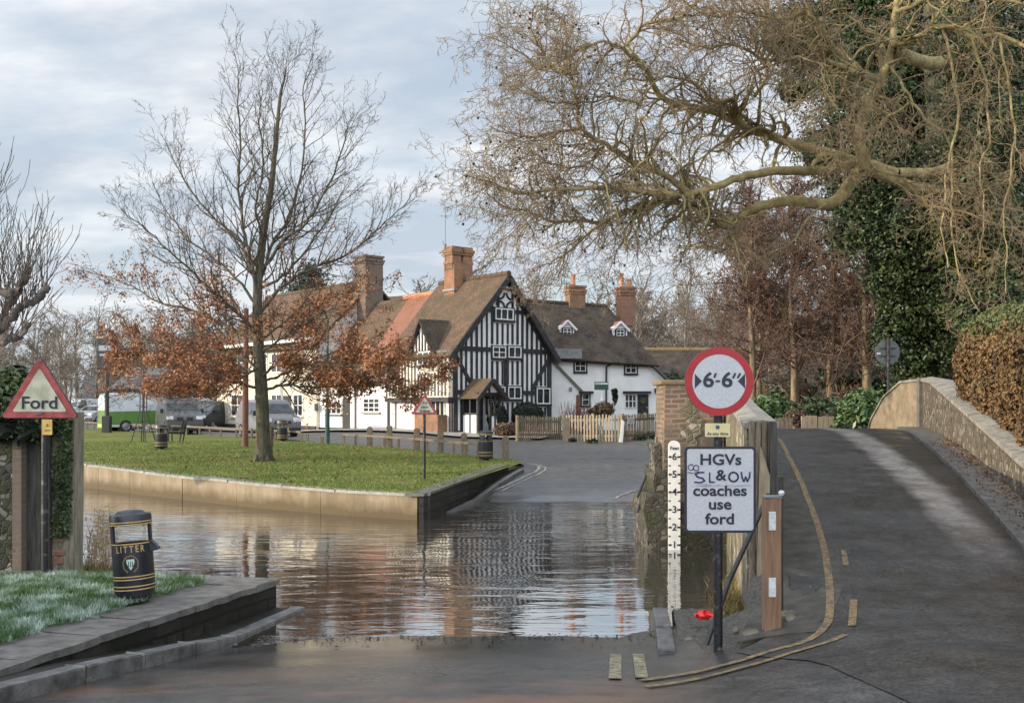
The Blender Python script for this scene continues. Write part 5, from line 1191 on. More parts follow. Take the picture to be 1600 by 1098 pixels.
# ------------------------------------------------------------------ signs on the right
XA, YA, ZA = Vector((1, 0, 0)), Vector((0, 1, 0)), Vector((0, 0, 1))
def rrect(cx, cz, w, h, r, y, k=6):
    o = []
    for (sx, sz, a0) in ((1, 1, 0), (-1, 1, 90), (-1, -1, 180), (1, -1, 270)):
        for i in range(k+1):
            a = R(a0+90*i/k); o.append(Vector((cx+sx*(w/2-r)+r*math.cos(a), y, cz+sz*(h/2-r)+r*math.sin(a))))
    return o[::-1]       # seen from -y this runs counter-clockwise after reversal
def stroke(mb, pts, w, y):
    for a, b in zip(pts, pts[1:]):
        a, b = Vector((a[0], y, a[1])), Vector((b[0], y, b[1])); d = (b-a); L = d.length; d.normalize(); mb.box((a+b)/2, (L+w*.7, .003, w), (d, YA, YA.cross(d)*-1))
SD = 9.6
sb = P(1122, 1030, SD); sx = sb.x
sign = thing('road_sign', "width limit sign: red ring, small yellow plate and white HGV plate on one black post", 'road sign', (sx, SD, .1))
m = MB(); m.tube([(sx, SD, -.2), (sx, SD, 2.75)], .040, 14); m.build('post', 'pole_black', sign, smooth=True)
m = MB(); cz = P(0, 596, SD).z; ry = SD-.052
def disc(mb, r0, r1, y0, y1, c, k=56):
    mb.lathe([(r0, y0), (r1, y0), (r1, y1), (r0, y1)], (c.x, 0, c.z), k, 'y')
C_ = Vector((sx, 0, cz))
disc(m, .0, .303, ry, ry+.012, C_); rs = m.build('round_plate', 'sign_back', sign)
m = MB(); m.lathe([(.236, ry-.002), (.300, ry-.002), (.300, ry+.001)], (sx, 0, cz), 56, 'y'); x = m.build('red_ring', 'sign_red', rs); x.location = (0, 0, 0)
m = MB(); m.lathe([(0, ry-.003), (.236, ry-.003)], (sx, 0, cz), 56, 'y'); x = m.build('face', 'sign_white', rs); x.location = (0, 0, 0)
k_ = SD/FPX
tz = P(0, 594, SD).z
m = MB()
for (a, b) in ((1084, 1095), (1162, 1151)):
    p0, p1 = P(a, 584, SD), P(b, 595.5, SD); m.prism([(p0.x, ry-.006, P(0, 607, SD).z), (p1.x, ry-.006, p1.z), (p0.x, ry-.006, p0.z)] if b > a else [(p0.x, ry-.006, p0.z), (p1.x, ry-.006, p1.z), (p0.x, ry-.006, P(0, 607, SD).z)], (0, .003, 0))
x = m.build('arrow', 'sign_black', rs); x.location = (0, 0, 0)
for s_, px_, py_, sz_ in (('6', 1105, 594.5, 24), ('6', 1134, 594.5, 24)):
    p = P(px_, py_, SD); t = text(s_, sz_*k_*1.34, 'sign_black', rs, (p.x, ry-.006, p.z), bold=.022, sx=1.12, name='numeral'); t.location = (0, 0, 0)
m = MB(); 
for a, b in (((1116.5, 584), (1114.5, 589)), ((1117, 595.5), (1122, 595.5)), ((1146.5, 584), (1143.5, 590)), ((1154, 584), (1151, 590))):
    p, q = P(*a, SD), P(*b, SD); stroke(m, [(p.x, p.z), (q.x, q.z)], .017, ry-.006)
x = m.build('mark', 'sign_black', rs); x.location = (0, 0, 0)
# small yellow plate
a, b = P(1100, 661, SD), P(1139, 682, SD); yp = thing_y = MB(); cx_, cz_ = (a.x+b.x)/2, (a.z+b.z)/2
m = MB(); m.prism(rrect(cx_, cz_, b.x-a.x, a.z-b.z, .008, ry), (0, .006, 0)); pl = m.build('yellow_plate', 'plate_yellow', sign)
t = text('At any time', .038, 'plate_text', pl, (cx_, ry-.003, P(0, 677, SD).z), bold=.012, sx=1.05); t.location = (0, 0, 0)
m = MB(); m.lathe([(0, ry-.004), (.018, ry-.004), (.018, ry)], (cx_, 0, P(0, 667, SD).z), 18, 'y'); x = m.build('symbol', 'plate_blue', pl); x.location = (0, 0, 0)
# main plate
a, b = P(1068, 697, SD), P(1179, 831, SD); cx_, cz_ = (a.x+b.x)/2, (a.z+b.z)/2; w_, h_ = b.x-a.x, a.z-b.z
m = MB(); m.prism(rrect(cx_, cz_, w_, h_, .035, ry), (0, .012, 0)); pl = m.build('instruction_plate', 'sign_black', sign)
m = MB(); m.face(rrect(cx_, cz_, w_-.044, h_-.044, .022, ry-.003)); x = m.build('face', 'sign_white', pl); x.location = (0, 0, 0)
for s_, px_, py_, sx_ in (('HGVs', 1124, 718, 1.14), ('&', 1124.5, 742, 1.1), ('coaches', 1123, 766, 1.12), ('use', 1123, 787, 1.14), ('ford', 1123, 810, 1.14)):
    p = P(px_, py_, SD); t = text(s_, .132, 'sign_black', pl, (p.x, ry-.006, p.z), bold=.022, sx=sx_); t.location = (0, 0, 0)
m = MB()   # hand-written 'GO SLOW' sprayed round the '&'
def hand(seq, w): stroke(m, [(P(u, v, SD).x, P(u, v, SD).z) for u, v in seq], w, ry-.008)
ell = lambda cx, cy, rx, rz, a0=0, a1=360, n=14: [(cx+rx*math.cos(R(lerp(a0, a1, i/n))), cy+rz*math.sin(R(lerp(a0, a1, i/n)))) for i in range(n+1)]
hand(ell(1078, 729, 4.6, 4.2, -40, -320)+[(1082, 730), (1080, 733)], .006); hand(ell(1086, 730, 4.2, 4.2), .006); hand([(1073, 737), (1080, 738), (1090, 736)], .005)
hand([(1098, 737), (1090, 737), (1085, 740), (1088, 744), (1096, 746), (1099, 750), (1093, 753), (1084, 752)], .013)
hand([(1107, 738), (1107, 752), (1114, 752)], .013); hand(ell(1144, 744, 7.2, 7.2), .013)
hand([(1156, 737), (1157.5, 746), (1160, 751), (1163, 744), (1165.5, 751), (1169, 744), (1169.5, 737)], .013)
x = m.build('graffiti', 'graffiti', pl); x.location = (0, 0, 0)
m = MB(); hand([(1086, 757), (1100, 757.5), (1120, 756.5), (1140, 757.5), (1170, 756.5)], .007); hand([(1090, 754.5), (1112, 756)], .006); x = m.build('graffiti', 'graffiti_faint', pl); x.location = (0, 0, 0)
m = MB()
for z in (cz, P(0, 671, SD).z, P(0, 712, SD).z, P(0, 815, SD).z): m.box((sx, SD-.02, z), (.10, .06, .03)); 
m.build('clamp', 'metal_black', sign)
# leaning black pole
m = MB(); m.tube([P(1100, 1016, 10.2), P(1140, 905, 10.6), P(1201, 772, 11.1)], .026, 10); tag(m.build('leaning_pole', 'metal_black', smooth=True), 'thin black pole leaning to the right from behind the road sign to the wooden bollard', 'pole')
# wooden bollard with reflectors
BD = 10.0
bo = thing('bollard', 'square new timber bollard with two white reflectors beside the road sign', 'bollard', (P(1207, 0, BD).x, BD, .2))
m = MB(); a, b = P(1196, 0, BD).x, P(1221, 0, BD).x; zt = P(0, 777, BD).z
m.prism([(a, BD, .30), ((a+b)/2-.02, BD, .16), (b, BD, .28), (b, BD, zt), (a, BD, zt-.015)], (0, .15, 0)); m.build('post', 'wood_new', bo, bevel=.006)
m = MB(); m.box(((a+b)/2+.004, BD+.075, zt+.004), (b-a+.012, .16, .016)); m.build('cap', 'lead', bo)
for y0, y1 in ((799, 828), (902, 932)):
    p, q = P(1201, y0, BD), P(1212, y1, BD); m = MB(); m.box(((p.x+q.x)/2, BD-.006, (p.z+q.z)/2), (q.x-p.x, .014, p.z-q.z)); m.build('reflector', 'reflector', bo, bevel=.003)
m = MB(); m.lathe([(0, -.02), (.022, -.012), (.03, .01), (.02, .03), (0, .035)], (b+.01, BD+.04, zt+.03), 12); m.build('bolt', 'reflector', bo, smooth=True)
m = MB(); p = P(1217, 0, 10.5); m.tube([(p.x+.02, 10.55, .3), (p.x+.02, 10.55, P(0, 745, 10.5).z)], .035, 10); tag(m.build('old_post', 'wood_dark', smooth=True), 'thin dark post standing close behind the timber bollard', 'post')
# stones and rubbish on the gravel
kb = [(1.40, 9.85), (1.52, 10.9), (1.63, 12.0)]
for i, (a, b) in enumerate(zip(kb, kb[1:])):
    m = MB(); d = Vector((b[0]-a[0], b[1]-a[1], 0)).normalized(); m.bar((a[0]+d.x*.01, a[1]+d.y*.01, .075), (b[0]-d.x*.01, b[1]-d.y*.01, .055), .16, .24)
    tag(m.build('kerb_stone', 'kerb_stone', bevel=.02), ('nearer', 'farther')[i]+' of the two pale kerb stones edging the gravel left of the road sign', 'kerb stone', 'kerb stones by the gravel')
rg = random.Random(77); m = bmesh.new()
p = ground_pt(1100, 968); p.z = .15
bmesh.ops.create_icosphere(m, subdivisions=3, radius=.075); 
for v in m.verts:
    v.co.x *= 1.15; v.co.z *= .55; v.co += Vector((pnoise(v.co*25), pnoise(v.co*25+Vector((4, 0, 0))), pnoise(v.co*25+Vector((0, 7, 0)))))*.045
me = bpy.data.meshes.new('red_bag'); m.to_mesh(me); m.free(); me.materials.append(MATS['red_plastic']); o = bpy.data.objects.new('red_bag', me); COL.objects.link(o); o.location = P(1100, 961, 11.0); tag(o, 'crumpled bright red plastic bag on the gravel beside the sign post', 'plastic bag')

# depth gauge
GD = 18.16
ga = thing('depth_gauge', 'white flood depth gauge board with black numbers on the bridge pier', 'depth gauge', P(1053, 853, GD))
a, b = P(1044.5, 0, GD).x, P(1063, 0, GD).x; cx_ = (a+b)/2; r = (b-a)/2; zt = P(0, 688, GD).z-r; zb = -.12
m = MB(); poly = [(a, GD, zb), (b, GD, zb)]+[(cx_+r*math.cos(R(x)), GD, zt+r*math.sin(R(x))) for x in range(0, 181, 15)]; m.prism(poly, (0, .05, 0)); m.build('board', 'gauge_white', ga)
t = text('Feet', .085, 'sign_black', ga, (cx_, GD-.004, P(0, 700, GD).z), bold=.01, name='lettering')
for n_, y in ((6, 713.5), (5, 741), (4, 768.5), (3, 796), (2, 823.5), (1, 851)):
    text(str(n_), .165, 'sign_black', ga, (cx_, GD-.004, P(0, y, GD).z), bold=.012, name='numeral')
m = MB(); f_ = 27.5
for i in range(11):
    y = 713.5+i*f_/2; z = P(0, y, GD).z; L = .052 if i % 2 == 0 else .034
    for x in (a+L/2, b-L/2): m.box((x, GD-.002, z), (L, .006, .030 if i % 2 == 0 else .022))
m.build('mark', 'sign_black', ga)
m = MB(); m.box((cx_, GD+.08, (zt+zb)/2), (.06, .12, zt-zb-.1)); m.build('batten', 'wood_dark', ga)
# leaning stakes, and the mossy timber beside the pier
for i, (q0, q1) in enumerate((((1033, 684), (996, 776)), ((1022, 716), (996, 800)))):
    m = MB(); m.tube([P(*q0, 19.6), P(*q1, 19.0)], .022, 8); tag(m.build('leaning_stake', 'metal_black'), ('longer upper', 'shorter lower')[i]+' of two thin dark stakes leaning on the bridge pier, left side', 'stake', 'stakes leaning on the pier')
m = MB(); p = P(1029, 0, 19.4); m.bar((p.x, 19.4, .5), (p.x, 19.4, P(0, 682, 19.4).z), .14, .12, XA); tag(m.build('timber_post', 'wood_mossy', bevel=.01), 'mossy square timber post against the left edge of the brick pier', 'post')

# ------------------------------------------------------------------ triangular signs
def tri_sign(name, label, base, post_z, c, w, back, words, old, post_m, pr, yaw=0, ycol='sign_old'):
    """warning triangle; c = centre of its lower edge, w = overall width"""
    t = thing(name, label, 'road sign', base); y = c.y-.05; h = w*.80
    def tri(s, yy, rr):
        v = [Vector((-w/2, 0, 0)), Vector((w/2, 0, 0)), Vector((0, 0, h))]; cen = Vector((0, 0, h*.34)); o = []
        v = [cen+(p-cen)*s for p in v]
        for i in range(3):
            p, a, b = v[i], v[i-1], v[(i+1) % 3]; ua, ub = (a-p).normalized(), (b-p).normalized(); r_ = rr*1.2
            for k in range(6):
                tt = k/5; q = (p+ua*r_)*(1-tt)**2+p*2*tt*(1-tt)+(p+ub*r_)*tt**2; o.append(Vector((c.x+q.x, yy, c.z+q.z)))
        return o
    m = MB(); m.tube([(base[0], base[1], base[2]-.3), (base[0], base[1], post_z)], pr, 12); m.build('post', post_m, t, smooth=True)
    m = MB(); m.prism(tri(1, y, .055), (0, .03, 0)); pl = m.build('sign_plate', back, t)
    m = MB(); m.face(tri(.985, y-.003, .055)); x = m.build('border', old, pl); x.location = (0, 0, 0)
    m = MB(); m.face(tri(.70, y-.006, .03)); x = m.build('face', ycol, pl); x.location = (0, 0, 0)
    for s_, dz, sz in words:
        x = text(s_, sz, 'sign_black', pl, (c.x, y-.009, c.z+dz), bold=.016, sx=1.12); x.location = (0, 0, 0)
    return t, y
FD = 10.4
c = P(64, 653, FD); bs = ground_pt(70, 962); FD = bs.y; c = P(65, 653, FD)
fs, yy = tri_sign('ford_sign', 'large faded red triangle sign reading Ford on the frosty left bank', (P(70, 0, FD).x, FD, QZ), 2.6, c, 122*FD/FPX, 'metal_black', [('Ford', .175, .205)], 'sign_red_old', 'pole_black', .040)
m = MB()
for py_ in (564, 646): p = P(64, py_, FD); m.box((p.x, yy-.010, p.z), (.06, .004, .016))
m.build('clip', 'sign_back', fs)
a, b = P(69, 655, FD), P(84, 679, FD); m = MB(); m.prism(rrect((a.x+b.x)/2, (a.z+b.z)/2, b.x-a.x, a.z-b.z, .006, yy), (0, .01, 0)); pl = m.build('yellow_plate', 'plate_yellow_old', fs)
m = MB(); cx_ = (a.x+b.x)/2; m.box((cx_, yy-.003, P(0, 664, FD).z), (.02, .004, .03)); m.box((cx_, yy-.003, P(0, 672, FD).z), (.055, .004, .012)); x = m.build('mark', 'plate_text', pl); x.location = (0, 0, 0)
g = ground_pt(662, 750); D_ = g.y
tri_sign('brake_sign', 'small faded red triangle sign reading Try your brakes on the green', (P(663, 0, D_).x, D_, g.z), P(0, 640, D_).z+.1, P(664, 647.5, D_), 42*D_/FPX, 'sign_back', [('Try', .29, .085), ('your', .19, .085), ('brakes', .09, .085)], 'sign_red_old', 'pole_black', .036)
# back of a round sign beyond the bridge
p = P(1388, 0, 29); rb = thing('round_sign', 'round road sign seen from its grey back beyond the crest of the bridge', 'road sign', (p.x, 29, 1.7))
m = MB(); m.tube([(p.x, 29, 1.2), (p.x, 29, P(0, 528, 29).z)], .045, 10); m.build('post', 'pole_black', rb)
m = MB(); m.lathe([(0, 29.06), (.335, 29.06), (.335, 29.075), (0, 29.075)], (p.x, 0, P(0, 550, 29).z), 40, 'y'); m.build('plate', 'sign_back', rb)
m = MB(); 
for py_ in (544, 556): m.box((p.x, 29.045, P(0, py_, 29).z), (.42, .02, .03))
m.build('bracket', 'metal_black', rb)
m = MB(); m.box((P(1374, 0, 29).x, 29.05, P(0, 552, 29).z), (.10, .004, .05)); m.build('sticker', 'sign_white', rb)

# ------------------------------------------------------------------ litter bins
def make_bin(label):
    t = thing('litter_bin', label, 'litter bin', (0, 0, 0), 'black and gold litter bins'); r = .232; H = .93; k = 40
    m = MB(); m.lathe([(0, .06), (r*.94, .06), (r*.97, .10), (r, .14), (r, .60), (r-.02, .60), (r-.02, .40), (0, .40)], k=k); m.build('body', 'bin_black', t, smooth=True)
    m = MB(); m.lathe([(0, .0), (.12, .0), (.12, .03), (.10, .07), (0, .07)], k=20); m.build('foot', 'metal_black', t, smooth=True)
    for a in (33, 185, 213, 365):   # four uprights round the mouths
        m = MB()
        m.lathe([(r, .60), (r, .80), (r-.025, .80), (r-.025, .60)], k=5, a0=R(a-13), a1=R(a+13))
        for e in (-13, 13):
            ca, sa = math.cos(R(a+e)), math.sin(R(a+e)); m.face([(ca*r, sa*r, .60), (ca*r, sa*r, .80), (ca*(r-.025), sa*(r-.025), .80), (ca*(r-.025), sa*(r-.025), .60)])
        m.build('upright', 'bin_black', t)
    m = MB(); m.lathe([(0, .79), (r*.98, .79), (r+.006, .80), (r+.006, .885), (r-.004, .90), (r*.75, .905), (r*.62, .93), (r*.3, .945), (0, .948)], k=k); m.build('hood', 'bin_black', t, smooth=True)
    for z in (.13, .165, .235, .265, .795, .82, .598): 
        m = MB(); rr = r+.0035+(.006 if z > .78 else 0); m.lathe([(rr, z), (rr, z+.011)], k=k)
        m.build('gold_band', 'gold', t)
    return t, r
bin0, br_ = make_bin('black litter bin with gold LITTER lettering and a crest on the frosty near quay')
def wrap(o, r, ang0):
    """bend a flat lettering mesh (x across, z up) on to the round body; ang0 = facing direction"""
    for v in o.data.vertices:
        a = ang0+v.co.x/r; rr = r-v.co.y; v.co = Vector((rr*math.cos(a), rr*math.sin(a), v.co.z))
t = text('LITTER', .098, 'gold', bin0, (0, 0, .548), bold=.006, sx=.84, name='lettering', depth=.002, spacing=1.42); wrap(t, br_+.003, R(-78))
# crest: ring of small marks round a plain pale shield
m = MB(); cr0 = Vector((0, 0, .40))
for i in range(26):
    a = R(i*360/26+7); 
    if 250 < math.degrees(a) % 360 < 290: continue
    m.box(cr0+Vector((math.cos(a)*.085, 0, math.sin(a)*.085)), (.006, .003, .016), (Vector((-math.sin(a), 0, math.cos(a))), YA, Vector((math.cos(a), 0, math.sin(a)))))
o = m.build('crest_ring', 'gold', bin0); wrap(o, br_+.002, R(-78))
m = MB()
for i in range(6):
    for j in range(6):
        z = cr0.z+.05-j*.018; wj = .045*(1 if j < 3 else 1-(j-2)*.22); x0, x1 = lerp(-wj, wj, i/6), lerp(-wj, wj, (i+1)/6); z1 = z-.018; w2 = .045*(1 if j < 2 else 1-(j-1)*.22); y0, y1 = lerp(-w2, w2, i/6), lerp(-w2, w2, (i+1)/6)
        m.face([(y0, 0, z1), (y1, 0, z1), (x1, 0, z), (x0, 0, z)])
o = m.build('crest_shield', 'crest_green', bin0); wrap(o, br_+.003, R(-78))
m = MB()
for i in range(3): m.box((-.022+.022*i, 0, .40), (.009, .003, .055-.008*(i != 1)))
o = m.build('crest_mark', 'metal_green', bin0); wrap(o, br_+.0045, R(-78))
m = MB(); m.prism([(br_-.02, -.06, .50), (br_+.075, -.03, .515), (br_+.08, -.03, .535), (br_+.01, -.06, .62), (br_-.02, -.06, .62)], (0, .10, 0)); m.build('cigarette_box', 'bin_black', bin0, bevel=.008)
g = ground_pt(216, 938); zz = QZ+.02; D_ = (EYE-zz)*FPX/(938-HOR)
binpos = P(212, 0, D_)
# the copies keep the plain parts only
bins = []
for (px_, py_, lab) in ((252, 702, 'black and gold litter bin in the middle of the lawn, left of the oak'), (759, 719, 'black and gold litter bin at the right tip of the green beside the ford'), (208, 672, "black and gold litter bin at the green's far edge in front of the green van"), (441, 689, 'black and gold litter bin beside the road just right of the oak trunk')):
    q = ground_pt(px_, py_); c = copy_tree(bin0, loc=q, rz=R(40), label=lab); c.scale = (1.0, 1.0, 1.0); bins.append(c)
bin0.location = (binpos.x, D_, zz); bin0.rotation_euler = (R(-1), R(-4.0), 0); bin0.scale = (.88, .88, 1.0)
def cut(o, names):
    for ch in list(o.children):
        if ch.name.split('.')[0] in names: bpy.data.objects.remove(ch)
for c in bins: cut(c, ('lettering', 'crest_ring', 'crest_shield', 'crest_mark', 'cigarette_box'))

# ------------------------------------------------------------------ wall, gatepost and ivy at the left edge
lw = thing('flint_wall', "old flint wall at the left edge with a dark plank and mossy timber end post", 'wall', (-6.5, 13.8, .2))
LD = 13.5
x0 = P(35, 0, LD).x; m = MB(); m.prism([(-10.5, LD, -.5), (x0, LD, -.5), (x0, LD, 2.15), (-10.5, LD, 2.25)], (0, .45, 0)); m.build('wall', 'flint_near', lw, bevel=.02)
m = MB(); a, b = P(22, 0, LD).x, P(36, 0, LD).x; m.box(((a+b)/2, LD+.15, .9), (b-a, .4, 2.6)); m.build('brick_quoin', 'brick_brown', lw)
a, b = P(36, 0, LD+.1).x, P(77, 0, LD+.1).x; m = MB(); m.prism([(a, LD+.1, .30), (b, LD+.1, .30), (b, LD+.1, 2.35), (a, LD+.1, 2.35)], (0, .09, 0)); m.build('plank', 'wood_dark', lw, bevel=.01)
a, b = P(77, 0, LD+.2).x, P(117, 0, LD+.2).x; m = MB(); m.prism([(a, LD+.2, -.5), (b-.03, LD+.2, -.5), (b, LD+.2, 2.32), (a, LD+.2, 2.30)], (0, .32, 0)); m.build('end_post', 'wood_mossy', lw, bevel=.02)
m = MB(); 
for i, z in enumerate((.45, .55, .72, .82, .98)): m.box((a+.10+.02*(i % 2), LD+.195, z), (.16, .03, .07))
m.build('exposed_brick', 'brick_red', lw, bevel=.006)

# ------------------------------------------------------------------ knee rail, posts, poles on the green
def rail(name, label, base_pts, grp):
    t = thing(name, label, 'fence', base_pts[0], grp); H = .38
    for p in base_pts:
        m = MB(); m.box((p.x, p.y, p.z+H/2-.1), (.09, .09, H+.2)); m.build('post', 'wood_weathered', t)
    m = MB()
    for a, b in zip(base_pts, base_pts[1:]): m.bar(a+Vector((0, 0, H+.03)), b+Vector((0, 0, H+.03)), .10, .08)
    m.build('rail', 'wood_weathered', t)
    return t
def gz(px_, D_): q = P(px_, HOR, D_); return Vector((q.x, q.y, hs(q.x, q.y)))
def on_back(px_, inset=.25):
    """point of the green's back edge on the sight line of a pixel column"""
    k = (px_-800)/FPX
    for (x0, y0), (x1, y1) in zip(GREEN_BACK, GREEN_BACK[1:]):
        f0, f1 = x0-k*y0, x1-k*y1
        if f0*f1 <= 0:
            t = f0/(f0-f1); x, y = lerp(x0, x1, t), lerp(y0, y1, t); return Vector((x+.1, y-inset, zg(x, y)))
rail('knee_rail', 'low wooden knee rail along the right half of the back edge of the green', [on_back(q) for q in (535, 553, 575, 598, 620, 644, 664, 685, 705, 725, 743)], 'knee rails round the green')
rail('knee_rail', 'low wooden knee rail along the left part of the back edge of the green', [on_back(q) for q in (112, 124, 136, 147, 160, 172, 185, 200, 216, 232, 248, 268, 290, 311, 327, 344, 368, 392)], 'knee rails round the green')
rail('knee_rail', 'short piece of low wooden knee rail right behind the oak trunk', [on_back(q) for q in (428, 447, 469)], 'knee rails round the green')
tallp = []
for i, (px_, top, bot, D_) in enumerate(((577, 666, 697, 43.2), (608, 664, 696, 41.8), (651, 668, 700, 39.8), (688, 670, 706, 38.6), (725, 676, 712, 37.0), (790, 680, 714, 34.3))):
    q = P(px_, bot, D_); q.z = hs(q.x, q.y); zt = P(0, top, D_).z
    m = MB(); w_ = .21; m.prism([(q.x-w_/2, D_, q.z-.2), (q.x+w_/2, D_, q.z-.2), (q.x+w_/2, D_, zt-.05), (q.x, D_, zt), (q.x-w_/2, D_, zt-.05)], (0, w_, 0))
    tag(m.build('wooden_post', 'wood_weathered', bevel=.015), ("tall wooden post behind the knee rail, leftmost of its row, below the white grid window", "tall wooden post behind the knee rail before the white terrace's dark right door", 'tall wooden post behind the knee rail, just left of the triangular brake sign', 'tall wooden post behind the knee rail, just right of the triangular brake sign', 'tall wooden post behind the knee rail, in front of the timbered porch', 'short thick wooden post just right of the litter bin at the tip of the green')[i], 'post', 'wooden posts along the road')
q = gz(886, 46.2); m = MB(); m.box((q.x, 46.2, .9+.5), (.2, .2, 1.1)); tag(m.build('wooden_post', 'wood_weathered', bevel=.015), 'wooden post standing in front of the pale picket fence', 'post', 'wooden posts along the road')
for i, (px_, bot) in enumerate(((478, 690), (501, 690))):
    q = on_back(px_); m = MB(); m.box((q.x, q.y, q.z+.12), (.13, .13, .45 if i == 0 else .3)); tag(m.build('stump_post', 'wood_weathered', bevel=.015), ('stub of a wooden post behind the green, left of the green lamp column', 'lowest stub of a wooden post behind the green, right beside the green lamp column')[i], 'post')
# green column, telegraph pole, pub sign
q = on_back(511, .5); m = MB(); m.tube([(q.x, q.y, q.z-.1), (q.x, q.y, q.z+1.4)], .10, 12); m.tube([(q.x, q.y, q.z+1.4), (q.x, q.y, q.z+5.2)], .055, 12)
lc = thing('lamp_column', "thin dark green lamp column behind the green, in front of the white terrace", 'lamp post', q); m.build('column', 'metal_green', lc)
m = MB(); m.tube([(q.x, q.y, q.z+5.15), (q.x-.1, q.y-.2, q.z+5.5), (q.x-.3, q.y-.6, q.z+5.6)], .04, 8); m.box((q.x-.38, q.y-.75, q.z+5.6), (.16, .4, .10)); m.build('lamp_head', 'metal_green', lc)
q = gz(383, 46); D_ = (EYE-hs(q.x, 46))*FPX/(690-HOR); q = gz(383, 42.5); tp_ = thing('telegraph_pole', 'reddish brown wooden pole standing on the lawn just left of the oak trunk', 'pole', q)
m = MB(); m.tube([(q.x, q.y, q.z-.2), (q.x+.02, q.y, q.z+2.8), (q.x+.05, q.y, q.z+5.4)], [.13, .115, .09], 12); mat('pole_wood', (.10, .045, .03), (.19, .09, .06), 3, .85, .4, 20, stretch=(6, 6, .8)); m.build('pole', 'pole_wood', tp_, smooth=True)
m = MB(); m.bar((q.x-.5, q.y, q.z+5.1), (q.x+.6, q.y, q.z+5.1), .09, .09); m.build('cross_arm', 'pole_wood', tp_)
q = gz(167, 60); ps = thing('pub_sign', "hanging pub sign in a black frame on a tall post left on the green", 'sign', q)
Dq = q.y; m = MB(); m.box((q.x, Dq, q.z+.45), (.42, .42, .95)); m.build('base', 'metal_black', ps, bevel=.03)
m = MB(); m.tube([(q.x, Dq, q.z+.9), (q.x, Dq, P(0, 576, Dq).z)], .12, 12); m.build('post', 'metal_black', ps)
a, b = P(152, 529, Dq), P(184, 570, Dq); m = MB(); cx_, cz_ = (a.x+b.x)/2, (a.z+b.z)/2
m.box((cx_, Dq, cz_), (b.x-a.x, .12, a.z-b.z)); m.box((cx_, Dq, P(0, 574, Dq).z), (b.x-a.x-.1, .14, .2)); pb = m.build('board', 'metal_black', ps, bevel=.03)
m = MB(); m.box((cx_, Dq-.066, lerp(a.z, b.z, .36)), (b.x-a.x-.2, .01, .30)); m.box((cx_, Dq-.066, lerp(a.z, b.z, .62)), (b.x-a.x-.3, .01, .12)); x = m.build('panel', 'paint_palegrey', pb); x.location = (0, 0, 0)
m = MB(); m.bar((a.x-.03, Dq, a.z+.06), (b.x+.03, Dq, a.z+.06), .16, .07); x = m.build('gilt_rail', 'gold', pb); x.location = (0, 0, 0)
for i, px_ in enumerate((401.5, 426)):
    q = ground_pt(px_, 716); q.y -= .25 if i else -.05; m = MB(); m.tube([(q.x, q.y, q.z-.1), (q.x+.01, q.y, P(0, 666, q.y).z)], .06, 10); tag(m.build('tree_stake', 'wood_weathered', smooth=True), ('left of the two round wooden stakes beside the oak trunk', 'right of the two round wooden stakes beside the oak trunk')[i], 'stake', 'stakes beside the oak')
# bench
q = ground_pt(275, 690); bn = thing('park_bench', "dark bench on the lawn seen end-on, beside the bin left of the oak", 'bench', q)
u_ = Vector((-.18, .984, 0)); v_ = Vector((.984, .18, 0)); B = lambda a, b, z: q+u_*a+v_*b+Vector((0, 0, z))
m = MB(); 
for i in range(4): m.bar(B(-.75, -.22+i*.13, .44), B(.75, -.22+i*.13, .44), .10, .035)
m.build('seat', 'wood_dark', bn)
m = MB()
for i in range(3): m.bar(B(-.75, .27+.04*i, .58+i*.13), B(.75, .27+.04*i, .58+i*.13), .035, .10)
m.build('backrest', 'wood_dark', bn)
for e in (-.62, .62):
    m = MB(); m.bar(B(e, -.24, 0), B(e, -.24, .64), .06, .06, u_); m.bar(B(e, .22, 0), B(e, .38, .92), .06, .06, u_); m.bar(B(e, -.26, .64), B(e, .30, .64), .07, .05); m.bar(B(e, -.24, .40), B(e, .26, .40), .05, .05); m.build('leg', 'wood_dark', bn)
# sapling with a guard
q = ground_pt(224, 690); sg = thing('sapling', 'young staked sapling with a wire guard on the lawn in front of the vans', 'tree', q)
m = MB(); m.tube([q, q+Vector((.03, 0, 2.0)), q+Vector((-.05, 0, 4.4))], [.035, .03, .012], 8); m.build('trunk', 'oak_bark', sg)
m = MB()
for k in range(4): a = k*1.57+.5; m.tube([q+Vector((math.cos(a)*.5, math.sin(a)*.5, 0)), q+Vector((math.cos(a)*.14, math.sin(a)*.14, 1.3)), q+Vector((math.cos(a)*.13, math.sin(a)*.13, 2.1))], .022, 6)
for z in (.9, 1.5, 2.1): m.tube([q+Vector((math.cos(t)*.16, math.sin(t)*.16, z)) for t in np.linspace(0, 6.283, 13)], .014, 5, caps=False)
m.build('guard', 'metal_black', sg)

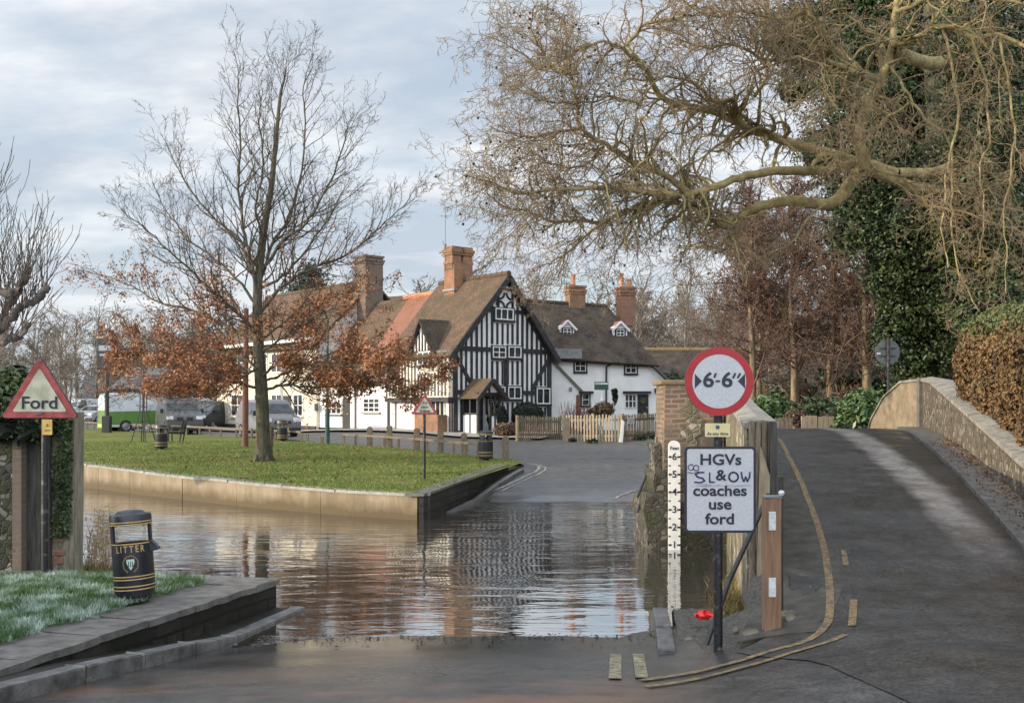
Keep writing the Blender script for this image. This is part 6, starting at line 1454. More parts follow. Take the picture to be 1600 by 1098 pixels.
# ------------------------------------------------------------------ picket fences in front of the houses
def picket(label, a, b, H, m_, gap=.115, w=.075, name='picket_fence', rails=(.25, .8), plates=(), lean=0.02):
    a, b = Vector(a), Vector(b); d = (b-a); L = Vector((d.x, d.y, 0)).length; u = Vector((d.x/L, d.y/L, 0)); n = Vector((u.y, -u.x, 0)); t = thing(name, label, 'fence', a); rg = random.Random(int(L*1000)); m = MB(); N_ = int(L/gap)
    for i in range(N_+1):
        s = i*L/N_; z = lerp(a.z, b.z, s/L); h = H*(1+rg.uniform(-.02, .02)); c = a+u*s; c.z = z; l = u*rg.uniform(-lean, lean)
        p = [c-u*w/2, c+u*w/2, c+u*w/2+l+Vector((0, 0, h-.05)), c+l+Vector((0, 0, h)), c-u*w/2+l+Vector((0, 0, h-.05))]; m.prism(p, -n*.022)
    m.build('pickets', m_, t)
    m = MB()
    for f in rails: m.bar(a+Vector((0, 0, H*f))-n*.05, b+Vector((0, 0, H*f))-n*.05, .045, .09)
    m.build('rail', m_, t)
    k = max(1, round(L/1.9))
    for i in range(k+1):
        c = a.lerp(b, i/k); m = MB(); m.box((c.x-n.x*.10, c.y-n.y*.10, c.z+H*.5), (.11, .11, H+.06), (u, -n, ZA)); m.build('post', m_, t)
    for (px_, py_, w2, h2) in plates:
        F = Fac((a.x, a.y), math.degrees(math.atan2(u.y, u.x))); c = F.px(px_, py_, .03); m = MB(); m.box(c, (w2, .015, h2), (u, -n, ZA)); pl = m.build('name_board', 'board_pale', t)
        m = MB()
        for r in range(2): m.box(c+n*.009+ZA*(.045-.09*r), (w2*(.8 if r == 0 else .5), .002, .028), (u, -n, ZA))
        x = m.build('panel', 'sign_back', pl); x.location = (0, 0, 0)
    return t
g0, g1, g2 = P(880, 690, 47.6), P(971, 692, 46.0), P(1046, 692, 50)
g0.z, g1.z, g2.z = .86, .88, .98
picket('pale sunlit picket fence in front of the white cottages', g0, g1, 1.22, 'wood_pale', gap=.15, w=.075)
picket('grey picket fence with two name boards between the pale fence and the brick pier', g1+Vector((.08, .02, 0)), g2, 1.20, 'wood_weathered', gap=.15, w=.08, plates=((985, 657, .62, .26), (1026, 654, .5, .24)))
m = MB(); c = g1+Vector((.02, -.12, .0)); m.prism([c+Vector((-.14, 0, 0)), c+Vector((.02, 0, 0)), c+Vector((.10, 0, .9)), c+Vector((.0, 0, 1.0))], (0, .12, 0)); tag(m.build('leaning_board', 'board_pale', bevel=.01), 'pale painted board leaning against the end of the sunlit picket fence', 'board')
ga_, gb_ = P(811, 0, 46.4), P(876, 0, 48.4); ga_.z, gb_.z = .98, .92
picket('dark wooden gate and fence beside the topiary bushes of the timbered house', ga_, gb_, 1.05, 'wood_weathered', gap=.14, w=.09, name='garden_fence')
# estate agent's board
p = P(940, 0, 51.5); ea = thing('agent_board', 'dark green board on a white pole in front of the white cottages', 'sign', (p.x, 51.5, 1.0))
m = MB(); m.box((p.x, 51.5, lerp(1, P(0, 597, 51.5).z, .5)), (.07, .07, P(0, 597, 51.5).z-1)); m.build('pole', 'white_paint', ea)
a, b = P(928.5, 596.5, 51.5), P(950.5, 609, 51.5); m = MB(); m.box(((a.x+b.x)/2, 51.45, (a.z+b.z)/2), (b.x-a.x, .03, a.z-b.z)); bd = m.build('board', 'board_green', ea)
m = MB(); m.box(((a.x+b.x)/2, 51.43, lerp(a.z, b.z, .22)), ((b.x-a.x)*.92, .006, .06)); x = m.build('panel', 'board_pale', bd); x.location = (0, 0, 0)
# timber planter blocks beyond the bridge
for i, (px0, px1, py0) in enumerate(((1211, 1238, 653), (1252, 1276, 650), (1277, 1310, 651))):
    D_ = 33; a, b = P(px0, py0, D_), P(px1, 0, D_); m = MB(); k = max(2, int((b.x-a.x)/.13))
    for j in range(k): x = lerp(a.x, b.x, (j+.5)/k); m.box((x, D_, lerp(1.1, a.z, .5)+.01*(j % 3)), ((b.x-a.x)/k-.008, .12, a.z-1.1+.02*(j % 2)))
    tag(m.build('timber_screen', 'wood_pale' if i else 'wood_weathered'), ('grey timber screen beyond the bridge, right behind the end of its left parapet', 'left of the two pale timber screens below the shrubs beyond the bridge', 'right of the two pale timber screens, next to the laurel bush beyond the bridge')[i], 'fence', 'timber screens beyond the bridge')

# ------------------------------------------------------------------ vehicles
def vehicle(name, label, cat, loc, yaw, L, Wd, prof, belt, paint, windows, wheels, wr, front, lower=None, upper_paint=None, rack=False, badge=False, rear=None, plate='number_white'):
    """built nose along +x. prof: side outline (x, z) clockwise from the front bumper's foot; belt = height where the sides start to lean in"""
    t = thing(name, label, cat, (0, 0, 0)); zt = max(z for x, z in prof)
    hw = lambda z: Wd/2*(1-.16*max(0, (z-belt)/(zt-belt))) if z > belt else Wd/2*(1-.05*max(0, (.5-z)/.5))
    def body(pr, nm, pt, par):
        m = MB(); n = len(pr); Lf = [Vector((x, hw(z), z)) for x, z in pr]; Rt = [Vector((x, -hw(z), z)) for x, z in pr]
        m.face(Lf); m.face(Rt[::-1])
        for i in range(n): j = (i+1) % n; m.face([Lf[j], Lf[i], Rt[i], Rt[j]])
        return m.build(nm, pt, par, bevel=.035)
    body(prof, 'body', paint, t)
    if upper_paint:
        pr, pt = upper_paint; m = MB()
        for sgn in (1, -1):
            q = [Vector((x, sgn*(hw(z)+.008), z)) for x, z in pr]; m.face(q if sgn < 0 else q[::-1])
        a = min(pr); zs = sorted(z for x, z in pr); x0 = min(x for x, z in pr)-.012
        m.face([(x0, -hw(zs[0])+.02, zs[0]), (x0, hw(zs[0])-.02, zs[0]), (x0, hw(zs[-1])-.02, zs[-1]), (x0, -hw(zs[-1])+.02, zs[-1])])
        m.build('livery', pt, t)
    for w in windows:        # side glass
        for sgn in (1, -1):
            m = MB(); q = [Vector((x, sgn*(hw(z)+.012), z)) for x, z in w]; m.face(q if sgn < 0 else q[::-1]); m.build('side_window', 'glass_dark', t)
    # windscreen
    (xa, za), (xb, zb) = front['screen']; m = MB(); e = .06; nn = Vector((zb-za, 0, xa-xb)).normalized()*.012
    f = lambda u, s: Vector((lerp(xa, xb, u), s*(hw(lerp(za, zb, u))-.09), lerp(za, zb, u)))+nn
    m.face([f(.06, 1), f(.06, -1), f(.94, -1), f(.94, 1)]); m.build('windscreen', 'glass_dark', t)
    if rear:
        (xa, za), (xb, zb) = rear; m = MB(); nn2 = Vector((-abs(zb-za), 0, 0)).normalized()*.014
        f2 = lambda u, s: Vector((lerp(xa, xb, u), s*(hw(lerp(za, zb, u))-.14), lerp(za, zb, u)))+nn2
        m.face([f2(.05, -1), f2(.05, 1), f2(.95, 1), f2(.95, -1)]); m.build('rear_window', 'glass_dark', t)
    xf = max(x for x, z in prof)+.006; xr = min(x for x, z in prof)-.012
    gz0, gz1 = front['grille']; m = MB(); m.box((xf+.004, 0, (gz0+gz1)/2), (.03, Wd*.44, gz1-gz0)); gr = m.build('grille', 'dark_paint', t, bevel=.008)
    if badge:
        m = MB(); m.lathe([(.06, xf+.022), (.085, xf+.022), (.085, xf+.03), (.06, xf+.03)], (0, 0, (gz0+gz1)/2+.02), 20, 'x'); m.bar((xf+.028, -.05, (gz0+gz1)/2+.07), (xf+.028, 0, (gz0+gz1)/2-.05), .012, .018); m.bar((xf+.028, .05, (gz0+gz1)/2+.07), (xf+.028, 0, (gz0+gz1)/2-.05), .012, .018); x = m.build('badge', 'rim', gr); x.location = (0, 0, 0)
    for sgn in (1, -1):
        m = MB(); z = front['lamp']; m.box((xf-.07, sgn*(hw(z)-.19), z), (.18, .34, .19)); m.build('headlight', 'lamp_clear', t, bevel=.04)
        m = MB(); m.box((xr+.02, sgn*(hw(.9)-.08), front.get('tail', .95)), (.07, .13, .42)); m.build('tail_light', 'lamp_red', t, bevel=.02)
        m = MB(); x, z = front['mirror']; m.box((x, sgn*(hw(z)+.12), z), (.10, .17, .24)); m.build('mirror', 'dark_paint', t, bevel=.03)
    m = MB(); m.box((xf+.012, 0, .42), (.03, .52, .11)); m.build('number_plate', plate, t)
    m = MB(); m.box((xf-.06, 0, .34), (.16, Wd*.96, .24)); m.box((xr+.06, 0, .36), (.16, Wd*.96, .22)); m.build('bumper', lower or 'dark_paint', t, bevel=.03)
    for x in wheels:
        for sgn in (1, -1):
            m = MB(); y0 = sgn*(Wd/2-.19); y1 = sgn*(Wd/2+.012); m.lathe([(0, y0), (wr*.96, y0), (wr, lerp(y0, y1, .15)), (wr, lerp(y0, y1, .85)), (wr*.94, y1), (wr*.62, y1), (wr*.6, y1-sgn*.02), (0, y1-sgn*.02)], (x, 0, wr), 28, 'y'); wh = m.build('wheel', 'tyre', t, smooth=True)
            m = MB(); m.lathe([(0, y1+sgn*.002), (wr*.15, y1+sgn*.004), (wr*.58, y1-sgn*.012), (wr*.62, y1+sgn*.004)], (x, 0, wr), 20, 'y'); m.build('rim', 'rim', wh)
    if rack:
        m = MB()
        for x in (-1.6, -.5, .6): m.bar((x, -Wd/2+.2, zt+.09), (x, Wd/2-.2, zt+.09), .05, .05); 
        for x in (-1.6, -.5, .6):
            for s in (-1, 1): m.bar((x, s*(Wd/2-.22), zt-.05), (x, s*(Wd/2-.22), zt+.10), .05, .05, XA)
        m.build('roof_rack', 'dark_paint', t)
    t.location = loc; t.rotation_euler = (0, 0, yaw); return t
VAN = [(2.40, .28), (-2.45, .28), (-2.50, .75), (-2.44, 1.5), (-2.30, 1.93), (-2.0, 1.98), (.75, 1.98), (1.05, 1.90), (1.75, 1.22), (2.35, 1.02), (2.45, .80), (2.46, .5)]
VANW = [[(.55, 1.24), (1.55, 1.22), (.98, 1.78), (.55, 1.80)]]
def vloc(px_, D_): q = P(px_, 0, D_); return Vector((q.x, D_, h_road(q.x, D_)+.005))
yaw_of = lambda fx, fy: math.atan2(fy, fx)
vehicle('van', 'dark silver panel van with a roof rack parked facing the camera, left of the oak', 'van', vloc(279, 60.5), yaw_of(.42, -.91), 4.9, 1.92, VAN, 1.15, 'paint_gunmetal', VANW, (1.55, -1.45), .34, dict(screen=((1.73, 1.25), (1.06, 1.86)), grille=(.74, .92), lamp=.88, mirror=(1.35, 1.25)), rack=True, badge=True)
MPV = [(2.12, .28), (-2.15, .28), (-2.2, .7), (-2.1, 1.15), (-1.85, 1.68), (-1.5, 1.78), (.35, 1.80), (.75, 1.72), (1.55, 1.10), (2.05, .92), (2.18, .72), (2.18, .5)]
vehicle('car', 'silver people carrier parked behind the oak trunk with its nose to the right', 'car', vloc(418, 52.5), yaw_of(.52, -.85), 4.4, 1.80, MPV, 1.05, 'paint_silver', [[(.30, 1.12), (1.32, 1.10), (.68, 1.62), (.30, 1.66)], [(.22, 1.12), (-.85, 1.13), (-.85, 1.67), (.22, 1.67)]], (1.38, -1.35), .32, dict(screen=((1.53, 1.13), (.76, 1.69)), grille=(.66, .80), lamp=.83, mirror=(1.1, 1.15)), plate='number_yellow')
LVAN = [(2.30, .30), (-2.35, .30), (-2.4, .8), (-2.38, 1.9), (-2.30, 2.2), (-2.0, 2.25), (.75, 2.23), (1.05, 2.10), (1.75, 1.32), (2.25, 1.10), (2.36, .85), (2.38, .5)]
vehicle('van', 'high roofed delivery van, white above and green below, parked with its rear to the left', 'van', vloc(226, 64), yaw_of(.80, .60), 5.0, 2.0, LVAN, 1.9, 'paint_white', [[(.7, 1.35), (1.6, 1.33), (1.0, 1.95), (.7, 1.97)]], (1.5, -1.4), .36, dict(screen=((1.73, 1.35), (1.07, 2.05)), grille=(.78, .98), lamp=.95, mirror=(1.4, 1.35), tail=.98), lower='paint_lime',
        upper_paint=([(-2.40, .45), (2.1, .45), (2.1, 1.12), (1.0, 1.26), (-2.40, 1.18)], 'paint_green'), plate='number_yellow')
vehicle('car', 'dark estate car with pale windows parked close behind the silver van', 'car', vloc(330, 68), yaw_of(-.25, -.97), 4.4, 1.8, MPV, 1.05, 'paint_blueblack', [[(.30, 1.12), (1.32, 1.10), (.68, 1.62), (.30, 1.66)], [(.22, 1.12), (-.85, 1.13), (-.85, 1.67), (.22, 1.67)]], (1.38, -1.35), .32, dict(screen=((1.53, 1.13), (.76, 1.69)), grille=(.66, .80), lamp=.83, mirror=(1.1, 1.15)))
HATCH = [(1.95, .26), (-1.95, .26), (-2.0, .7), (-1.92, 1.0), (-1.5, 1.42), (-1.2, 1.48), (.05, 1.48), (.35, 1.42), (1.05, .98), (1.8, .82), (1.98, .66), (1.98, .45)]
HW = [[(.1, 1.0), (.9, .98), (.3, 1.36), (.1, 1.38)], [(0, 1.0), (-1.2, 1.01), (-1.05, 1.36), (0, 1.39)]]
vehicle('car', 'small white car between the green van and the silver van', 'car', vloc(243, 73), yaw_of(-.3, -.95), 3.9, 1.7, HATCH, .98, 'paint_white', HW, (1.25, -1.25), .30, dict(screen=((1.03, 1.01), (.37, 1.39)), grille=(.58, .70), lamp=.74, mirror=(.75, 1.0)))
vehicle('car', 'pale grey car at the far left end of the road, beside the pub sign', 'car', vloc(151, 88), yaw_of(-.2, -.98), 3.9, 1.7, HATCH, .98, 'paint_palegrey', HW, (1.25, -1.25), .30, dict(screen=((1.03, 1.01), (.37, 1.39)), grille=(.58, .70), lamp=.74, mirror=(.75, 1.0)))
vehicle('van', 'white van parked far off at the left end of the road behind the Ford sign', 'van', vloc(133, 96), yaw_of(-.5, -.86), 4.9, 1.92, VAN, 1.15, 'paint_white', VANW, (1.55, -1.45), .34, dict(screen=((1.73, 1.25), (1.06, 1.86)), grille=(.74, .92), lamp=.88, mirror=(1.35, 1.25)))
# overhead wires between the pole and the houses
a = gz(383, 42.5)+Vector((.3, 0, 5.2))
for k, b in enumerate((P(705, 428, 62), P(705, 433, 62))):
    m = MB(); m.tube([a.lerp(b, t)-Vector((0, 0, .9*math.sin(math.pi*t))) for t in np.linspace(0, 1, 14)], .012, 4)
    tag(m.build('overhead_wire', 'metal_black'), ('upper', 'lower')[k]+' of the two thin overhead wires between the pole and the twin chimney', 'wire', 'overhead wires')
# ------------------------------------------------------------------ trees
def tree_parts(t, polys_bark, polys_twig, bark, twig, names=('trunk', 'crown')):
    if polys_bark: v, f = tubes_np(polys_bark); np_mesh(names[0], v, f, bark, t, smooth=True)
    if polys_twig: v, f = tubes_np(polys_twig); np_mesh(names[1], v, f, twig, t, smooth=True)
def split_r(out, r): return [o for o in out if o[1][0] >= r], [o for o in out if o[1][0] < r]
def path(pix, D0, D1=None, wob=0, rg=None):
    D1 = D0 if D1 is None else D1; n = len(pix)-1
    return [P(x, y, lerp(D0, D1, i/n)+(rg.uniform(-wob, wob) if rg and 0 < i < n else 0)) for i, (x, y) in enumerate(pix)]
# ---- oak on the green
OD = 34.0
oak = thing('oak_tree', 'young oak on the green, bare above with brown leaves still on its lower branches', 'tree', (P(411, 0, OD).x, OD, .72))
rg = random.Random(21); out = []; tips = []
CFG = dict(tp=.5, seg=[7, 6, 5, 4], wander=[.20, .22, .28, .34], up=[.10, .10, .08, .05], kids=[5.5, 5.6, 4.2, 0], ratio=[.50, .50, .50, .5], ang=(26, 55), rr=.60, sides=[5, 4, 3, 3], max=3, tiplvl=2, rmin=.0045)
trunk = path([(411, 722), (411, 680), (410, 640), (408, 600), (404, 540), (402, 480), (405, 420), (414, 350), (424, 290), (431, 220), (438, 150), (444, 125), (447, 105)], OD)
m_ = MB(); tr = [.31, .22, .205, .20, .175, .155, .13, .11, .088, .068, .048, .032, .015]
pl = spline(trunk, 4); out.append(([tuple(p) for p in pl], [interp(i/(len(pl)-1), [(k/12, r) for k, r in enumerate(tr)]) for i in range(len(pl))], 12))
for k in range(5):   # root flare
    a = k*1.26+.4; b = trunk[0]; out.append(([tuple(b+Vector((math.cos(a)*.40, math.sin(a)*.40, -.12))), tuple(b+Vector((math.cos(a)*.26, math.sin(a)*.26, .12))), tuple(b+Vector((math.cos(a)*.12, math.sin(a)*.12, .6)))], [.10, .08, .05], 6))
LIMBS = [  # pixels, end depth, root radius, twigs, twig length
 ([(404, 480), (396, 400), (382, 340), (372, 260), (375, 180), (372, 100), (374, 52)], 33.0, .095, 26, 2.0),
 ([(405, 425), (425, 355), (450, 310), (470, 240), (478, 160), (474, 90), (489, 35)], 35.5, .08, 26, 1.9),
 ([(410, 400), (440, 350), (478, 318), (510, 262), (536, 190), (546, 142)], 32.5, .085, 24, 2.0),
 ([(400, 500), (366, 464), (332, 432), (286, 388), (232, 332), (190, 296)], 32.0, .085, 26, 2.0),
 ([(396, 515), (350, 490), (306, 468), (245, 449), (194, 420), (134, 398)], 36.0, .08, 26, 1.8),
 ([(404, 470), (444, 425), (492, 392), (551, 366), (603, 316), (646, 278)], 33.5, .09, 28, 1.9),
 ([(404, 440), (377, 352), (330, 306), (288, 245), (252, 168)], 36.5, .08, 26, 2.0),
 ([(412, 350), (400, 290), (412, 220), (405, 150), (412, 90)], 31.5, .06, 20, 1.6),
 ([(403, 460), (360, 400), (300, 350), (262, 300), (242, 262)], 38.0, .07, 22, 1.9),
 ([(405, 430), (450, 400), (500, 330), (520, 300), (548, 240)], 38.0, .07, 22, 1.8),
 ([(403, 520), (440, 490), (480, 455), (530, 440), (580, 430)], 37.0, .06, 18, 1.7),
 # low leafy limbs
 ([(407, 600), (372, 588), (330, 585), (280, 575), (225, 590), (182, 600)], 33.0, .07, 26, 1.5),
 ([(407, 560), (370, 545), (320, 530), (270, 520), (215, 522), (180, 535)], 35.5, .065, 26, 1.5),
 ([(408, 606), (440, 592), (486, 596), (540, 590), (590, 592), (648, 608)], 33.0, .07, 30, 1.5),
 ([(405, 580), (430, 560), (470, 555), (520, 560), (570, 560), (610, 572)], 31.0, .06, 28, 1.4),
 ([(404, 540), (430, 520), (465, 500), (505, 470), (545, 458)], 32.5, .06, 24, 1.5),
 ([(405, 560), (385, 575), (340, 600), (300, 612), (240, 612)], 31.0, .055, 26, 1.4),
 ([(404, 530), (400, 500), (360, 480), (320, 500), (280, 505)], 31.5, .05, 22, 1.4),
 ([(406, 585), (440, 575), (500, 545), (560, 530), (640, 560), (690, 570)], 36.5, .06, 26, 1.4),
 ([(405, 570), (375, 560), (340, 540), (300, 545), (250, 560)], 38.0, .05, 22, 1.4),
]
SQ = lambda pix: [(x, 722-(722-y)*.925) for x, y in pix]
for pix, D1, r, n, kl in LIMBS: limb(rg, path(SQ(pix), OD, D1), r*.72, .009, CFG, out, tips, n*1.35, kl*1.3, jit=.035, sides=7)
kids(rg, [tuple(p) for p in pl], [.45*r for r in out[0][1]], [Vector((0, 0, 1))]*len(pl), 2.6, 0, CFG, out, tips, t0=.45, dens=34)
big, tw = split_r(out, .040); tree_parts(oak, big, tw, 'oak_bark', 'oak_twig', ('trunk', 'twigs'))
rng = np.random.default_rng(6); lp = []
for pts, lvl in tips:
    for q in pts[1:]:
        py = HOR-(q[2]-EYE)*FPX/q[1]
        if py < 340 or (py > 624 and 800+FPX*q[0]/q[1] < 470) or (py > 614 and 800+FPX*q[0]/q[1] < 365): continue
        dens = interp(py, [(350, .0), (400, .25), (450, .6), (500, 1.1), (560, 1.8), (625, 2.1)])
        n = int(dens)+(rg.random() < dens % 1)
        px_ = 800+FPX*q[0]/q[1]
        for _ in range(n):
            c = pnoise(Vector(q)*1.1)
            if c < -.05: continue
            lp.append((q[0]+rg.gauss(0, .09), q[1]+rg.gauss(0, .09), q[2]+rg.gauss(-.05, .09)))
v, f = leaf_quads(np.array(lp), rng, .052, aspect=.5); np_mesh('leaves', v, f, 'oak_leaf', oak)

# ---- great plane tree reaching in from the right
PD = 27.0
plane = thing('plane_tree', 'huge bare plane tree with twisted tan branches reaching in from the right over the bridge', 'tree', (P(1550, 0, 33).x, 33, 1.2))
rg = random.Random(4); out = []; tips = []
PC = dict(tp=.5, seg=[8, 8, 6, 5], wander=[.42, .44, .48, .50], up=[-.02, -.03, -.06, -.07], kids=[7.5, 6.0, 4.4, 0], ratio=[.48, .52, .52, .5], ang=(30, 80), rr=.55, sides=[5, 4, 3, 3], max=3, tiplvl=3, rmin=.0046)
PL = [  # pixels, depth at both ends, radii, twigs, twig length
 ([(1346, 262), (1318, 300), (1290, 318), (1236, 313), (1190, 322), (1150, 342), (1132, 352), (1093, 328), (1052, 316), (998, 320), (937, 350), (884, 398)], 27, 25, .175, .03, 60, 1.9),
 ([(1340, 255), (1290, 266), (1230, 268), (1179, 272), (1134, 285), (1080, 303), (1035, 303), (985, 296), (937, 295), (871, 295), (806, 303), (773, 287), (722, 274)], 26.5, 22.5, .17, .016, 74, 1.8),
 ([(1080, 303), (1035, 270), (990, 254), (945, 225), (908, 201), (900, 156), (888, 82), (880, 30)], 25, 24, .11, .02, 44, 1.8),
 ([(1400, 270), (1330, 250), (1250, 228), (1205, 212), (1162, 197), (1113, 172), (1039, 156), (1007, 107), (974, 78), (945, 64)], 29, 26, .21, .045, 54, 1.9),
 ([(1162, 197), (1142, 156), (1117, 160), (1080, 127), (1031, 123), (1000, 165)], 27.5, 25, .09, .02, 30, 1.6),
 ([(978, 72), (1011, 37), (1060, 29), (1093, 0), (1130, -40)], 26, 26, .07, .03, 28, 1.7),
 ([(945, 64), (900, 80), (850, 110), (814, 82), (752, 53)], 26, 25, .05, .012, 36, 1.7),
 ([(908, 201), (870, 205), (834, 213), (800, 210), (765, 200)], 24.5, 23, .05, .012, 32, 1.7),
 ([(904, 115), (870, 112), (840, 70), (830, 30), (850, -20)], 24, 23, .045, .012, 34, 1.7),
 ([(937, 348), (900, 345), (860, 345), (825, 330), (790, 322), (760, 300)], 25, 23, .06, .012, 40, 1.7),
 ([(1350, 265), (1343, 225), (1350, 182), (1366, 145), (1380, 118), (1391, 80), (1398, 30), (1405, -30)], 26, 26, .165, .08, 40, 1.7),
 ([(1373, 130), (1350, 116), (1320, 108), (1300, 98), (1276, 70), (1280, 45), (1262, 10), (1255, -40)], 26, 24, .13, .04, 40, 1.7),
 ([(1300, 98), (1260, 90), (1200, 95), (1150, 70), (1100, 75), (1060, 60)], 25, 23.5, .07, .02, 46, 1.7),
 ([(1260, 20), (1210, 30), (1160, 15), (1110, 25), (1050, -10)], 24.5, 23, .06, .02, 40, 1.7),
 ([(1272, 258), (1280, 246), (1293, 241), (1305, 246), (1306, 256), (1296, 266)], 25.6, 25.2, .085, .06, 3, 1.0),
 ([(1391, 100), (1420, 150), (1450, 190), (1482, 219), (1487, 290), (1488, 345), (1494, 410), (1528, 487)], 26, 23, .05, .016, 54, 1.7),
 ([(1470, 40), (1487, 95), (1496, 182), (1480, 260), (1478, 310), (1470, 360), (1482, 420)], 25.2, 22.5, .05, .012, 48, 1.6),
 ([(1520, 60), (1540, 130), (1544, 180), (1545, 225), (1530, 260), (1538, 320), (1532, 400)], 24.8, 23, .045, .012, 42, 1.6),
 ([(1560, 55), (1583, 180), (1582, 250), (1570, 330), (1572, 400), (1570, 460)], 24.4, 22.5, .04, .011, 42, 1.6),
 ([(1350, 265), (1380, 268), (1420, 290), (1450, 320), (1500, 330), (1560, 350), (1610, 365)], 25.5, 24, .07, .02, 40, 1.6),
 ([(1391, 75), (1430, 60), (1470, 40), (1520, 60), (1560, 55), (1620, 80)], 26, 24, .10, .05, 46, 1.7),
 ([(1400, 20), (1450, 0), (1510, -10), (1570, 0), (1630, 20)], 25, 24, .08, .05, 36, 1.7),
 ([(1420, 160), (1380, 190), (1360, 220), (1330, 215), (1300, 200), (1250, 180)], 25.6, 23.5, .04, .012, 40, 1.6),
 ([(1290, 318), (1260, 345), (1235, 380), (1200, 395)], 26, 25, .04, .012, 18, 1.4),
 ([(1132, 352), (1110, 372), (1080, 385), (1060, 415)], 25.4, 24.5, .03, .010, 18, 1.5),
 ([(884, 398), (860, 410), (835, 418)], 25, 24.5, .026, .010, 14, 1.4),
 ([(998, 320), (985, 360), (960, 400), (950, 430)], 25.5, 25, .03, .010, 16, 1.5),
 ([(1179, 150), (1200, 110), (1180, 60), (1200, 10), (1190, -30)], 26, 25, .06, .03, 34, 1.7),
 ([(1039, 156), (1060, 190), (1020, 230), (1000, 260)], 26, 25, .03, .012, 24, 1.6),
 ([(945, 225), (930, 250), (890, 262), (850, 255), (810, 270)], 24.8, 23.5, .04, .012, 34, 1.6),
 ([(1000, 165), (960, 150), (920, 160), (870, 160), (830, 150), (790, 130)], 25, 23.5, .04, .012, 36, 1.6),
]
for i_, (pix, d0, d1, r0, r1, n, kl) in enumerate(PL): limb(rg, path(pix, d0, d1), r0*(.95 if i_ in (0, 10) else .74), r1*.8, PC, out, tips, n*(.52 if min(x for x, y in pix) > 1340 else 1.3), kl*1.3, n=4, jit=.03, t0=(.42, .34, .1, .25)[i_] if i_ < 4 else .3 if i_ == 10 else .06, sides=9)
# trunk and the boughs that carry the traced limbs, standing behind the hedge
T0 = Vector((P(1550, 0, 33).x, 33, 1.0))
tk = [T0, T0+Vector((.1, 0, 2.5)), P(1545, 400, 33), P(1530, 240, 32.5), P(1500, 80, 32), P(1480, -80, 32)]
pl = spline(tk, 5); out.append(([tuple(p) for p in pl], [lerp(.62, .32, i/(len(pl)-1)) for i in range(len(pl))], 14))
for a, b, dq, r in (((1530, 300), (1346, 262), 27, .13), ((1525, 240), (1400, 270), 29, .13), ((1500, 90), (1391, 78), 26, .16)):
    p, q = P(*a, 32.4), P(*b, dq); c = p.lerp(q, .5)+Vector((0, 0, -.25)); w = spline([p, c, q], 5); out.append(([tuple(x) for x in w], [lerp(r*1.2, r, i/(len(w)-1)) for i in range(len(w))], 9))
big, tw = split_r(out, .028); tree_parts(plane, big, tw, 'plane_bark', 'plane_twig', ('trunk', 'twigs'))
print('plane twigs', len(tw), 'limbs', len(big))
# hanging seed balls
bl = MB(); rg = random.Random(9); ends = [p[-1] for p, l in tips if 800+FPX*p[-1][0]/p[-1][1] < 1150]; V = []; F = []
ico = bmesh.new(); bmesh.ops.create_icosphere(ico, subdivisions=1, radius=.034); iv = np.array([v.co[:] for v in ico.verts]); fi = np.array([[v.index for v in f.verts] for f in ico.faces]); ico.free()
for k, e in enumerate(rg.sample(ends, min(230, len(ends)))): V.append(iv+np.array(e)-np.array([0, 0, .05])); F.append(fi+k*len(iv))
o = np_mesh('seed_balls', np.concatenate(V), np.concatenate(F), 'seed_ball', plane, smooth=True); o['kind'] = 'stuff'

# ---- ivy-clad evergreen mass behind the plane
def clumps(centres, n, rng, size, shell=.55, lump=.55, seed=0, jit=.7, aspect=.62, keep=None):
    """leaves through the outer shell of several lumpy blobs: (x, y, z, rx, ry, rz)"""
    PP = []; NN = []
    vol = np.array([c[3]*c[5] for c in centres]); k = rng.multinomial(n, vol/vol.sum())
    for c, q in zip(centres, k):
        d = rng.normal(size=(q, 3)); d /= np.linalg.norm(d, axis=1, keepdims=True)
        r = shell+(1-shell)*rng.random(q)**.6
        w = np.array([1+lump*pnoise(Vector(x)*2.1+Vector((c[0]+seed, c[1], c[2])))+.5*lump*pnoise(Vector(x)*5.3+Vector((c[2], c[0], seed))) for x in d])
        p = np.array(c[:3])+d*(r*w)[:, None]*np.array(c[3:])
        PP.append(p); NN.append(d)
    p, n_ = np.concatenate(PP), np.concatenate(NN)
    if keep is not None: m = np.array([keep(x) for x in p]); p, n_ = p[m], n_[m]
    return leaf_quads(p, rng, size, normals=n_+np.array([0, 0, .3]), jit=jit, aspect=aspect)
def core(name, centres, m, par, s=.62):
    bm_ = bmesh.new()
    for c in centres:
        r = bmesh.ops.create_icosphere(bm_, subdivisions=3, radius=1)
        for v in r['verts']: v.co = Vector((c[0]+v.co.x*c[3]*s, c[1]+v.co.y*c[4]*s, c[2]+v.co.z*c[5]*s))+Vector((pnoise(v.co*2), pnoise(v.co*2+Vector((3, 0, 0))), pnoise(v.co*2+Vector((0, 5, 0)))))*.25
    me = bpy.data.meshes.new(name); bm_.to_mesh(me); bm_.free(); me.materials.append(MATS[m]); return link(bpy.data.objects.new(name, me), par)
ID = 34.0
def blob(px_, py_, D_, rx, rz, ry=None): p = P(px_, py_, D_); k = D_/FPX; return (p.x, p.y, p.z, rx*k, (ry or rx)*k, rz*k)
ivyt = thing('ivy_tree', 'tall dark ivy covered tree filling the right edge behind the bare plane branches', 'tree', (P(1500, 0, ID).x, ID, 1.2))
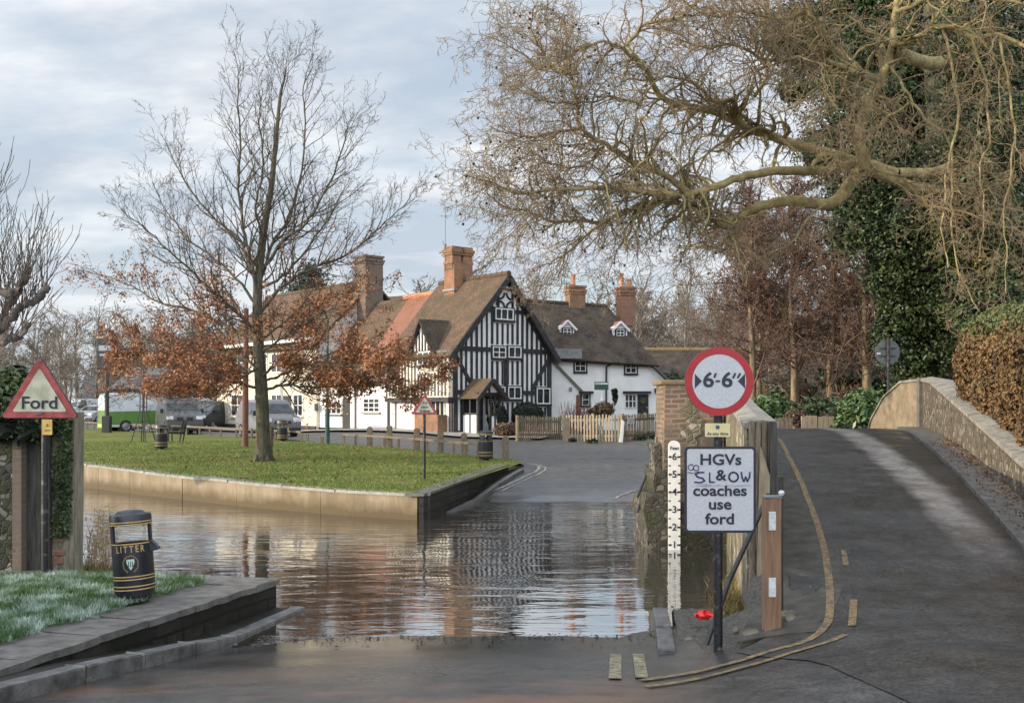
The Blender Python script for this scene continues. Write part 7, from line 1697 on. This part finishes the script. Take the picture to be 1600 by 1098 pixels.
IB = [blob(1300, 225, 36, 60, 55), blob(1268, 60, 38, 60, 50), blob(1345, 350, 34.5, 50, 55), blob(1398, 430, 34.5, 50, 60), blob(1330, 20, 37, 60, 50), blob(1400, 520, 34.5, 35, 60), blob(1530, 330, 31.2, 70, 80), blob(1540, 180, 31, 70, 90), blob(1540, 470, 31.5, 70, 80), blob(1500, 60, 31, 60, 70), blob(1450, 320, 31, 50, 40), blob(1400, 60, 36, 70, 60), blob(1470, 120, 36, 100, 110), blob(1560, 60, 37, 60, 90), blob(1390, 175, 36, 90, 80), blob(1310, 60, 37, 70, 60), blob(1570, 250, 36, 90, 110), blob(1450, 270, 35, 100, 90),
      blob(1350, 300, 35, 60, 55), blob(1440, 380, 34.5, 85, 80), blob(1530, 400, 35, 100, 110), blob(1450, 470, 34.5, 75, 80), blob(1430, 555, 34.5, 55, 50), blob(1500, 560, 35, 90, 90), blob(1600, 450, 36, 70, 130), blob(1340, 120, 36.5, 75, 60),
      blob(1630, 120, 37, 70, 120), blob(1250, 130, 38, 40, 28), blob(1235, 45, 38, 55, 45), blob(1390, -20, 36, 80, 50), blob(1500, -10, 37, 60, 40)]
rng = np.random.default_rng(31); v, f = clumps(IB, 260000, rng, .060, shell=.5, lump=.75, seed=2); np_mesh('foliage', v, f, 'ivy', ivyt)
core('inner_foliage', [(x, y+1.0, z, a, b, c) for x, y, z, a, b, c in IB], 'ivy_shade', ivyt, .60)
out = []; pl = spline([Vector((P(1490, 0, ID).x, ID+.6, .8)), P(1480, 500, ID+.6), P(1470, 300, ID+.6), P(1460, 60, ID+.6), P(1450, -120, ID+.6)], 4); out.append(([tuple(p) for p in pl], [lerp(.7, .2, i/(len(pl)-1)) for i in range(len(pl))], 12))
v, f = tubes_np(out); np_mesh('trunk', v, f, 'oak_bark', ivyt, smooth=True)

# ---- reddish alders beyond the bridge
AC = dict(seg=[6, 7, 5, 4], wander=[.20, .22, .28, .36], up=[.02, .03, .0, -.01], kids=[6.5, 6.5, 5.0, 0], ratio=[.46, .48, .5, .5], ang=(30, 65), rr=.55, sides=[4, 4, 3, 3], max=3, tiplvl=2, rmin=.0095)
alders = []
for i, (px_, D_, top, lean, r, lab) in enumerate(((1176, 47, 310, -4, .17, 'reddish winter alder whose trunk rises directly behind the round width sign'), (1187, 50, 380, 6, .16, 'shorter reddish alder just right of the one behind the round width sign'), (1241, 46, 300, -6, .19, "reddish alder with a pale straight trunk, left of the row's middle beyond the bridge"),
        (1298, 45, 320, 8, .19, "reddish alder with a forked pale trunk in the middle of the row beyond the bridge"), (1354, 44, 280, -3, .22, 'tallest reddish alder with the thickest trunk, left of the ivy covered tree'))):
    base = P(px_, 0, D_); base.z = 1.15
    t = thing('alder_tree', lab, 'tree', base, 'reddish alders beyond the bridge'); rg = random.Random(100+i); out = []; tips = []
    tp_ = [base-Vector((0, 0, .2)), P(px_, 560, D_), P(px_+lean, 470, D_), P(px_+lean*.3, 390, D_), P(px_+lean*1.5, top, D_)]
    pl = spline(tp_, 6); out.append(([tuple(p) for p in pl], [lerp(r, .03, (i_/(len(pl)-1))**.9) for i_ in range(len(pl))], 9))
    ds = [Vector((0, 0, 1))]*len(pl)
    kids(rg, [tuple(p) for p in pl], [r*.42]*len(pl), [Vector((0, 0, .5))+rvec(rg)*.9 for _ in pl], 3.9, 0, AC, out, tips, t0=.14, dens=84)
    big, tw = split_r(out, .055); tree_parts(t, big, tw, 'alder_bark', 'alder_twig', ('trunk', 'twigs'))
    lp = [(q[0]+rg.gauss(0, .05), q[1]+rg.gauss(0, .05), q[2]+rg.gauss(-.02, .05)) for pts, lv in tips for q in pts[1:]]
    v, f = leaf_quads(np.array(lp), np.random.default_rng(i), .055, aspect=.35); np_mesh('catkins', v, f, 'alder_bud', t)
    alders.append(t)

# ---- bare trees of the background: three kinds, copied
def bare_tree(name, label, H, spread, seed, bark, twig, nlimb, cfgx=None, grp=None, buds=0, up=.12):
    t = thing(name, label, 'tree', (0, 0, 0), grp); rg = random.Random(seed); out = []; tips = []
    C_ = dict(seg=[6, 5, 4, 3], wander=[.18, .24, .30, .36], up=[up, up*.8, up*.5, .02], kids=[6.0, 7.5, 6.0, 0], ratio=[.56, .52, .55, .5], ang=(22, 55), rr=.58, sides=[5, 4, 3, 3], max=3, tiplvl=2, rmin=.020)
    if cfgx: C_.update(cfgx)
    pl = spline([Vector((0, 0, -.4)), Vector((.1, 0, H*.25)), Vector((-.1, .1, H*.5)), Vector((.1, 0, H*.8))], 5); r = H*.018
    out.append(([tuple(p) for p in pl], [lerp(r, .03, i/(len(pl)-1)) for i in range(len(pl))], 8))
    kids(rg, [tuple(p) for p in pl], [r*.5]*len(pl), [Vector((0, 0, 1))+rvec(rg)*.4 for _ in pl], H*spread, 0, C_, out, tips, t0=.16, dens=nlimb)
    big, tw = split_r(out, H*.004); tree_parts(t, big, tw, bark, twig, ('trunk', 'twigs'))
    if buds:
        lp = [tuple(Vector(q)+rvec(rg)*.15) for pts, lv in tips for q in pts[1:] if rg.random() < buds]; v, f = leaf_quads(np.array(lp), np.random.default_rng(seed), .10, aspect=.4); np_mesh('buds', v, f, twig, t)
    return t
k1 = bare_tree('bare_tree', 'x', 13, .36, 41, 'wood_far', 'wood_far', 12)
k2 = bare_tree('bare_tree', 'x', 12, .30, 42, 'wood_far_dark', 'wood_far', 16, buds=.35)
k3 = bare_tree('bare_tree', 'x', 11, .40, 43, 'wood_far_dark', 'wood_far_dark', 13, dict(ang=(30, 70)), up=.05, buds=.5)
first = {0: True, 1: True, 2: True}; KS = [k1, k2, k3]
def put(k, px_, D_, top, lab, grp, rz, sxy=1.0, zb=1.1):
    H = (13, 12, 11)[k]; q = P(px_, 0, D_); q.z = zb; s = (P(0, top, D_).z-zb)/(H*1.0); sc = (s*sxy, s*sxy, s)
    if first[k]:
        o = KS[k]; first[k] = False; o.location = q; o.rotation_euler = (0, 0, rz); o.scale = sc; o['label'] = lab; o['group'] = grp; return o
    return copy_tree(KS[k], q, rz, lab, sc, grp)
G1, G2, G3 = 'bare trees at the far left', 'bare trees behind the houses', 'bare wood on the slope at the right'
put(0, 728, 78, 345, 'spreading bare tree showing behind the twin chimney stack of the timbered house', G2, .4, 1.0)
put(0, 668, 92, 405, 'smaller bare tree behind the red tiled roof, left of the twin chimney stack', G2, 2.0, 1.1)
put(0, 838, 90, 400, 'bare tree behind the gap between the timbered house and the white cottages', G2, 3.2, 1.1)
put(1, 930, 95, 428, 'bare tree behind the white cottages, between their two chimneys', G2, 1.2, 1.2)
put(0, 1000, 105, 420, 'bare tree behind the right chimney of the white cottages', G2, 5.1, 1.1)
for i, (px_, D_, top, k) in enumerate(((118, 98, 462, 0), (60, 92, 478, 1), (92, 108, 480, 0), (150, 104, 505, 2), (20, 95, 500, 1), (205, 110, 470, 0), (-30, 90, 470, 1), (245, 115, 500, 2), (290, 105, 505, 0), (40, 84, 535, 2), (110, 88, 545, 2), (0, 110, 480, 0), (180, 120, 520, 1))):
    put(k, px_, D_, top, ('bare grey tree in the background above the right slope of the Ford sign', 'bare brown tree right behind the top of the Ford sign', 'taller bare tree in the gap right of the Ford sign apex', 'low dark bare tree just left of the pub sign', 'bare brown tree behind the left slope of the Ford sign', 'bare tree behind and right of the pub sign', 'bare tree at the very left edge of the far background',
        'dark bare tree seen through the oak leaves above the green van', 'bare tree behind the grey slated house left of the oak', 'low dark bushy tree close behind the Ford sign', 'low dark bushy tree between the Ford sign and the pub sign', 'distant bare tree at the left edge under the pollard branches', 'distant bare tree behind the pub sign post')[i], G1, i*1.7, 1.15)
WOODL = ('by the outbuilding roof', 'above the lean-to roof', 'left of the round width sign', 'high on the slope over the outbuilding', 'behind the reddish alders at the left', 'behind the second alder', 'behind the middle alders', 'behind the tallest alder', 'beside the ivy covered tree', 'near the gap under the lowest plane bough', 'at the foot of the slope behind the alders', 'low down right of the width sign')
for i, (px_, D_, top, k) in enumerate(((1022, 100, 455, 1), (1050, 92, 470, 2), (1085, 108, 440, 1), (1040, 130, 432, 0), (1125, 100, 430, 1), (1165, 105, 420, 2), (1230, 100, 420, 1), (1310, 98, 410, 2), (1380, 95, 420, 1), (1090, 84, 520, 2), (1260, 72, 520, 2), (1180, 70, 530, 2))):
    put(k, px_, D_, top, 'brown bare tree of the sloping wood, '+WOODL[i], G3, i*2.3, 1.25, 1.1+max(0, (D_-95)*.04))
# the wood itself, one leafless mass on the rising ground and in the far left distance
rg = random.Random(66); WV = []; WF = []; nb = 0; protos = []
for i in range(5):
    out = []; tips = []; C_ = dict(seg=[5, 5, 4], wander=[.2, .26, .34], up=[.10, .08, .02], kids=[6, 9.0, 0], ratio=[.5, .5, .5], ang=(24, 60), rr=.6, sides=[4, 3, 3], max=2, tiplvl=2, rmin=.024)
    pl = spline([Vector((0, 0, -1)), Vector((.2, 0, 3)), Vector((-.2, .1, 6)), Vector((.1, 0, 9.5))], 4); out.append(([tuple(p) for p in pl], [lerp(.2, .04, k/(len(pl)-1)) for k in range(len(pl))], 5))
    kids(rg, [tuple(p) for p in pl], [.07]*len(pl), [Vector((0, 0, .8))+rvec(rg)*.6 for _ in pl], 4.2, 0, C_, out, tips, t0=.12, dens=30)
    protos.append(tubes_np(out))
spots = [(rg.uniform(985, 1440), rg.uniform(74, 150), 0) for _ in range(62)]+[(rg.uniform(-60, 330), rg.uniform(105, 160), 1) for _ in range(34)]+[(rg.uniform(640, 1000), rg.uniform(100, 150), 2) for _ in range(12)]
for px_, D_, sd in spots:
    v, f = rg.choice(protos); a = rg.uniform(0, 6.28); q = P(px_, 0, D_); zb = 1.1+max(0, (D_-95)*.04)*(sd != 1); top = (rg.uniform(470, 540) if sd == 1 else rg.uniform(425, 500) if sd == 0 else rg.uniform(440, 500)); s_ = max(.45, (P(0, top, D_).z-zb)/11)
    w = v*s_; c, s2 = math.cos(a), math.sin(a); w = np.stack([w[:, 0]*c-w[:, 1]*s2+q.x, w[:, 0]*s2+w[:, 1]*c+q.y, w[:, 2]+zb], -1); WV.append(w); WF.append(f+nb); nb += len(v)
tag(np_mesh('far_wood', np.concatenate(WV), np.concatenate(WF), 'wood_far', smooth=True), 'leafless grey brown wood massed in the distance behind the houses and alders', 'wood', kind='stuff')
print('far wood quads', sum(len(f) for f in WF), 'k1', [len(c.data.polygons) for c in k1.children])
# dark conifer behind the cream house chimney
cf = thing('conifer_tree', 'dark evergreen behind the cream house, left of its brick chimney', 'tree', (P(483, 0, 80).x, 80, 1.2))
CB = [blob(483, 450, 80, 32, 26), blob(470, 480, 80, 40, 36), blob(500, 482, 80, 36, 30), blob(485, 422, 80, 16, 16)]
v, f = clumps(CB, 5000, np.random.default_rng(4), .22, shell=.3, lump=.8, aspect=.3); np_mesh('foliage', v, f, 'conifer', cf)
m = MB(); m.tube([(cf.location.x, 80, .8), (cf.location.x, 80, 9)], [.3, .1], 8); m.build('trunk', 'oak_bark', cf)

# ---- pollarded tree at the left edge
pol = thing('pollard_tree', 'knobbly pollarded bare tree with upright shoots at the left edge', 'tree', (P(-90, 0, 26).x, 26, .5))
rg = random.Random(8); out = []; tips = []
QC = dict(seg=[7, 5, 3], wander=[.10, .16, .2], up=[.20, .12, .1], kids=[3.4, 2.2, 0], ratio=[.45, .5, .5], ang=(14, 34), rr=.55, sides=[4, 3, 3], max=2, tiplvl=2, rmin=.007)
tr = [Vector((P(-90, 0, 26).x, 26, .0)), P(-92, 600, 26), P(-88, 520, 26), P(-60, 470, 26)]
for pix, r0, r1, d1 in (([(-90, 660), (-92, 600), (-88, 530), (-70, 470)], .34, .22, 26), ([(-85, 540), (-40, 522), (0, 515), (30, 482), (52, 470), (75, 452)], .15, .05, 25.5), ([(-80, 510), (-40, 500), (-5, 505), (15, 480), (38, 440), (45, 425)], .14, .06, 27), ([(-70, 470), (-40, 430), (-15, 440), (10, 460), (30, 455)], .13, .06, 25), ([(-88, 560), (-40, 545), (0, 535), (28, 530), (45, 510)], .10, .04, 25.5), ([(-70, 470), (-50, 410), (-30, 370), (-20, 330)], .14, .06, 26.5)):
    pl = spline(path(pix, 26, d1), 5); pl = [p+rvec(rg)*.05 for p in pl]; n = len(pl); out.append(([tuple(p) for p in pl], [lerp(r0, r1, i/(n-1))*rg.uniform(.85, 1.25) for i in range(n)], 8))
    if r0 < .3:
        kids(rg, [tuple(p) for p in pl], [.026]*n, [Vector((.12, 0, 1))+rvec(rg)*.35 for _ in pl], 2.7, 0, QC, out, tips, t0=.35, dens=26)
        for _ in range(5): q = pl[rg.randrange(n//2, n)]; out.append(([tuple(q-Vector((.08, 0, 0))), tuple(q+Vector((0, 0, .05))), tuple(q+Vector((.09, 0, .04)))], [.05, .11, .05], 6))
big, tw = split_r(out, .03); tree_parts(pol, big, tw, 'pollard_bark', 'oak_twig', ('trunk', 'twigs'))

# ---- hedge along the right wall
hd = thing('hedge', 'tall clipped hedge, russet brown with a greener top, above the right wall of the bridge', 'hedge', (8, 17, 1.5))
hl = [(8.42, 20.7), (7.2, 15), (6.15, 10.6), (4.9, 6.5)]
ZB = lambda y: interp(y, RPT)-.15
rng = np.random.default_rng(12); n = 70000; H1 = lambda y: interp(y, [(6, 3.35), (10.6, 3.55), (15, 3.86), (19, 4.15), (20.7, 4.05)])
tt = rng.random(n); PP = np.zeros((n, 3)); NN = np.zeros((n, 3)); top = np.zeros(n, bool)
for i in range(n):
    y = lerp(6.5, 20.7, tt[i]); x = interp(y, [(b, a) for a, b in hl[::-1]]); z0, z1 = ZB(y), H1(y); u = rng.random()
    if u < .66:
        z = lerp(z0, z1, rng.random()); bul = .10*math.sin(math.pi*(z-z0)/(z1-z0)); rr = .16*pnoise(Vector((y*1.1, z*1.1, 2)))+.07*pnoise(Vector((y*3.5, z*3.5, 7))); sag = max(0, (z-(z1-.35))/.35)**2*.28
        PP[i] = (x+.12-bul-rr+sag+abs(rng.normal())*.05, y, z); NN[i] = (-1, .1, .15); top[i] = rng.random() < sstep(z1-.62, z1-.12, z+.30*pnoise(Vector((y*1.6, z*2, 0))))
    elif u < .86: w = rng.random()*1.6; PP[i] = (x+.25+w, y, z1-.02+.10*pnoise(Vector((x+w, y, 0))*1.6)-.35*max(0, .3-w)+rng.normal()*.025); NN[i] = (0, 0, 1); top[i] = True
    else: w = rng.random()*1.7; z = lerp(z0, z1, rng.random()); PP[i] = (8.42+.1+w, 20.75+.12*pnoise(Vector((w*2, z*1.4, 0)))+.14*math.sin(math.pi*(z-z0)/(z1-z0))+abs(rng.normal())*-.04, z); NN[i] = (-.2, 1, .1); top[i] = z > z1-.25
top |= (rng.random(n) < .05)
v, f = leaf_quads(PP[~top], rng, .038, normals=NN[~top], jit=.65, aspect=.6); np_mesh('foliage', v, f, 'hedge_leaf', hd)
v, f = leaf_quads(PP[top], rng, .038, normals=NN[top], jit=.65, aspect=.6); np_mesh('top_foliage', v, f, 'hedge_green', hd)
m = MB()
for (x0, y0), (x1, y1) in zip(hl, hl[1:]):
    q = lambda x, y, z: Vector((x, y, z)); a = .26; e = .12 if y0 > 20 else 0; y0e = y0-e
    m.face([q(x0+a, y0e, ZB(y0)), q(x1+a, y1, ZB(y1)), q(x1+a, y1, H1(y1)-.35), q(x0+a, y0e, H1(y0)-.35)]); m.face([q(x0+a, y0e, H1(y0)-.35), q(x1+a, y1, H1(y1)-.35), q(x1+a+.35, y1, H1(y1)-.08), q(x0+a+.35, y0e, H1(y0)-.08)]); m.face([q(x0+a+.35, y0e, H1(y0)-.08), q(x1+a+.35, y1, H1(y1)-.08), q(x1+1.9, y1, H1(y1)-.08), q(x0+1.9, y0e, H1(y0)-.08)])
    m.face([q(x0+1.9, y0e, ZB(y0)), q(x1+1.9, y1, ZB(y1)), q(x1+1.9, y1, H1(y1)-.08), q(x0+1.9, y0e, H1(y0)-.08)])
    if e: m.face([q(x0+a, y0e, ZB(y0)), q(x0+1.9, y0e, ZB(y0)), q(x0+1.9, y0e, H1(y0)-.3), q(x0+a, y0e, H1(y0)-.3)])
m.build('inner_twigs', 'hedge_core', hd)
# leaf litter along the foot of the wall
rg = random.Random(2); pts = []
for i in range(1500):
    y = rg.uniform(9, 21); pts.append((rwx(y)-abs(rg.gauss(0, .2))-.02, y, interp(y, BRID)+.09))
v, f = leaf_quads(np.array(pts), np.random.default_rng(3), .022, normals=np.tile([0, 0, 1.0], (len(pts), 1)), jit=.5); tag(np_mesh('leaf_litter', v, f, 'fallen_leaf'), 'brown leaf litter along the foot of the right bridge wall', 'leaves', kind='stuff')

# ---- shrubs
def bush(name, label, blobs, n, size, m, cat='shrub', shell=.5, lump=.5, aspect=.6, coremat='ivy_shade', cs=.72, grp=None, seed=1, jit=.7):
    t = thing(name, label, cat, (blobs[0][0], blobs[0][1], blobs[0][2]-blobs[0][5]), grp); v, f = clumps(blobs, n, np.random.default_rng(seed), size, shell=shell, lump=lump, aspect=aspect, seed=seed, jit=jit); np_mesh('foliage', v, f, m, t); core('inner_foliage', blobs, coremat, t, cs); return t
bush('laurel_bush', "light green laurel bush at the crest of the bridge against the right wall's curved end", [blob(1342, 652, 31, 34, 36), blob(1325, 668, 31, 22, 22), blob(1358, 634, 31.5, 24, 24), blob(1340, 628, 32, 18, 18)], 5200, .10, 'laurel', aspect=.42, lump=.6)
bush('green_shrub', 'dark green shrub left of the laurel bush beyond the bridge', [blob(1278, 642, 37, 34, 20), blob(1300, 640, 37, 26, 18)], 3600, .08, 'shrub_leaf', grp='shrubs beyond the bridge', seed=3)
bush('green_shrub', 'bright green shrub beyond the bridge, just right of the round width sign', [blob(1205, 640, 36, 30, 20), blob(1230, 645, 36, 28, 16), blob(1188, 640, 36, 18, 16)], 3600, .08, 'laurel', grp='shrubs beyond the bridge', seed=4)
bush('brown_shrub', 'brown dead shrub hanging over the timber screens beyond the bridge', [blob(1245, 652, 35, 18, 14), blob(1292, 655, 35, 18, 10)], 1800, .06, 'heather', grp='shrubs beyond the bridge', coremat='hedge_core', seed=5)
bush('dark_shrub', 'dark evergreen thicket under the alders beyond the bridge', [blob(1330, 600, 52, 60, 34), blob(1235, 615, 54, 45, 28), blob(1380, 600, 50, 40, 40)], 4200, .14, 'ivy', grp='shrubs beyond the bridge', seed=6)
bush('topiary_bush', 'smaller dark clipped dome bush beside the timbered porch', [blob(778, 653, 50.5, 16, 20)], 3600, .05, 'topiary', lump=.12, shell=.9, cs=.90, grp='dome bushes')
bush('topiary_bush', 'larger dark clipped dome bush in front of the timbered gable', [blob(824, 650, 51, 25, 22)], 5000, .05, 'topiary', lump=.12, shell=.9, cs=.90, grp='dome bushes', seed=2)
bush('brown_bush', 'rounded brown bush left of the dark garden gate', [blob(788, 673, 48.3, 17, 13), blob(797, 672, 48.3, 12, 13)], 3200, .05, 'heather', lump=.3, coremat='hedge_core')
bush('brown_bush', 'rounded brown bush in the cottage garden behind the pale fence', [blob(943, 640, 51, 18, 13), blob(930, 645, 51, 14, 9)], 2600, .05, 'heather', lump=.3, coremat='hedge_core', seed=3)
bush('verge_weeds', 'low green weeds along the foot of the grey picket fence', [blob(1010, 686, 46.5, 20, 5), blob(1025, 685, 47.5, 14, 6), blob(893, 690, 46.2, 6, 3), blob(925, 691, 45.6, 8, 3)], 1500, .06, 'shrub_leaf', cat='weeds', seed=4)
bush('climbing_plant', 'small climbing plant on the white cottage wall right of the agent board', [blob(961, 622, 54.3, 4, 12), blob(960, 612, 54.3, 5, 5)], 420, .05, 'shrub_leaf', cat='plant', seed=5, cs=.4)
# reddish stems by the cottage fence
t = thing('red_stem_shrub', 'thin red stemmed shrub in the cottage garden behind the left end of the pale fence', 'shrub', (P(900, 0, 51.5).x, 51.5, 1.0)); rg = random.Random(3); out = []
for i in range(160):
    b = P(rg.uniform(880, 935), 0, 51.5+rg.uniform(-.4, .4)); b.z = 1.0; h = rg.uniform(.9, 1.7); d = Vector((rg.uniform(-.3, .3), rg.uniform(-.2, .2), h)); out.append(([tuple(b), tuple(b+d*.5+rvec(rg)*.05), tuple(b+d)], [.012, .010, .006], 3))
v, f = tubes_np(out); np_mesh('stems', v, f, 'red_stem', t)
# garden evergreen strip by the lean-to
bush('evergreen_hedge', 'dark green hedge against the lean-to roof right of the white cottages', [blob(1046, 596, 58, 22, 13), blob(1030, 590, 58, 14, 8)], 2400, .08, 'ivy', cat='hedge', seed=7)
# ---- ivy on the left wall, weeds, reeds
iv_ = bush('wall_ivy', 'glossy dark ivy growing over the top of the flint wall behind the Ford sign', [blob(-25, 640, 13.5, 75, 50, 45), blob(20, 625, 13.6, 42, 42, 40), blob(55, 660, 13.6, 30, 32, 22), blob(0, 600, 13.8, 60, 24, 50), blob(25, 672, 13.4, 40, 18, 14)], 9500, .040, 'ivy', cat='ivy', lump=.55, seed=9, cs=.68, shell=.55)
PP = []; rg = random.Random(6)
for i in range(1900):
    s = rg.random()**1.25; px_ = 114-24*s*rg.random()-abs(rg.gauss(0, 10)); py_ = 640+200*s; p = P(px_, py_, LD+.16); PP.append((p.x, p.y-abs(rg.gauss(0, .02)), p.z))
v, f = leaf_quads(np.array(PP), np.random.default_rng(2), .026, normals=np.tile([0, -1.0, .2], (len(PP), 1)), jit=.6); np_mesh('trailing_ivy', v, f, 'ivy', iv_)
rd = thing('reed_clump', 'clump of dry pale reeds and weeds at the water edge beside the timber post', 'plant', (P(150, 0, 15).x, 15, 0)); rg = random.Random(15); out = []; hd_ = []
for i in range(34):
    b = P(rg.uniform(135, 168), 0, 15+rg.uniform(-.3, .3)); b.z = .05; h = rg.uniform(.35, 1.0); d = Vector((rg.uniform(-.10, .10), 0, h)); q = [b, b+d*.4+rvec(rg)*.03, b+d*.75+rvec(rg)*.03, b+d+Vector((rg.uniform(-.05, .05), 0, -.02))]; out.append(([tuple(x) for x in q], [.005, .005, .004, .003], 3))
    for _ in range(7): s = rg.uniform(.4, 1); p = b+d*s; e = p+Vector((rg.uniform(-.13, .13), rg.uniform(-.1, .1), rg.uniform(.0, .10))); out.append(([tuple(p), tuple(p.lerp(e, .5)), tuple(e)], [.003, .003, .002], 3)); hd_.append(tuple(e))
v, f = tubes_np(out); np_mesh('stems', v, f, 'reed', rd); v, f = leaf_quads(np.array(hd_), np.random.default_rng(1), .018); np_mesh('seed_heads', v, f, 'reed', rd)
pts = []
for i in range(2600): q = P(rg.uniform(108, 172), 0, 14.6+rg.uniform(-.6, .6)); pts.append((q.x+rg.gauss(0, .1), q.y, -.02))
tag(blades('bank_weeds', pts, .08, .34, .012, 'wet_weed', 5, .9), 'low yellowish weeds and dead grass at the water edge beside the timber post', 'weeds', kind='stuff')
pts = []
for i in range(800): y = rg.uniform(11.8, 15); x = parx(y)-.34-abs(rg.gauss(0, .12)); pts.append((x, y, max(-.02, .10-(y-12)*.06)))
tag(blades('bank_weeds', pts, .04, .16, .010, 'wet_weed', 6, .9), 'low weeds at the water foot of the left bridge parapet', 'weeds', kind='stuff')
rg = random.Random(51); pts = []
for i in range(420):
    x = rg.uniform(-2.6, 1.5); y = 11.15+.25*pnoise(Vector((x*.8, 0, 3)))+rg.gauss(0, .10)-(abs(rg.gauss(0, .5)) if rg.random() < .25 else 0); pts.append((x, y, max(.012, h_road(x, y)+.012)))
v, f = leaf_quads(np.array(pts), np.random.default_rng(7), .022, normals=np.tile([0, 0, 1.0], (len(pts), 1)), jit=.35, aspect=.5); tag(np_mesh('waterline_debris', v, f, 'mud'), 'scraps of dead leaf and silt left along the near waterline of the ford', 'debris', kind='stuff')
# roadside weeds on the bridge verge and stray stones
rg = random.Random(44)
for i, (px_, py_, r) in enumerate(((1232, 968, .13), (1150, 985, .05), (1175, 990, .07), (1075, 1000, .04))):
    p = ground_pt(px_, py_); p.z = max(p.z, .14); b = bmesh.new(); bmesh.ops.create_icosphere(b, subdivisions=3, radius=r)
    for v_ in b.verts: v_.co.z *= .6; v_.co += Vector((pnoise(v_.co*9+Vector((i, 0, 0))), pnoise(v_.co*9+Vector((0, i, 4))), pnoise(v_.co*9)))*r*.5
    me = bpy.data.meshes.new('stone'); b.to_mesh(me); b.free(); me.materials.append(MATS['footing_stone']); o = bpy.data.objects.new('stone', me); COL.objects.link(o); o.location = p; tag(o, ('largest stone lying at the foot of the timber bollard', 'small stone just right of the sign post on the gravel', 'stone between the sign post and the bollard', 'smallest stone left of the sign post on the gravel')[i], 'stone', 'loose stones on the gravel')
